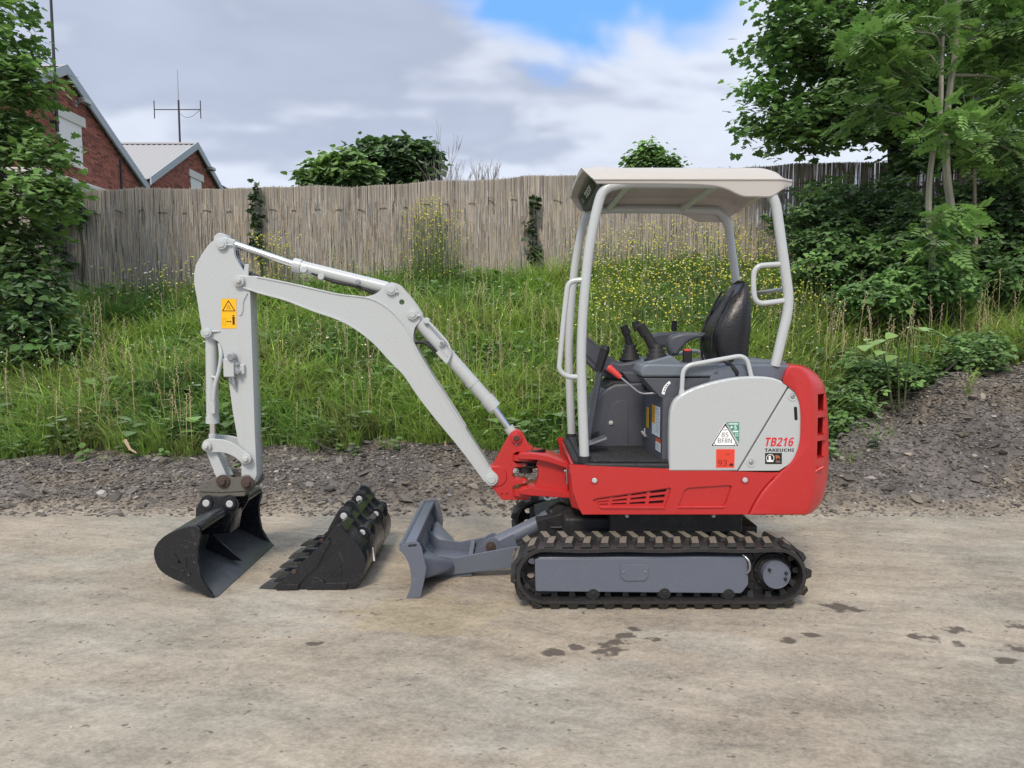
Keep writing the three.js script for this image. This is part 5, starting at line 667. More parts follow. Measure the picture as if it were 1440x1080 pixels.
  // operator's floor
  const fl = [[0.345, -0.47], [0.345, 0.36], [0.36, 0.42], [0.40, 0.468], [0.46, 0.485], [0.90, 0.485], [0.90, -0.47]];
  const fp = ext(fillet(fl, 0.04, 5).map(([x, z]) => [x, -z]), 0, 0.05, 0.012, [], 3); fp.rotateX(-Math.PI / 2); fp.translate(0, 0.703, 0);
  const floor = part(ex, 'floor_plate', fp, M.frame);
  const mt = ext(fillet([[0.375, -0.45], [0.375, 0.38], [0.42, 0.455], [0.90, 0.47], [0.90, -0.45]], 0.03, 4).map(([x, z]) => [x, -z]), 0, 0.014, 0.004); mt.rotateX(-Math.PI / 2); mt.translate(0, 0.7535, 0);
  part(floor, 'rubber_mat', mt, M.mat);
  part(floor, 'edge_trim', rod([0.4571, 0.7184, 0.482], [0.8677, 0.7203, 0.482], 0.006, 0.006, 8), M.pin);
  // pedals and travel levers at the front
  for (const [z, x] of [[0.17, 0], [-0.02, -0.02], [-0.2, -0.01]]) { const pd = part(ex, 'foot_pedal', [hull([[0.43 + x, 0.80, z - 0.05], [0.55 + x, 0.845, z - 0.05], [0.43 + x, 0.80, z + 0.05], [0.55 + x, 0.845, z + 0.05], [0.43 + x, 0.812, z - 0.05], [0.55 + x, 0.857, z - 0.05], [0.43 + x, 0.812, z + 0.05], [0.55 + x, 0.857, z + 0.05]])], z > 0.1 ? M.steel : M.knob); part(pd, 'pedal_arm', [bx(0.42 + x, 0.46 + x, 0.75, 0.815, z - 0.03, z + 0.03, 0.006)], M.knob); }
  for (const z of [0.07, -0.04]) {
    const lv = part(ex, 'travel_lever', rod([0.46, 0.80, z], [0.5331, 1.2384, z], 0.013, 0.012, 12), M.plastic); 
    part(lv, 'lever_grip', rod([0.5204, 1.2298, z], [0.5616, 1.3662, z], 0.018, 0.022, 14), M.knob); part(lv, 'grip_cap', [rod([0.5575, 1.3577, z], [0.5657, 1.3832, z], 0.025, 0.017, 14)], M.knob);
  }
  // far-side console body and its access panel
  const con = [...[[0.4748, 0.712], [0.4613, 0.7604]], ...cr([[0.4628, 0.8438], [0.4687, 0.9226], [0.4897, 1.0011], [0.528, 1.0708], [0.5751, 1.1186], [0.631, 1.1489]], 4), ...[[0.821, 1.1576], [0.8276, 0.712]]];
  const cb = part(ex, 'far_console', [ext(con, -0.44, -0.02, 0.02, [], 4)], M.plastic);
  part(cb, 'console_trim', sweep(cr([[0.4603, 0.8789], [0.4686, 0.9313], [0.4896, 1.0055], [0.528, 1.0751], [0.5751, 1.1229], [0.6309, 1.1533]], 4).map(([x, y]) => V(x, y, -0.05)), 0.007, 8), M.consoleTop);
  part(cb, 'access_panel', ext([...[[0.5483, 0.7648], [0.5562, 0.8438]], ...cr([[0.5686, 0.9138], [0.5896, 0.975], [0.6151, 1.0229], [0.6452, 1.0447]], 3), ...[[0.71, 1.049], [0.7137, 0.7648]]], -0.024, -0.012, 0.004), M.plastic);
  part(cb, 'panel_lock', [cylZ(0.6055, 0.9095, -0.014, -0.004, 0.014, 20), cylZ(0.6055, 0.9095, -0.006, -0.001, 0.008, 14)], M.pin);
  part(cb, 'console_shelf', ext([[0.562, 1.1272], [0.6135, 1.1619], [0.7993, 1.1619], [0.8129, 1.1229], [0.5838, 1.1142]], -0.42, -0.03, 0.01), M.knob);
  part(cb, 'console_pillar', ext([...[[0.6724, 1.2195], [0.8034, 1.2195], [0.8398, 1.1231]], ...cr([[0.8094, 1.1055], [0.7567, 1.1231], [0.7168, 1.1582]], 3)], -0.42, -0.04, 0.015, [], 3), M.plastic);
  part(ex, 'far_armrest_console', [ext([[0.618, 1.2826], [0.6679, 1.2646], [0.7309, 1.2736], [0.8478, 1.3007], [0.9923, 1.2916], [1.0388, 1.2148], [0.7048, 1.1967], [0.6595, 1.2058], [0.587, 1.2284]], -0.42, -0.10, 0.012, [], 3)], M.plastic);
  part(ex, 'monitor_arm', [ext([...cr([[0.4639, 1.4487], [0.4959, 1.426], [0.551, 1.3806], [0.6016, 1.3305], [0.6475, 1.2941], [0.6935, 1.2667]], 3), ...[[0.6944, 1.1844]], ...cr([[0.6305, 1.1844], [0.5708, 1.2164], [0.5201, 1.2667], [0.4649, 1.3214]], 3)], -0.42, -0.24, 0.012, [], 3)], M.plastic);
  part(ex, 'monitor_arm_trim', [ext([...cr([[0.4597, 1.3412], [0.5142, 1.2916], [0.5778, 1.242], [0.6414, 1.2103], [0.6957, 1.2013]], 3), ...cr([[0.6964, 1.1424], [0.642, 1.156], [0.5648, 1.1922], [0.5056, 1.242], [0.4601, 1.2916]], 3)], -0.41, -0.25, 0.008, [], 3)], M.plastic);
  // near console
  const slab = fillet([[0.6971, 1.2482], [0.716, 1.2871], [0.7393, 1.293], [1.1324, 1.2891], [1.1378, 1.2228], [0.7092, 1.2208]], 0.012, 4);
  const nc = part(ex, 'near_console', [ext(slab, 0.18, 0.435, 0.014, [], 4), ext(fillet([[0.7275, 1.29], [0.7507, 1.3057], [0.8753, 1.337], [0.9387, 1.29]], 0.008, 3), 0.2, 0.41, 0.008)], M.consoleTop);
  part(nc, 'console_skirt', ext([...[[0.7131, 1.2169], [1.134, 1.2169], [1.1362, 1.1191], [1.0352, 1.0956], [0.8868, 1.0916]], ...cr([[0.8517, 1.0916], [0.8202, 1.1014], [0.7965, 1.123]], 3)], 0.2, 0.425, 0.01, [], 3), M.plastic);
  decal(nc, 'lever_sticker', [...cr([[0.8198, 1.1289], [0.829, 1.1622], [0.8462, 1.1857], [0.8615, 1.1993]], 4), ...cr([[0.8695, 1.1876], [0.8561, 1.1739], [0.8447, 1.1544], [0.8355, 1.123]], 4)], 0.4262, 128, 200, (x, w, h) => { x.fillStyle = '#eceeee'; x.fillRect(0, 0, w, h); x.strokeStyle = '#1a1b1e'; x.lineWidth = 16; x.beginPath(); x.moveTo(34, 160); x.quadraticCurveTo(46, 90, 100, 34); x.setLineDash([22, 14]); x.stroke(); }, 'white curved lever sticker');
  const boot = (name, b, t, z, k) => { const pr = []; for (let i = 0; i <= 8; i++) { const f = i / 8, r = mix(0.062, 0.024, f) * k + (i % 2 ? 0.011 : -0.003); pr.push(new THREE.Vector2(r, f * 0.1 * k)); } const g = new THREE.LatheGeometry([new THREE.Vector2(0, 0), ...pr, new THREE.Vector2(0, 0.1 * k)], 22); g.translate(b[0], b[1], z); return part(ex, name, [g], M.knob); };
  { const [x, y] = [0.8101, 1.298], b = boot('near_joystick', [x, y], 0, 0.32, 1.05); part(b, 'stick', [rod([x - 0.015, y + 0.08, 0.32], [0.7356, 1.481, 0.32], 0.030, 0.024, 16), rod([0.748, 1.4453, 0.32], [0.7154, 1.5048, 0.32], 0.026, 0.030, 16)], M.knob); part(b, 'thumb_switch', [rod([0.7313, 1.5009, 0.32], [0.6917, 1.4929, 0.32], 0.014, 0.022, 12), rod([0.696, 1.4691, 0.32], [0.6873, 1.5246, 0.32], 0.013, 0.020, 12)], M.knob); }
  { const [x, y] = [0.7572, 1.2758], b = boot('far_joystick', [x, y], 0, -0.25, 1.1); part(b, 'stick', [rod([x, y + 0.09, -0.25], [0.7274, 1.4759, -0.25], 0.025, 0.019, 16), rod([0.7368, 1.4487, -0.25], [0.7134, 1.5031, -0.25], 0.028, 0.024, 14)], M.knob); }
  const sl = part(ex, 'safety_lever', tube([[0.5953, 1.2195, 0.39], [0.7103, 1.1251, 0.40], [0.8004, 1.131, 0.40]], 0.006, 0.03, 10), M.steel);
  part(sl, 'red_grip', [rod([0.5341, 1.2705, 0.385], [0.5993, 1.2156, 0.39], 0.020, 0.014, 16), rod([0.5301, 1.2744, 0.385], [0.54, 1.2665, 0.385], 0.014, 0.019, 16)], M.grip);
  // seat base with its stickers
  const sb = part(ex, 'seat_base', [hull([[0.80, 0.76, -0.02], [0.825, 0.76, 0.44], [0.80, 1.11, -0.02], [0.825, 1.11, 0.44], [1.2, 0.76, -0.02], [1.2, 0.76, 0.44], [1.2, 1.11, -0.02], [1.2, 1.11, 0.44]]), bx(0.86, 1.30, 1.10, 1.18, -0.3, 0.2, 0.02)], M.plastic);
  const onFront = (name, z0, z1, y0, y1, w, h, draw, label) => { const g = new THREE.PlaneGeometry(z1 - z0, y1 - y0); g.rotateY(-Math.PI / 2); g.rotateY(-Math.atan(0.025 / 0.46) * -1); g.translate(0.80 + 0.025 * ((z0 + z1) / 2 + 0.02) / 0.46 - 0.003, (y0 + y1) / 2, (z0 + z1) / 2); part(sb, name, g, new THREE.MeshStandardMaterial({ map: canvasTex(w, h, draw), roughness: 0.5, side: THREE.DoubleSide }), { keepUV: true, label }); };
  onFront('yellow_sticker', 0.09, 0.15, 0.90, 1.02, 60, 120, (x, w, h) => { x.fillStyle = '#c9a21c'; x.fillRect(0, 0, w, h); x.fillStyle = '#5a4a14'; for (let i = 0; i < 9; i++) x.fillRect(10, 12 + i * 12, 40 - (i % 3) * 8, 3); }, 'small yellow sticker');
  onFront('warning_plate', 0.22, 0.40, 0.88, 1.05, 180, 180, (x, w, h) => { x.fillStyle = '#b9c6cf'; x.fillRect(0, 0, w, h); x.fillStyle = '#c9971c'; x.fillRect(0, 0, 70, 112); x.fillStyle = '#46525a'; for (let i = 0; i < 10; i++) x.fillRect(84, 16 + i * 15, 60 + (i % 3) * 12, 3); x.fillStyle = '#5a3b10'; for (let i = 0; i < 7; i++) x.fillRect(12, 18 + i * 13, 42, 3); }, 'yellow and pale blue warning plate');
  onFront('orange_sticker', 0.31, 0.42, 0.80, 0.872, 110, 72, (x, w, h) => { x.fillStyle = '#c6cdd2'; x.fillRect(0, 0, w, h); x.fillStyle = '#b4532a'; x.fillRect(0, 0, w, 22); x.fillStyle = '#555'; for (let i = 0; i < 3; i++) x.fillRect(8, 32 + i * 12, 80, 3); }, 'white sticker with an orange band');
  part(sb, 'latch', [rod([0.79, 0.86, 0.03], [0.80, 0.845, 0.09], 0.008, 0.008, 8), rod([0.795, 0.89, 0.085], [0.795, 0.84, 0.085], 0.005, 0.005, 8)], M.pin);
  // seat
  const fr_ = [[1.261, 1.1922], [1.2245, 1.2787], [1.1926, 1.3562], [1.1824, 1.4336], [1.194, 1.4936], [1.2227, 1.5534], [1.2558, 1.6046], [1.2888, 1.66], [1.3177, 1.7068], [1.3425, 1.7408], [1.3719, 1.762]], bk_ = [[1.3685, 1.2004], [1.3831, 1.2844], [1.3979, 1.3598], [1.4043, 1.435], [1.407, 1.4933], [1.4054, 1.5515], [1.4041, 1.6013], [1.4027, 1.6551], [1.3974, 1.7006], [1.3883, 1.7295], [1.3587, 1.7501]], hw_ = [0.20, 0.205, 0.21, 0.215, 0.215, 0.21, 0.195, 0.175, 0.15, 0.13, 0.105];
  const seatRows = fr_.map(([x0, y], i) => { const x1 = bk_[i][0], w = hw_[i], row = []; for (let k = 0; k <= 28; k++) { const a = k / 28 * 2 * Math.PI, c = Math.cos(a), d = Math.sin(a), e = 0.62, z = Math.sign(d) * Math.pow(Math.abs(d), e) * w; let x = (x0 + x1) / 2 - Math.sign(c) * Math.pow(Math.abs(c), e) * (x1 - x0) / 2; if (c > 0.3 && i < 8) x -= 0.020 * sstep(0.45, 0.85, Math.abs(z) / w) * (1 - sstep(0.92, 1, Math.abs(z) / w)); row.push([x, y, z - 0.01]); } return row; });
  const capTop = seatRows[seatRows.length - 1].map(([x, y, z]) => [mix(x, 1.36, 0.9), y + 0.012, z * 0.1]);
  const st = part(ex, 'seat', toCreasedNormals(grid([...seatRows, capTop]), 1.2), M.seat);
  part(st, 'seat_cushion', (() => { const g = new RoundedBoxGeometry(0.42, 0.10, 0.44, 5, 0.045); g.translate(0.99, 1.205, -0.01); return g; })(), M.seat);
  part(st, 'bolster_seam', [-0.13, 0.11].map((z) => sweep(cr([[1.1927, 1.2413], [1.1694, 1.3466], [1.1676, 1.4306], [1.1869, 1.5059], [1.2188, 1.5769], [1.2508, 1.6435], [1.2868, 1.7099]], 4).map(([x, y]) => V(x + 0.012, y, z)), 0.007, 8)), M.seat);
  for (let i = 0; i < 4; i++) part(st, 'ribbing', sweep([-0.10, -0.04, 0.02, 0.08].map((z, k) => V(1.225 - 0.03 * (1 - (z / 0.2) ** 2) + 0.02 + 0.01 * k - 0.012, 1.24 + i * 0.055 + k * 0.012, z)), 0.008, 8), M.seat);
  part(ex, 'near_armrest', [ext([...cr([[0.9035, 1.3734], [0.907, 1.4107], [0.9189, 1.4375], [0.9518, 1.452], [1.0136, 1.4644], [1.1172, 1.4602]], 3), ...cr([[1.1175, 1.4437], [1.0682, 1.4272], [1.0189, 1.4065], [0.9783, 1.361], [0.9581, 1.332], [0.9208, 1.332]], 3)], 0.10, 0.2, 0.02, [], 4)], M.plastic);
  part(ex, 'far_armrest', [ext([...cr([[0.8758, 1.4031], [0.8844, 1.4396], [0.9206, 1.4555], [1.0253, 1.4623], [1.1621, 1.4577]], 3), ...cr([[1.1629, 1.4214], [1.0722, 1.394], [0.9814, 1.3667], [0.8902, 1.3576]], 3)], -0.32, -0.22, 0.02, [], 4)], M.plastic);
  const bl = part(ex, 'blade_lever', [rod([1.056, 1.4019, -0.33], [1.0549, 1.4665, -0.33], 0.008, 0.008, 8)], M.steel); part(bl, 'lever_knob', [rod([1.0549, 1.4665, -0.33], [1.0536, 1.5357, -0.33], 0.019, 0.016, 14)], M.knob);
  const sbk = part(ex, 'belt_buckle', [bx(...[0.9812, 1.2861, 1.0326, 1.3634].filter((v, i) => i % 2 === 0), ...[0.9812, 1.2861, 1.0326, 1.3634].filter((v, i) => i % 2 === 1), 0.21, 0.24, 0.008)], M.knob); part(sbk, 'red_button', [bx(...[0.9839, 1.3553, 1.0223, 1.3675].filter((v, i) => i % 2 === 0), ...[0.9839, 1.3553, 1.0223, 1.3675].filter((v, i) => i % 2 === 1), 0.212, 0.243, 0.003)], M.grip);

  // canopy: four posts, rails, and the moulded roof
  for (const s of [1, -1]) {
    const z = 0.42 * s;
    part(ex, 'canopy_post', tube([[0.4011, 0.7676, z], [0.3847, 1.1034, z], [0.3771, 1.3377, z], [0.3866, 1.6083, z], [0.415, 1.914, z], [0.4553, 2.122, z], [0.4886, 2.2385, z], [0.6104, 2.2647, z], [1.1446, 2.261, z]], 0.027, 0.13, 18), M.white);
    part(ex, 'post_foot', [rod([0.4012, 0.7477, z], [0.4009, 0.7835, z], 0.04, 0.036, 18)], M.knob);
    part(ex, 'canopy_post', tube([[1.1141, 2.261, z], [1.3661, 2.2535, z], [1.4184, 2.1597, z], [1.4464, 1.9899, z], [1.4789, 1.7999, z], [1.5096, 1.616, z], [1.4705, 1.4347, z], [1.44, 1.2794, z]], 0.027, 0.12, 18), M.white);
    if (s > 0) part(ex, 'grab_handle', tube([[0.3855, 1.7502, z], [0.3046, 1.7387, z], [0.2826, 1.5506, z], [0.257, 1.256, z], [0.3039, 1.2208, z], [0.3819, 1.2208, z]], 0.0145, 0.075, 12), M.white);
    if (s > 0) part(ex, 'grab_handle', tube([[1.474, 1.8342, z], [1.3127, 1.8227, z], [1.3076, 1.7234, z], [1.3221, 1.616, z], [1.5031, 1.6391, z]], 0.0145, 0.075, 12), M.white);
  }
  for (const [x, y, q] of [[0.6295, 2.2647, 0.02], [1.1065, 2.261, 0.02], [1.4935, 1.7005, 0.012]]) part(ex, 'crossbar', rod([x, y, 0.42], [x, y, -0.42], q), M.white);
  { // roof shell: cross-sections along the machine, outer skin and inner skin
    const X0 = 0.455, X1 = [1.3951, 2.188][0];
    const bottom = cr([[0.4467, 2.2531], [0.6815, 2.2513], [0.8709, 2.2494], [1.0034, 2.2457], [1.0983, 2.2364], [1.1555, 2.2196], [1.1977, 2.1992], [1.2359, 2.1861], [1.2967, 2.1843], [1.3876, 2.1861], [1.4248, 2.2103], [1.462, 2.2327], [1.507, 2.2494]], 6), yb = (x) => { for (let i = 1; i < bottom.length; i++) if (x <= bottom[i][0]) { const a = bottom[i - 1], b = bottom[i]; return mix(a[1], b[1], clamp((x - a[0]) / (b[0] - a[0] + 1e-6))); } return bottom[bottom.length - 1][1]; };
    const xe = [1.5067, 2.2587][0], yBead = [0.8704, 2.2754][1], yTop = [0.8803, 2.3608][1] - 0.006, xr = [1.315, 2.3477][0], xt = [1.4605, 2.2847][0];
    const rowsO = [], rowsI = [];
    const NX = 60; for (let i = 0; i <= NX; i++) {
      const t = i / NX, x = mix(0.455, xe, t), q = clamp((x - xr) / (xt - xr)), drop = (yTop - yBead) * (1 - Math.sqrt(Math.max(0, 1 - q * q))), end = sstep(0.9, 1, t), yT = Math.max(yTop - drop, yBead + 0.004), wv = 1 - 0.10 * Math.pow(end, 2), b = Math.min(yb(x), yBead - 0.006);
      const front = (y) => 0.455 - clamp((y - [0.4467, 2.2531][1]) / 0.085) * 0.078, fx = (y) => (x + (front(y) - 0.455) * (1 - sstep(0, 0.12, t)));
      const half = [[0.446, b], [0.451, b + 0.006], [0.452, mix(b, yBead, 0.6)], [0.452, yBead - 0.006], [0.459, yBead - 0.001], [0.457, yBead + 0.006], [0.446, yBead + 0.010], [0.432, mix(yBead, yT, 0.5)], [0.412, mix(yBead, yT, 0.82)], [0.384, yT - 0.003], [0.33, yT + 0.004], [0.2, yT + 0.012], [0.0, yT + 0.016]];
      const hump = 0.022 * Math.exp(-(((x - 0.52) / 0.045) ** 2));
      const sec = [...half, ...half.slice(0, -1).reverse().map(([z, y]) => [-z, y])].map(([z, y], k) => [fx(y), y + (Math.abs(z) < 0.4 ? hump * sstep(0.4, 0.3, Math.abs(z)) : 0), z * wv]);
      rowsO.push(sec);
      const hi = [[0.446, b], [0.436, b + 0.004], [0.434, yBead - 0.006], [0.428, yBead + 0.008], [0.415, mix(yBead, yT, 0.45)], [0.39, mix(yBead, yT, 0.72)], [0.36, yT - 0.022], [0.2, yT - 0.012], [0, yT - 0.010]];
      rowsI.push([...hi, ...hi.slice(0, -1).reverse().map(([z, y]) => [-z, y])].map(([z, y]) => [fx(y) + (i === 0 ? 0 : i === NX ? -0.004 : 0), y, z * wv]).reverse());
    }
    const endCap = (o, n) => { const c = [n[n.length >> 1][0], 0, 0], P = []; const nn = n.slice().reverse(); const m = o.length, L = nn.length, rA = o, rB = Array.from({ length: m }, (_, k) => { const f = k / (m - 1) * (L - 1), a = Math.floor(f), b = Math.min(L - 1, a + 1); return nn[a].map((v, d) => mix(v, nn[b][d], f - a)); }); return grid([rA, rB]); };
    const cm = M.canopy.clone(); cm.side = THREE.DoubleSide;
        const rf = part(ex, 'canopy_roof', [toCreasedNormals(grid(rowsO), 0.5), endCap(rowsO[0], rowsI[0]), endCap(rowsO[NX], rowsI[NX])], cm);
    part(rf, 'roof_underside', toCreasedNormals(grid(rowsI), 0.5), cm);
    // front visor panel with its badge, facing forward under the roof edge
    const yv0 = [0.4467, 2.2531][1] - 0.004, yv1 = yTop - 0.028;
    part(rf, 'visor_panel', hull([[0.425, yv1, -0.36], [0.425, yv1, 0.36], [0.47, yv0, -0.425], [0.47, yv0, 0.425], [0.48, yv1, -0.36], [0.48, yv1, 0.36], [0.53, yv0, -0.425], [0.53, yv0, 0.425]]), M.plastic);
    const dx = 0.045, dy = yv1 - yv0, L = Math.hypot(dx, dy), bw = 0.62, bh = L * 0.62, bg = new THREE.PlaneGeometry(bw, bh); bg.rotateY(-Math.PI / 2); bg.rotateZ(-Math.atan2(dx, dy) * -1); bg.translate(0.4475 - 0.004, (yv0 + yv1) / 2 - 0.003, 0.02);
    part(rf, 'badge', bg, new THREE.MeshStandardMaterial({ side: THREE.DoubleSide, roughness: 0.5, map: canvasTex(620, 90, (x, w, h) => { x.fillStyle = '#17181a'; x.fillRect(0, 0, w, h); x.fillStyle = '#c9cbca'; x.font = 'bold 74px sans-serif'; x.textAlign = 'center'; x.save(); x.scale(1.7, 1); x.fillText('TESY', w * 0.335, 73); x.restore(); x.fillStyle = '#77797a'; x.fillRect(30, 22, 60, 50); x.fillStyle = '#3a3b3d'; x.fillRect(48, 30, 8, 34); }) }), { keepUV: true, label: 'black badge with pale block letters' });
    const [sx0, sy0] = [1.2437, 2.2294], [sx1, sy1] = [1.3189, 2.3143];
    decal(rf, 'roof_sticker', rect(sx0, sx1, sy0, sy1), -0.431, 180, 200, (x, w, h) => { x.fillStyle = '#b9b2ac'; x.fillRect(0, 0, w, h); x.strokeStyle = '#2c2b2b'; x.lineWidth = 12; x.beginPath(); x.arc(90, 78, 52, 0, 7); x.stroke(); x.fillStyle = '#2c2b2b'; x.beginPath(); x.moveTo(62, 62); x.lineTo(92, 84); x.lineTo(128, 40); x.lineTo(98, 116); x.closePath(); x.fill(); x.fillRect(26, 158, 128, 16); }, 'pale square sticker with a ringed tick mark inside the roof');
    part(rf, 'inner_stay', [rod([1.4332, 2.4068, -0.40], [1.4216, 2.3114, -0.40], 0.006, 0.006, 8)], M.white);
  }
}

// ---------------------------------------------------------------- plants
const leafMat = (rough = 0.5, tr = 0.32) => new THREE.MeshPhysicalMaterial({ color: 0xffffff, roughness: rough, transmission: tr, thickness: 0, side: THREE.DoubleSide, specularIntensity: 0.6 });
function fan(pts, fold = 0.12, droop = 0.15) {                           // a flat leaf outline in x (length) and z, folded along its rib and bent
  const s = shapeOf(pts), g = new THREE.ShapeGeometry(s), p = g.attributes.position;
  for (let i = 0; i < p.count; i++) { const x = p.getX(i), z = p.getY(i); p.setXYZ(i, x, Math.abs(z) * fold - droop * x * x, z); }
  g.deleteAttribute('uv'); g.computeVertexNormals(); return clean(g);
}
const oval = (w = 0.3) => [[0, 0], [0.25, w * 0.8], [0.55, w], [0.85, w * 0.45], [1, 0], [0.85, -w * 0.45], [0.55, -w], [0.25, -w * 0.8]];
const LEAF = {
  maple: fan([[0, 0], [0.12, 0.10], [0.05, 0.42], [0.28, 0.34], [0.42, 0.55], [0.55, 0.25], [0.72, 0.3], [1, 0], [0.72, -0.3], [0.55, -0.25], [0.42, -0.55], [0.28, -0.34], [0.05, -0.42], [0.12, -0.10]], 0.16, 0.22),
  oval: fan(oval(0.34), 0.25, 0.22), broad: fan(oval(0.42), 0.2, 0.3),
};
function frond(n, len, leafL, wid, droop, taper) {                       // a feathered leaf: paired leaflets along a stalk
  const out = []; const rachis = sweep([V(0, 0, 0), V(len * 0.5, -droop * 0.2, 0), V(len, -droop, 0)], 0.004, 3, 0.001); out.push(rachis);
  for (let i = 0; i < n; i++) { const t = (i + 1) / (n + 0.5), L = leafL * (taper ? Math.sin(Math.PI * (0.12 + 0.84 * t)) : 1); for (const s of [1, -1]) { const g = fan(oval(wid), 0.1, 0.1); g.scale(L, L, L); g.rotateY(-s * 1.05); g.translate(t * len, -droop * t * t, 0); out.push(g); } }
  const e = fan(oval(wid), 0.1, 0.1); e.scale(leafL, leafL, leafL); e.translate(len, -droop, 0); out.push(e); return join(out);
}
LEAF.ash = frond(4, 0.8, 0.36, 0.27, 0.22, false); LEAF.fern = frond(13, 1, 0.34, 0.13, 0.3, true);
LEAF.sprig = (() => { const r = rng(12), o = []; for (let i = 0; i < 6; i++) { const g = LEAF.broad.clone(), L = 0.3 + 0.14 * r(); g.scale(L, L, L); g.rotateZ(0.2 + 0.5 * r()); g.rotateY(i * 2.4 + r()); g.translate(0, 0.1 + 0.75 * i / 6, 0); o.push(g); } return join([...o, sweep([V(0, 0, 0), V(0.02, 0.4, 0.02), V(0, 0.85, 0)], 0.012, 4, 0.005)]); })();
LEAF.bramble = (() => { const o = []; for (const [a, L] of [[0, 0.62], [1.25, 0.5], [-1.25, 0.5]]) { const g = LEAF.broad.clone(); g.scale(L, L, L); g.rotateY(a); g.translate(0.18 * Math.cos(a) * 0.7 + 0.2, 0, -0.18 * Math.sin(a)); o.push(g); } return join(o); })();
const bark = (r, g, b) => paint([r, g, b], { seed: 31 + Math.round(r * 100), rough: 0.9, specks: 900, smears: 200, alpha: 0.5, dirt: [r * 0.4, g * 0.45, b * 0.4], scratches: 300, scratchCol: [r * 1.6, g * 1.6, b * 1.6], bump: 0.006 });
const barkDark = bark(0.028, 0.025, 0.021), barkPale = bark(0.34, 0.325, 0.26), stemM = flat(0.07, 0.09, 0.04, 0.8);
const qUp = new THREE.Quaternion(), eul = new THREE.Euler();
function leafTurn(r, dir, spread, up = 0.8) {                            // a turn that lays a leaf (x along, y its face) outward and mostly face-up
  const n = V(gauss(r) * spread, up + 0.3 * r(), gauss(r) * spread).normalize(), x = V(dir.x + gauss(r) * 0.6, dir.y * 0.4 - 0.15 + gauss(r) * 0.3, dir.z + gauss(r) * 0.6);
  x.addScaledVector(n, -x.dot(n)).normalize(); const z = V().crossVectors(x, n); return new THREE.Quaternion().setFromRotationMatrix(new THREE.Matrix4().makeBasis(x, n, z));
}
// crown from leaf masses: each mass gets a limb, the limb gets twigs, each twig a spray of leaves
function tree({ name = 'tree', label, group, base, trunk, r0, r1, masses, leaf, leafSize, perTwig, tone, mat, barkM, seed, sigma = 0.2, spread = 0.5, cat = 'tree', showTwigs = true, shell = 0.55 }) {
  const r = rng(seed), t = thing(name, label, cat, base, group), woods = [], leaves = [];
  const tp = new THREE.CatmullRomCurve3(trunk.map((p) => V(...p)));
  const trunkMesh = part(t, 'trunk', sweep(tp.getPoints(24), r0, 12, r1), barkM);
  for (const [cx, cy, cz, rx, ry, rz, n, at = 0.6, k = 1] of masses) {
    const c = V(cx, cy, cz), s = tp.getPoint(clamp(at)), mid = s.clone().lerp(c, 0.5).add(V(gauss(r) * 0.15, 0.12 * s.distanceTo(c) * 0.6, gauss(r) * 0.15)), limb = new THREE.CatmullRomCurve3([s, mid, c]);
    const lr = mix(r0, r1, clamp(at)) * 0.55; woods.push(sweep(limb.getPoints(10), lr, 7, lr * 0.35));
    for (let i = 0; i < n; i++) {
      const d = V(gauss(r), gauss(r), gauss(r)).normalize(), q = Math.pow(r(), 1 - shell * 0.7) , p = V(cx + d.x * rx * q, cy + d.y * ry * q, cz + d.z * rz * q), b = limb.getPoint(0.35 + 0.65 * r());
      if (showTwigs && i % 2 === 0) { const m2 = b.clone().lerp(p, 0.55).add(V(0, 0.06, 0)); woods.push(sweep([b, m2, p], lr * 0.22, 4, 0.004)); }
      const dir = p.clone().sub(c).normalize(), light = 0.8 + 0.4 * r(), hue = r();
      for (let j = 0; j < perTwig; j++) { const lp = p.clone().add(V(gauss(r) * sigma, gauss(r) * sigma * 0.55, gauss(r) * sigma)), sz = leafSize * (0.6 + 0.6 * r()), f = light * (0.75 + 0.5 * r()) * k, h = clamp(hue * 0.7 + 0.3 * r()); leaves.push({ p: [lp.x, lp.y, lp.z], q: leafTurn(r, dir, spread), s: sz, c: [mix(tone[0][0], tone[1][0], h) * f, mix(tone[0][1], tone[1][1], h) * f, mix(tone[0][2], tone[1][2], h) * f] }); }
    }
  }
  part(t, 'limb', woods, barkM);
  const m = instanced(t, 'crown', leaf, mat, leaves); m.userData.kind = 'stuff'; return t;
}
const LM = leafMat(1, 0.4), LM2 = leafMat(1, 0.45), DARK = [[0.055, 0.13, 0.036], [0.115, 0.235, 0.052]], MID = [[0.10, 0.205, 0.045], [0.20, 0.35, 0.075]], LIGHT = [[0.075, 0.17, 0.03], [0.13, 0.24, 0.05]];

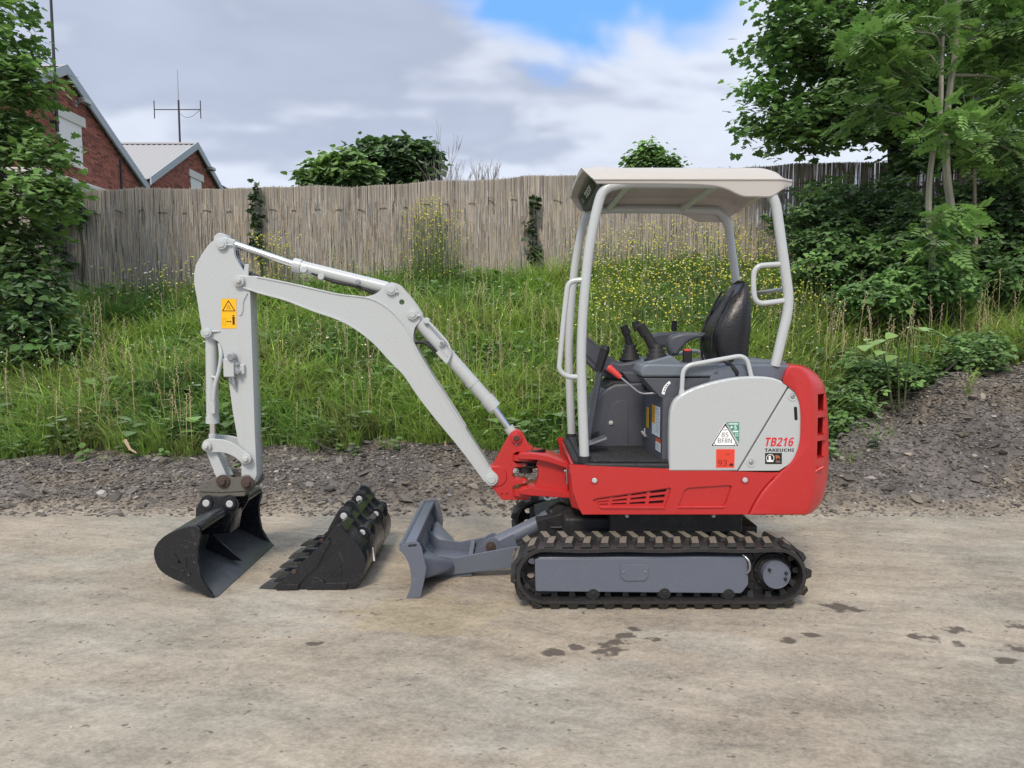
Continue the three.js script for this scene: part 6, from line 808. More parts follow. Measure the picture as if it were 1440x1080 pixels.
tree({ name: 'maple_tree', label: 'broad-leaved maple at the left edge in front of the brick gable and fence', base: [-6.9, 1.2, -4.5], trunk: [[-6.9, 1.0, -4.5], [-6.85, 2.6, -4.5], [-6.7, 4.2, -4.4], [-6.5, 5.8, -4.3]], r0: 0.16, r1: 0.06, seed: 11, leaf: LEAF.maple, leafSize: 0.105, perTwig: 24, tone: MID, mat: LM, barkM: barkDark, sigma: 0.17, spread: 0.62,
  masses: [[-6.0, 4.9, -4.2, 0.50, 0.50, 0.6, 34, 0.8, 1.2], [-6.3, 5.7, -4.4, 0.75, 0.6, 0.7, 40, 0.95, 1.2], [-5.86, 4.30, -4.2, 0.32, 0.36, 0.45, 22, 0.7, 1.1], [-6.02, 3.72, -4.2, 0.54, 0.40, 0.6, 40, 0.6], [-5.45, 3.05, -4.1, 0.30, 0.30, 0.4, 26, 0.5], [-5.8848, 3.7804, -4.2, 0.28, 0.38, 0.4, 26, 0.6], [-5.6613, 4.3853, -4.2, 0.32, 0.3, 0.4, 20, 0.7, 1.1], [-5.4847, 3.4794, -4.2, 0.22, 0.12, 0.3, 10, 0.5], [-5.9, 2.95, -4.3, 0.50, 0.5, 0.55, 40, 0.45, 0.9], [-6.0, 2.35, -4.3, 0.5, 0.45, 0.55, 36, 0.35, 0.8], [-6.9, 4.5, -4.6, 0.9, 1.3, 0.9, 50, 0.7], [-6.8, 2.8, -4.6, 0.8, 0.9, 0.8, 40, 0.4]] });
function bush({ name = 'shrub', label, group, base, blobs, leaf, leafSize, tone, mat, seed, perTwig = 9, sigma = 0.14, spread = 0.6, cat = 'shrub', up = 0.7 }) {
  const r = rng(seed), t = thing(name, label, cat, base, group), woods = [], leaves = [];
  for (const [cx, cy, cz, rx, ry, rz, n, k = 1] of blobs) for (let i = 0; i < n; i++) {
    const d = V(gauss(r), gauss(r), gauss(r)).normalize(), q = Math.pow(r(), 0.5), p = V(cx + d.x * rx * q, cy + d.y * ry * q, cz + d.z * rz * q); p.y = Math.max(p.y, bankH(p.x, p.z) + 0.05);
    if (i % 3 === 0) { const g = V(mix(p.x, base[0], 0.5), bankH(mix(p.x, base[0], 0.5), mix(p.z, base[2], 0.4)), mix(p.z, base[2], 0.4)); woods.push(sweep([g, g.clone().lerp(p, 0.6).add(V(gauss(r) * 0.06, 0.05, gauss(r) * 0.05)), p], 0.012, 4, 0.003)); }
    const light = 0.8 + 0.4 * r(), hue = r();
    for (let j = 0; j < perTwig; j++) { const lp = p.clone().add(V(gauss(r) * sigma, gauss(r) * sigma * 0.6, gauss(r) * sigma)), f = light * (0.75 + 0.5 * r()) * k, h = clamp(hue * 0.7 + 0.3 * r()); leaves.push({ p: [lp.x, lp.y, lp.z], q: leafTurn(r, d, spread, up), s: leafSize * (0.6 + 0.6 * r()), c: [mix(tone[0][0], tone[1][0], h) * f, mix(tone[0][1], tone[1][1], h) * f, mix(tone[0][2], tone[1][2], h) * f] }); }
  }
  part(t, 'stem', woods, barkDark); const m = instanced(t, 'foliage', leaf, mat, leaves); m.userData.kind = 'stuff'; return t;
}
bush({ label: 'dark leafy shrub under the maple at the left edge', base: [-5.9, 1.0, -4.2], seed: 21, leaf: LEAF.oval, leafSize: 0.13, tone: DARK, mat: LM, blobs: [[-5.75, 1.75, -4.2, 0.55, 0.45, 0.5, 70], [-6.2, 2.1, -4.5, 0.6, 0.6, 0.5, 60], [-5.6, 1.35, -4.0, 0.5, 0.3, 0.4, 50], [-5.15, 1.25, -4.0, 0.3, 0.22, 0.3, 20, 1.2]] });

// right: a dark sycamore behind, two ash saplings and a thin birch in front
tree({ name: 'sycamore_tree', label: 'large dark sycamore leaning over the right end of the reed fence', base: [5.65, 2, -6.25], trunk: [[5.65, 1.8, -6.25], [5.62, 3.2, -6.25], [5.55, 4.6, -6.3], [5.4, 6.6, -6.3], [5.4, 8.2, -6.3]], r0: 0.12, r1: 0.06, seed: 31, leaf: LEAF.maple, leafSize: 0.12, perTwig: 22, tone: [[0.075, 0.165, 0.042], [0.155, 0.295, 0.065]], mat: LM, barkM: barkDark, sigma: 0.24, spread: 0.65,
  masses: [[3.75, 4.5, -6.2, 0.42, 0.36, 0.5, 24, 0.42, 1.1], [3.55, 4.95, -6.2, 0.20, 0.16, 0.3, 8, 0.45, 1.5], [3.95, 5.6, -6.2, 0.62, 0.6, 0.8, 54, 0.5, 1.1], [4.1, 6.5, -6.2, 0.72, 0.5, 0.8, 46, 0.6, 1.4], [3.6, 6.35, -6.0, 0.2, 0.22, 0.3, 9, 0.6, 1.9], [4.55, 4.65, -6.2, 0.60, 0.42, 0.7, 52, 0.45], [4.75, 5.5, -6.3, 0.8, 0.7, 0.8, 78, 0.5], [5.4, 4.85, -6.5, 0.6, 0.36, 0.7, 34, 0.5], [5.0, 4.35, -5.9, 0.4, 0.3, 0.4, 26, 0.45], [4.1815, 4.2173, -6.0, 0.55, 0.35, 0.4, 30, 0.45], [4.9222, 4.6096, -6.0, 0.55, 0.45, 0.4, 36, 0.5, 1.1], [6.2092, 4.9995, -6.1, 0.6, 0.5, 0.4, 40, 0.55, 1.1], [6.8412, 4.4138, -6.1, 0.6, 0.5, 0.4, 40, 0.5], [5.7586, 3.8721, -6.0, 0.4, 0.25, 0.35, 24, 0.45], [6.984, 5.4836, -6.2, 0.7, 0.5, 0.4, 40, 0.6, 1.2], [5.75, 4.75, -5.8, 0.5, 0.35, 0.4, 30, 0.5], [6.1, 4.3, -6.0, 0.4, 0.3, 0.4, 26, 0.45], [6.6, 4.1, -6.2, 0.5, 0.4, 0.4, 34, 0.45], [5.6, 5.7, -6.5, 0.9, 0.7, 0.8, 70, 0.6], [4.9, 6.6, -6.3, 0.9, 0.6, 0.8, 60, 0.7, 1.1], [6.6, 5.0, -6.6, 0.8, 0.7, 0.8, 56, 0.5], [6.5, 6.2, -6.5, 1.0, 0.7, 0.9, 60, 0.7], [5.4, 7.8, -6.3, 1.8, 0.9, 1.3, 90, 0.9], [7.6, 5.4, -6.4, 0.9, 1.3, 0.9, 60, 0.6]] });
const ASH = [[0.11, 0.225, 0.05], [0.20, 0.35, 0.08]];
tree({ name: 'ash_tree', label: 'slender ash with crooked pale trunk and feathery leaves, left of the pair by the fence', base: [5.1, 1.1, -4.2], trunk: [[5.0084, 1.8814, -4.2], [4.9542, 2.5081, -4.2], [4.9101, 2.9218, -4.2], [4.9144, 3.3733, -4.2], [4.9943, 3.9828, -4.2], [4.9806, 4.6254, -4.2], [4.9886, 5.4963, -4.2]], r0: 0.04, r1: 0.022, seed: 41, leaf: LEAF.ash, leafSize: 0.23, perTwig: 9, tone: ASH, mat: LM2, barkM: barkPale, sigma: 0.2, spread: 0.85,
  masses: [[4.0246, 4.8246, -4.1, 0.40, 0.35, 0.4, 16, 0.8, 1.2], [4.6326, 4.8638, -4.1, 0.4, 0.4, 0.4, 18, 0.85, 1.3], [4.3663, 4.4304, -4.1, 0.35, 0.22, 0.4, 12, 0.7], [4.9696, 3.7534, -4.0, 0.26, 0.32, 0.3, 14, 0.55, 1.3], [4.26, 4.0332, -4.2, 0.3, 0.2, 0.3, 9, 0.6, 0.9], [4.8593, 2.7268, -3.9, 0.2, 0.16, 0.2, 7, 0.25, 1.3], [4.8313, 2.4434, -3.9, 0.2, 0.14, 0.2, 6, 0.15, 1.2], [4.6839, 5.5267, -4.1, 0.7, 0.4, 0.6, 22, 0.98, 1.1]] });
tree({ name: 'ash_tree', label: 'straighter ash with pale trunk and feathery leaves, right of the pair by the fence', base: [5.7, 1.3, -4.6], trunk: [[5.519, 2.0758, -4.6], [5.426, 2.903, -4.6], [5.3379, 3.4621, -4.6], [5.3208, 4.1849, -4.6], [5.3881, 4.9401, -4.6], [5.3905, 5.7672, -4.6]], r0: 0.055, r1: 0.026, seed: 42, leaf: LEAF.ash, leafSize: 0.23, perTwig: 9, tone: ASH, mat: LM2, barkM: barkPale, sigma: 0.2, spread: 0.85,
  masses: [[5.776, 4.9401, -4.5, 0.4, 0.4, 0.4, 18, 0.85, 1.1], [6.0667, 4.3536, -4.5, 0.35, 0.4, 0.4, 16, 0.7], [5.8377, 3.7609, -4.5, 0.3, 0.25, 0.3, 11, 0.55], [6.1544, 3.5476, -4.4, 0.3, 0.35, 0.3, 14, 0.5, 0.9], [5.6213, 5.4379, -4.5, 0.5, 0.4, 0.4, 18, 0.95], [6.3795, 4.9401, -4.5, 0.5, 0.7, 0.4, 20, 0.8]] });
{ const b = thing('birch_sapling', 'thin pale speckled sapling pole standing alone near the right edge', 'tree', [6.1, 1.6, -4.8]);
  part(b, 'trunk', sweep(new THREE.CatmullRomCurve3([V(5.8916, 2.3575, -4.8), V(5.8397, 3.0232, -4.8), V(5.7974, 3.6813, -4.8), V(5.7421, 4.2456, -4.8), V(5.8309, 4.7615, -4.8)]).getPoints(24), 0.026, 8, 0.010), bark(0.30, 0.25, 0.2));
  part(b, 'limb', [sweep([V(5.773, 3.9858, -4.8), V(5.6047, 4.3319, -4.75), V(5.5301, 4.5901, -4.7)], 0.009, 5, 0.003), sweep([V(5.7554, 4.1591, -4.8), V(5.884, 4.5901, -4.85), V(5.9235, 5.0177, -4.85)], 0.009, 5, 0.003)], barkPale); }
// shrubs in front of the fence on the right
const BR = [[0.065, 0.15, 0.04], [0.16, 0.30, 0.072]];
bush({ name: 'bramble_bush', label: 'dark bramble thicket below the fence just right of the canopy', base: [4.3, 1.4, -5.4], seed: 51, leaf: LEAF.bramble, leafSize: 0.135, perTwig: 13, tone: BR, mat: LM, blobs: [[4.1083, 2.8698, -5.6, 0.4, 0.5, 0.5, 60, 0.9], [4.5439, 3.0464, -5.6, 0.5, 0.5, 0.5, 80, 0.9], [4.3311, 2.4424, -5.2, 0.6, 0.4, 0.5, 90, 1.1], [5.02, 3.1246, -5.5, 0.5, 0.35, 0.5, 60, 0.8], [3.971, 2.1939, -5.0, 0.4, 0.25, 0.4, 44, 1.2]] });
bush({ name: 'bramble_bush', label: 'bramble thicket around the foot of the two ash trunks', base: [5.2, 1.2, -4.6], seed: 52, leaf: LEAF.bramble, leafSize: 0.135, perTwig: 13, tone: BR, mat: LM, blobs: [[4.874, 2.3129, -4.8, 0.5, 0.4, 0.5, 90], [5.2189, 2.6691, -4.9, 0.5, 0.4, 0.5, 70, 0.85], [4.8734, 2.0135, -4.2, 0.6, 0.28, 0.4, 80, 1.3], [4.2148, 1.831, -4.0, 0.4, 0.2, 0.3, 40, 1.2]] });
bush({ name: 'bramble_bush', label: 'tall dark undergrowth at the right edge behind the thin sapling', base: [6.6, 1.5, -5.0], seed: 53, leaf: LEAF.bramble, leafSize: 0.14, perTwig: 13, tone: BR, mat: LM, blobs: [[6.1902, 2.9063, -5.3, 0.6, 0.55, 0.5, 110, 0.85], [6.6388, 3.2748, -5.3, 0.6, 0.7, 0.5, 100, 0.9], [6.1423, 2.2234, -4.9, 0.6, 0.4, 0.5, 100, 1.0], [6.9075, 2.5134, -5.0, 0.6, 0.7, 0.5, 90, 0.9]] });
bush({ name: 'bramble_bush', label: 'low bramble trailing over the top of the slate mound', base: [3.9, 0.9, -3.0], seed: 54, leaf: LEAF.bramble, leafSize: 0.10, tone: [[0.09, 0.19, 0.045], [0.19, 0.34, 0.085]], mat: LM, perTwig: 9, blobs: [[3.6261, 1.0614, -3.0, 0.25, 0.14, 0.25, 44], [3.2766, 0.7965, -2.7, 0.2, 0.2, 0.2, 40], [4.0643, 1.0016, -3.0, 0.35, 0.10, 0.2, 36], [4.7541, 1.2079, -3.1, 0.35, 0.12, 0.25, 40], [4.9312, 1.3175, -3.2, 0.25, 0.1, 0.2, 24], [3.1636, 0.4017, -2.5, 0.12, 0.15, 0.15, 20]] });
bush({ name: 'bramble_bush', label: 'low leafy weeds at the grass edge behind the red swing bracket', base: [0.3, 0.5, -2.9], seed: 55, leaf: LEAF.bramble, leafSize: 0.10, tone: [[0.09, 0.19, 0.045], [0.18, 0.32, 0.08]], mat: LM, perTwig: 7, blobs: [[0.3226, 0.4986, -2.85, 0.4, 0.18, 0.25, 60], [-0.1455, 0.4481, -2.9, 0.4, 0.12, 0.2, 40], [0.589, 0.5821, -3.0, 0.35, 0.2, 0.3, 40]] });
bush({ name: 'added_backing_bush', label: 'dark bush added behind the right end of the reed fence to block the sky', base: [5.5, 2, -7.5], seed: 56, leaf: LEAF.oval, leafSize: 0.14, tone: DARK, mat: LM, blobs: [[4.6, 2.8, -7.6, 0.9, 0.7, 0.35, 110], [6.0, 2.9, -7.6, 0.9, 0.75, 0.35, 110], [7.4, 3.1, -7.6, 0.9, 0.9, 0.35, 110]] });  // unseen bush, added to block sky showing through the lower reeds
// a young plant with big pale leaves on the mound
{ const r = rng(61), k = thing('broadleaf_plant', 'young plant with large pale green leaves above the slate mound', 'plant', [3.95, 1.05, -2.6]), lm = leafMat(1, 0.4); 
  const spots = [[1286, 465, 0.22], [1272, 462, 0.18], [1300, 462, 0.2], [1250, 478, 0.18], [1236, 480, 0.15], [1218, 486, 0.17], [1258, 470, 0.14], [1310, 470, 0.13], [1276, 476, 0.15], [1240, 494, 0.13], [1262, 500, 0.14], [1225, 478, 0.11]];
  const PX = [3.3055, 1.5674], PY = [4.1512, 1.1539], gnd = bankH(3.95, -2.75);
  part(k, 'stem', [[1280, 470], [1240, 484], [1262, 480]].map(([a, b]) => { const x = mix(PX[0], PY[0], (a - 1200) / 120), y = mix(PX[1], PY[1], (b - 450) / 60); return sweep([V(mix(x, 3.95, 0.6), gnd - 0.05, -2.75), V(mix(x, 3.95, 0.3), mix(gnd, y, 0.6), -2.68), V(x, y, -2.6)], 0.012, 6, 0.005); }), stemM);
  spots.forEach(([a, b, s], i) => { const x = mix(PX[0], PY[0], (a - 1200) / 120), y = mix(PX[1], PY[1], (b - 450) / 60), g = LEAF.broad.clone(), f = 0.85 + 0.3 * r(); g.scale(s, s, s); const m = new THREE.Mesh(g, lm.clone()); m.material.color.setRGB(0.26 * f, 0.42 * f, 0.12 * f); m.name = numbered('leaf'); m.position.set(x - 3.95, y - 1.05, 0.04 * gauss(r)); m.quaternion.copy(leafTurn(r, V(a > 1262 ? 1 : -1, -0.3, 0.6), 0.3, 0.6)); m.castShadow = true; k.add(m); });
}
// ivy on the fence
function ivy(label, spots, seed, size = 0.09) { const r = rng(seed), t = thing('ivy', label, 'ivy', [spots[0][0], spots[0][1], fenceZ + 0.04]), L = []; const st = [];
  for (const [x, y, rx, ry, n] of spots) { for (let i = 0; i < n; i++) { const a = gauss(r) * 0.7, b = gauss(r) * 0.7, v = 0.7 + 0.6 * r(); L.push({ p: [x + a * rx, y + b * ry, fenceZ + 0.05 + 0.07 * r()], q: leafTurn(r, V(a, -0.6, 0.7), 0.35, 0.35), s: size * (0.6 + 0.7 * r()), c: [0.035 * v, 0.085 * v, 0.022 * v] }); } st.push(sweep([V(x, 1.9, fenceZ + 0.02), V(x + 0.04, mix(1.9, y, 0.5), fenceZ + 0.02), V(x, y + ry * 0.5, fenceZ + 0.025)], 0.008, 4, 0.004)); }
  part(t, 'stem', st, barkDark); const m = instanced(t, 'leaves', LEAF.maple, LM, L); m.userData.kind = 'stuff'; }
ivy('narrow column of ivy climbing the fence beside the arm tip', [[-3.8558, 3.5042, 0.07, 0.2, 40], [-3.877, 3.1307, 0.09, 0.25, 60], [-3.8548, 2.7552, 0.10, 0.2, 40]], 71);
ivy('thin ivy strand on the fence left of the canopy', [[0.347, 3.3444, 0.06, 0.25, 40], [0.2936, 2.97, 0.10, 0.25, 50], [0.3487, 2.6475, 0.09, 0.2, 36]], 72);
ivy('triangular patch of bright ivy near the left end of the fence', [[-6.5885, 3.2056, 0.2, 0.2, 90], [-6.6155, 3.323, 0.1, 0.16, 30]], 73, 0.10);
ivy('ragged ivy beside the maple at the left end of the fence', [[-6.934, 3.0236, 0.2, 0.35, 90], [-6.8682, 2.5936, 0.14, 0.25, 50], [-6.7437, 2.4641, 0.14, 0.08, 24], [-7.0319, 3.2376, 0.2, 0.3, 60]], 74, 0.10);

// far trees above the fence line
tree({ name: 'round_tree', label: 'dark dense tree far beyond the fence, right of the lighter one', base: [-7.2, 2, -36], trunk: [[-7.0, 2, -36], [-7.0, 6, -36], [-6.9, 10, -36]], r0: 0.35, r1: 0.15, seed: 81, leaf: LEAF.broad, leafSize: 0.42, perTwig: 16, tone: DARK, mat: LM, barkM: barkDark, sigma: 0.42, spread: 0.7, showTwigs: false, shell: 0.75,
  masses: [[-6.3232, 10.9409, -36, 2.0, 1.0, 1.8, 90, 0.9, 0.85], [-5.0608, 10.7087, -36, 1.1, 1.1, 1.3, 60, 0.8, 0.85], [-7.7063, 10.9409, -36, 1.2, 0.9, 1.4, 54, 0.8, 0.9], [-5.7426, 9.8556, -36, 2.0, 0.9, 1.4, 60, 0.7, 0.8], [-6.9107, 11.3274, -36, 1.0, 0.5, 1.2, 30, 0.9, 0.9]] });
tree({ name: 'round_tree', label: 'lighter green tree far beyond the fence, left of the dark one', base: [-9.8, 2, -33], trunk: [[-9.3, 2, -33], [-9.3, 5, -33], [-9.2, 8, -33]], r0: 0.3, r1: 0.12, seed: 82, leaf: LEAF.broad, leafSize: 0.40, perTwig: 16, tone: MID, mat: LM, barkM: barkDark, sigma: 0.42, spread: 0.6, showTwigs: false, shell: 0.75,
  masses: [[-8.8613, 9.7353, -33, 1.25, 0.8, 1.3, 60, 0.9], [-9.8987, 9.1606, -33, 1.0, 0.7, 1.1, 44, 0.8, 1.1], [-7.8811, 9.2325, -33, 1.2, 0.8, 1.1, 40, 0.8, 0.9], [-8.4148, 10.1296, -33, 0.8, 0.5, 0.9, 26, 0.95]] });
tree({ name: 'round_tree', label: 'small light green tree beyond the fence, rising above the canopy roof', base: [6.3, 2, -30], trunk: [[6.6, 2, -30], [6.6, 6, -30], [6.6, 9, -30]], r0: 0.25, r1: 0.1, seed: 83, leaf: LEAF.broad, leafSize: 0.28, perTwig: 18, tone: MID, mat: LM, barkM: barkDark, sigma: 0.36, spread: 0.5, showTwigs: false, shell: 0.7,
  masses: [[6.3869, 9.7963, -30, 0.45, 0.42, 0.6, 22, 0.95, 1.2], [5.9572, 9.2696, -30, 0.5, 0.4, 0.6, 20, 0.85], [7.1341, 9.3355, -30, 0.55, 0.3, 0.6, 18, 0.85, 1.1], [7.8119, 9.0717, -30, 0.4, 0.18, 0.5, 9, 0.8]] });
{ // leafless tree
  const r = rng(91), t = thing('bare_tree', 'leafless twiggy tree far beyond the fence, beside the dark tree', 'tree', [-2.2, 2, -34]), g = [], grey = flat(0.2, 0.185, 0.18, 0.9); const fine = [];
  const grow = (p, d, len, rad, lv) => { const e = p.clone().addScaledVector(d, len), m = p.clone().lerp(e, 0.5).add(V(gauss(r) * len * 0.06, 0, gauss(r) * len * 0.06)); (lv < 2 ? g : fine).push(sweep([p, m, e], rad, lv < 2 ? 6 : 3, rad * 0.6)); if (lv >= 5) return; const n = lv < 1 ? 5 : 2 + (r() > 0.45 ? 1 : 0); for (let i = 0; i < n; i++) grow(p.clone().lerp(e, 0.55 + 0.45 * r()), d.clone().add(V(gauss(r) * 0.36, 0.22 + gauss(r) * 0.15, gauss(r) * 0.36)).normalize(), len * (0.55 + 0.25 * r()), Math.max(0.010, rad * 0.55), lv + 1); };
  grow(V(-1.9, 2, -34), V(0.03, 1, 0), 3.75, 0.16, 0); grow(V(-3.1, 2, -34), V(-0.02, 1, 0), 3.35, 0.10, 0);
  part(t, 'trunk', g, grey); part(t, 'twigs', fine, grey, { kind: 'stuff' }); 
}

// ---------------------------------------------------------------- grass, weeds and flowers on the bank
{
  function clump(seed, n, h, w, lean, tip) {
    const r = rng(seed), pos = [], idx = [], col = [];
    for (let i = 0; i < n; i++) {
      const a = r() * 6.3, rr = 0.09 * Math.sqrt(r()), x0 = Math.cos(a) * rr, z0 = Math.sin(a) * rr, H = h * (0.45 + 0.65 * r()), L = lean * (0.3 + r()) * H, b = a + gauss(r) * 0.8, sx = -Math.sin(b), sz = Math.cos(b), ww = w * (0.6 + 0.7 * r()), k = pos.length / 3;
      for (const [t, q] of [[0, 1], [0.4, 0.85], [0.75, 0.55], [1, 0.06]]) { const bx_ = x0 + Math.cos(b) * L * t * t, bz = z0 + Math.sin(b) * L * t * t, y = H * t * (1 - 0.25 * lean * t); pos.push(bx_ - sx * ww * q, y, bz - sz * ww * q, bx_ + sx * ww * q, y, bz + sz * ww * q); }
      for (let s = 0; s < 3; s++) { const o = k + s * 2; idx.push(o, o + 1, o + 2, o + 1, o + 3, o + 2); }
    }
    const g = new THREE.BufferGeometry(); g.setAttribute('position', new THREE.Float32BufferAttribute(pos, 3)); g.setIndex(idx); g.computeVertexNormals(); return g;
  }
  const seedHead = (() => { const o = [sweep([V(0, 0, 0), V(0.02, 0.5, 0), V(0.06, 1, 0.01)], 0.0035, 3, 0.002)]; const r = rng(3); for (let i = 0; i < 9; i++) { const t = i / 9, g = new THREE.OctahedronGeometry(0.0085); g.scale(0.7, 1.7, 0.7); g.translate(0.045 + 0.02 * t + gauss(r) * 0.016, 0.78 + 0.24 * t, gauss(r) * 0.016); o.push(g); } return join(o); })();
  const r = rng(404), gm = new THREE.MeshPhysicalMaterial({ color: 0xffffff, roughness: 1, transmission: 0.35, thickness: 0, side: THREE.DoubleSide, specularIntensity: 0.5 });
  const kinds = [clump(1, 14, 0.42, 0.0068, 0.7), clump(2, 12, 0.50, 0.0078, 1.2), clump(3, 16, 0.32, 0.0068, 1.0), clump(4, 10, 0.60, 0.0082, 0.8)], lists = [[], [], [], []], heads = [], weeds = [], yel = [], white = [], stalks = [], ferns = [];
  const patch = (x, z) => N3(x * 0.7, z * 0.9, 12.2), patch2 = (x, z) => N3(x * 1.6 + 7, z * 1.8, 3.2);
  for (let i = 0; i < 28000; i++) {
    const z = -2.15 - 4.5 * Math.pow(r(), 1.25), x = (r() * 2 - 1) * (0.85 * (4.3 - z)); if (x < -8.4 || x > 8.4) continue;
    if (bare(x, z) > 0.25 + 0.5 * r() * r()) continue;
    const y = bankH(x, z), p = patch(x, z), p2 = patch2(x, z), shade = sstep(3.2, 4.6, x) * sstep(-4.0, -4.8, z); if (shade > 0.5 && r() < 0.6) continue;
    const d = r(), v = 0.75 + 0.55 * r();
    let c = p > 0.12 ? [0.38, 0.52, 0.11] : p < -0.15 ? [0.26, 0.43, 0.09] : [0.33, 0.49, 0.10]; if (p2 > 0.18 && r() < 0.5) c = [0.30, 0.31, 0.12]; if (r() < 0.06) c = [0.22, 0.19, 0.09];
    const k = d < 0.35 ? 0 : d < 0.6 ? 1 : d < 0.85 ? 2 : 3, edge = sstep(-2.2, -3.0, z);
    lists[k].push({ p: [x, y - 0.02, z], q: [gauss(r) * 0.12, r() * 6.3, gauss(r) * 0.12], s: (0.62 + 0.55 * r()) * mix(0.62, 0.95, edge) * (1 + 0.25 * p), c: c.map((q) => q * v) });
    if (r() < 0.015 + 0.06 * sstep(0.05, 0.3, p2)) { const w = r(); heads.push({ p: [x + gauss(r) * 0.08, y, z + gauss(r) * 0.08], q: [gauss(r) * 0.12, r() * 6, gauss(r) * 0.12], s: [1, (0.45 + 0.4 * r()) * mix(0.75, 1, edge), 1], c: w < 0.5 ? [0.42, 0.36, 0.20] : w < 0.75 ? [0.36, 0.28, 0.20] : [0.30, 0.34, 0.14] }); }
    if (r() < (0.10 + 0.24 * sstep(-2.5, -3.4, z)) + 0.2 * sstep(-0.05, -0.3, p)) { const f = 0.7 + 0.6 * r(), l = r() > 0.6 ? 1.35 : 1; weeds.push({ p: [x, y, z], q: [gauss(r) * 0.2, r() * 6.3, gauss(r) * 0.2], s: 0.14 + 0.30 * r() * r(), c: [0.12 * f * l, 0.235 * f * l, 0.055 * f] }); }
  }
  for (let i = 0; i < 900; i++) {                                        // tufts and weeds creeping out over the slate
    const x = -5 + 11.5 * r(), z = -1.6 - 2.2 * r(); if (bare(x, z) < 0.5 || N3(x * 1.9, z * 2.3, 5.7) < 0.12 + 0.4 * sstep(-2.3, -1.6, z)) continue;
    const y = bankH(x, z), v = 0.8 + 0.5 * r(); if (r() < 0.6) lists[2].push({ p: [x, y - 0.02, z], q: [gauss(r) * 0.2, r() * 6.3, gauss(r) * 0.2], s: 0.25 + 0.4 * r(), c: [0.26 * v, 0.36 * v, 0.085 * v] }); else weeds.push({ p: [x, y, z], q: [gauss(r) * 0.3, r() * 6.3, gauss(r) * 0.3], s: 0.10 + 0.16 * r(), c: [0.14 * v, 0.25 * v, 0.06 * v] });
  }
  // flowers: a yellow drift behind the cab, one up the fence, one at the left, stray ones elsewhere
  const flower = (x, z, h, list, stalk, s) => { const y = bankH(x, z); list.push({ p: [x, y + h, z], q: [gauss(r) * 0.7, r() * 6, gauss(r) * 0.7], s: s * (0.7 + 0.6 * r()), c: list === yel ? [0.66 * (0.8 + 0.3 * r()), 0.62 * (0.8 + 0.3 * r()), 0.075] : [0.62, 0.60, 0.47] }); if (stalk) stalks.push({ p: [x, y, z], q: [gauss(r) * 0.03, r() * 6, gauss(r) * 0.03], s: [1, h, 1], c: [0.08, 0.14, 0.035] }); };
  for (let i = 0; i < 2300; i++) { const x = 0.95 + 2.6 * r() + gauss(r) * 0.35, z = -3.6 - 2.9 * r(); flower(x, z, 0.35 + 0.55 * Math.sqrt(r()), r() < 0.84 ? yel : white, i % 3 === 0, 0.0105); }
  for (let i = 0; i < 520; i++) { const x = -1.2 + gauss(r) * 0.42, z = -6.0 - 0.6 * r(), h = 0.3 + 1.1 * r() * (1 - 0.4 * Math.abs(x + 1.2)); flower(x, z, h, yel, i % 2 === 0, 0.011); }
  for (let i = 0; i < 160; i++) { const x = -3.55 + gauss(r) * 0.28, z = -6.1 - 0.4 * r(); flower(x, z, 0.35 + 0.7 * r(), yel, i % 2 === 0, 0.013); }
  for (let i = 0; i < 150; i++) { const x = -5.6 + 1.9 * r() + gauss(r) * 0.2, z = -5.3 - 1.1 * r(); flower(x, z, 0.35 + 0.45 * r(), r() < 0.55 ? yel : white, true, 0.016); }
  for (let i = 0; i < 900; i++) { const z = -2.9 - 3.5 * r(), x = (r() * 2 - 1) * 0.75 * (4.3 - z); if (bare(x, z) > 0.3 || x > 4.2) continue; flower(x, z, 0.3 + 0.4 * r(), r() < 0.45 ? yel : white, true, 0.0095); }
  const g = stuff('grass', 'long rough green grass covering the bank');
  lists.forEach((l, k) => instanced(g, 'grass_blades', kinds[k], gm, l)); instanced(g, 'seed_heads', seedHead, flat(1, 1, 1, 0.8), heads);
  const w = stuff('weeds', 'leafy green weeds among the grass on the bank'); instanced(w, 'weed_leaves', LEAF.sprig, LM2, weeds);
  const fl = stuff('wildflowers', 'small yellow and cream wildflowers scattered over the bank'), fg = new THREE.IcosahedronGeometry(1, 0); fg.scale(1, 0.55, 1);
  const sg = new THREE.CylinderGeometry(0.0018, 0.003, 1, 3); sg.translate(0, 0.5, 0);
  instanced(fl, 'yellow_flowers', fg, flat(1, 1, 1, 0.7), yel); instanced(fl, 'cream_flowers', fg, flat(1, 1, 1, 0.7), white); instanced(fl, 'flower_stalks', sg, flat(1, 1, 1, 0.8), stalks);
  // bracken at the left
  const FN = [['tall feathery fern in front of the dark shrub at the left', [-5.4224, 1.6304], -4.3, 15, 0.62], ['fern on the bank left of the arm', [-3.5846, 1.2698], -3.4, 12, 0.42], ['low fern nearest the yellow-stickered arm', [-3.7327, 0.861], -3.2, 11, 0.40], ['fern below the left end of the fence', [-5.2025, 1.8811], -5.2, 12, 0.5]];
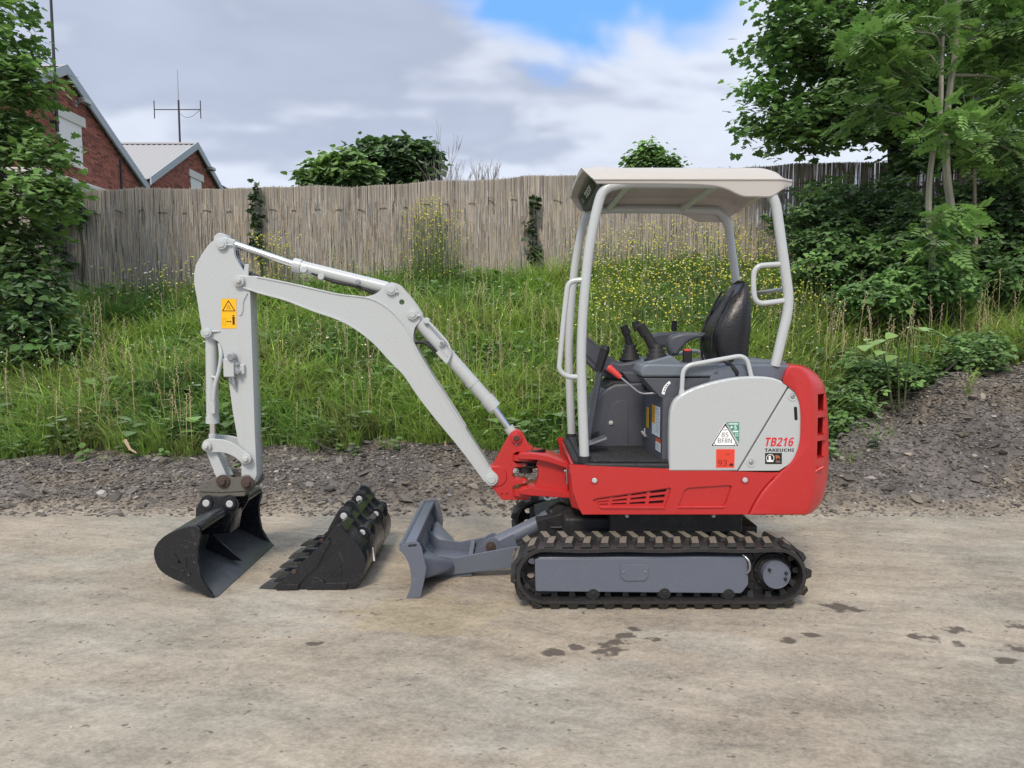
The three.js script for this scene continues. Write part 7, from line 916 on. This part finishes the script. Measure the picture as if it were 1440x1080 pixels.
  FN.forEach(([label, [x], z, n, L], q) => { const t = thing('fern', label, 'fern', [x, bankH(x, z), z]), y = bankH(x, z); for (let i = 0; i < n; i++) { const f = LEAF.fern.clone(), v = 0.85 + 0.4 * r(); f.scale(L, L, L); f.rotateX(gauss(r) * 0.3); f.rotateZ(0.55 + 0.75 * r()); f.rotateY(i * 2.4); const m = new THREE.Mesh(f, LM2.clone()); m.material.color.setRGB(0.10 * v, 0.20 * v, 0.04 * v); m.name = numbered('frond'); m.castShadow = true; m.position.y = 0.02; t.add(m); } });
  // dried stalks lying over at the left foot of the bank
  { const t = thing('dried_weeds', 'bent clump of dried tan stalks at the foot of the grass on the left', 'weeds', [-4.1475, 0.4114, -2.9]), st = [], hd = []; const [cx, cy] = [-4.039, 0.3967]; for (let i = 0; i < 26; i++) { const a = Math.PI - 0.1 - 0.9 * r() * (r() > 0.15 ? 1 : 2), L = 0.35 + 0.4 * r(), e = V(cx + Math.cos(a) * L, cy + Math.sin(a) * L * 0.55 + 0.02, -2.85 + gauss(r) * 0.15), b = V(cx + gauss(r) * 0.1, bankH(cx, -2.9) , -2.95 + gauss(r) * 0.08); st.push(sweep([b, b.clone().lerp(e, 0.6).add(V(0, 0.06, 0)), e], 0.005, 4, 0.003)); if (i % 2) { const o = new THREE.IcosahedronGeometry(0.02 + 0.012 * r(), 0); o.scale(1, 0.7, 1); o.translate(e.x, e.y, e.z); hd.push(o); } } part(t, 'stalk', st, flat(0.34, 0.25, 0.12, 0.85)); part(t, 'seed_head', hd, flat(0.46, 0.38, 0.24, 0.9)); }
  // broken branches lying on the slate
  for (const [label, pts] of [['pale broken stick on the slate left of the arm', [[-3.6295, 0.4362, -2.3], [-3.5336, 0.3698, -2.2], [-3.4223, 0.3542, -2.1]]], ['short pale broken twig at the grass edge left of the boom foot', [[-0.6552, 0.2986, -2.3], [-0.6212, 0.3796, -2.3], [-0.6275, 0.4335, -2.3]]], ['dark stick lying at the grass edge behind the loose buckets', [[-1.8971, 0.4313, -2.4], [-1.7899, 0.3697, -2.35], [-1.6616, 0.3423, -2.3]]]]) { const t = thing('stick', label, 'stick', pts[0]); part(t, 'wood', sweep(pts.map((p) => V(...p)), 0.018, 6, 0.007), flat(...(label.startsWith('dark') ? [0.05, 0.045, 0.04] : [0.36, 0.27, 0.18]), 0.85)); }
}

renderer.render(scene, camera);
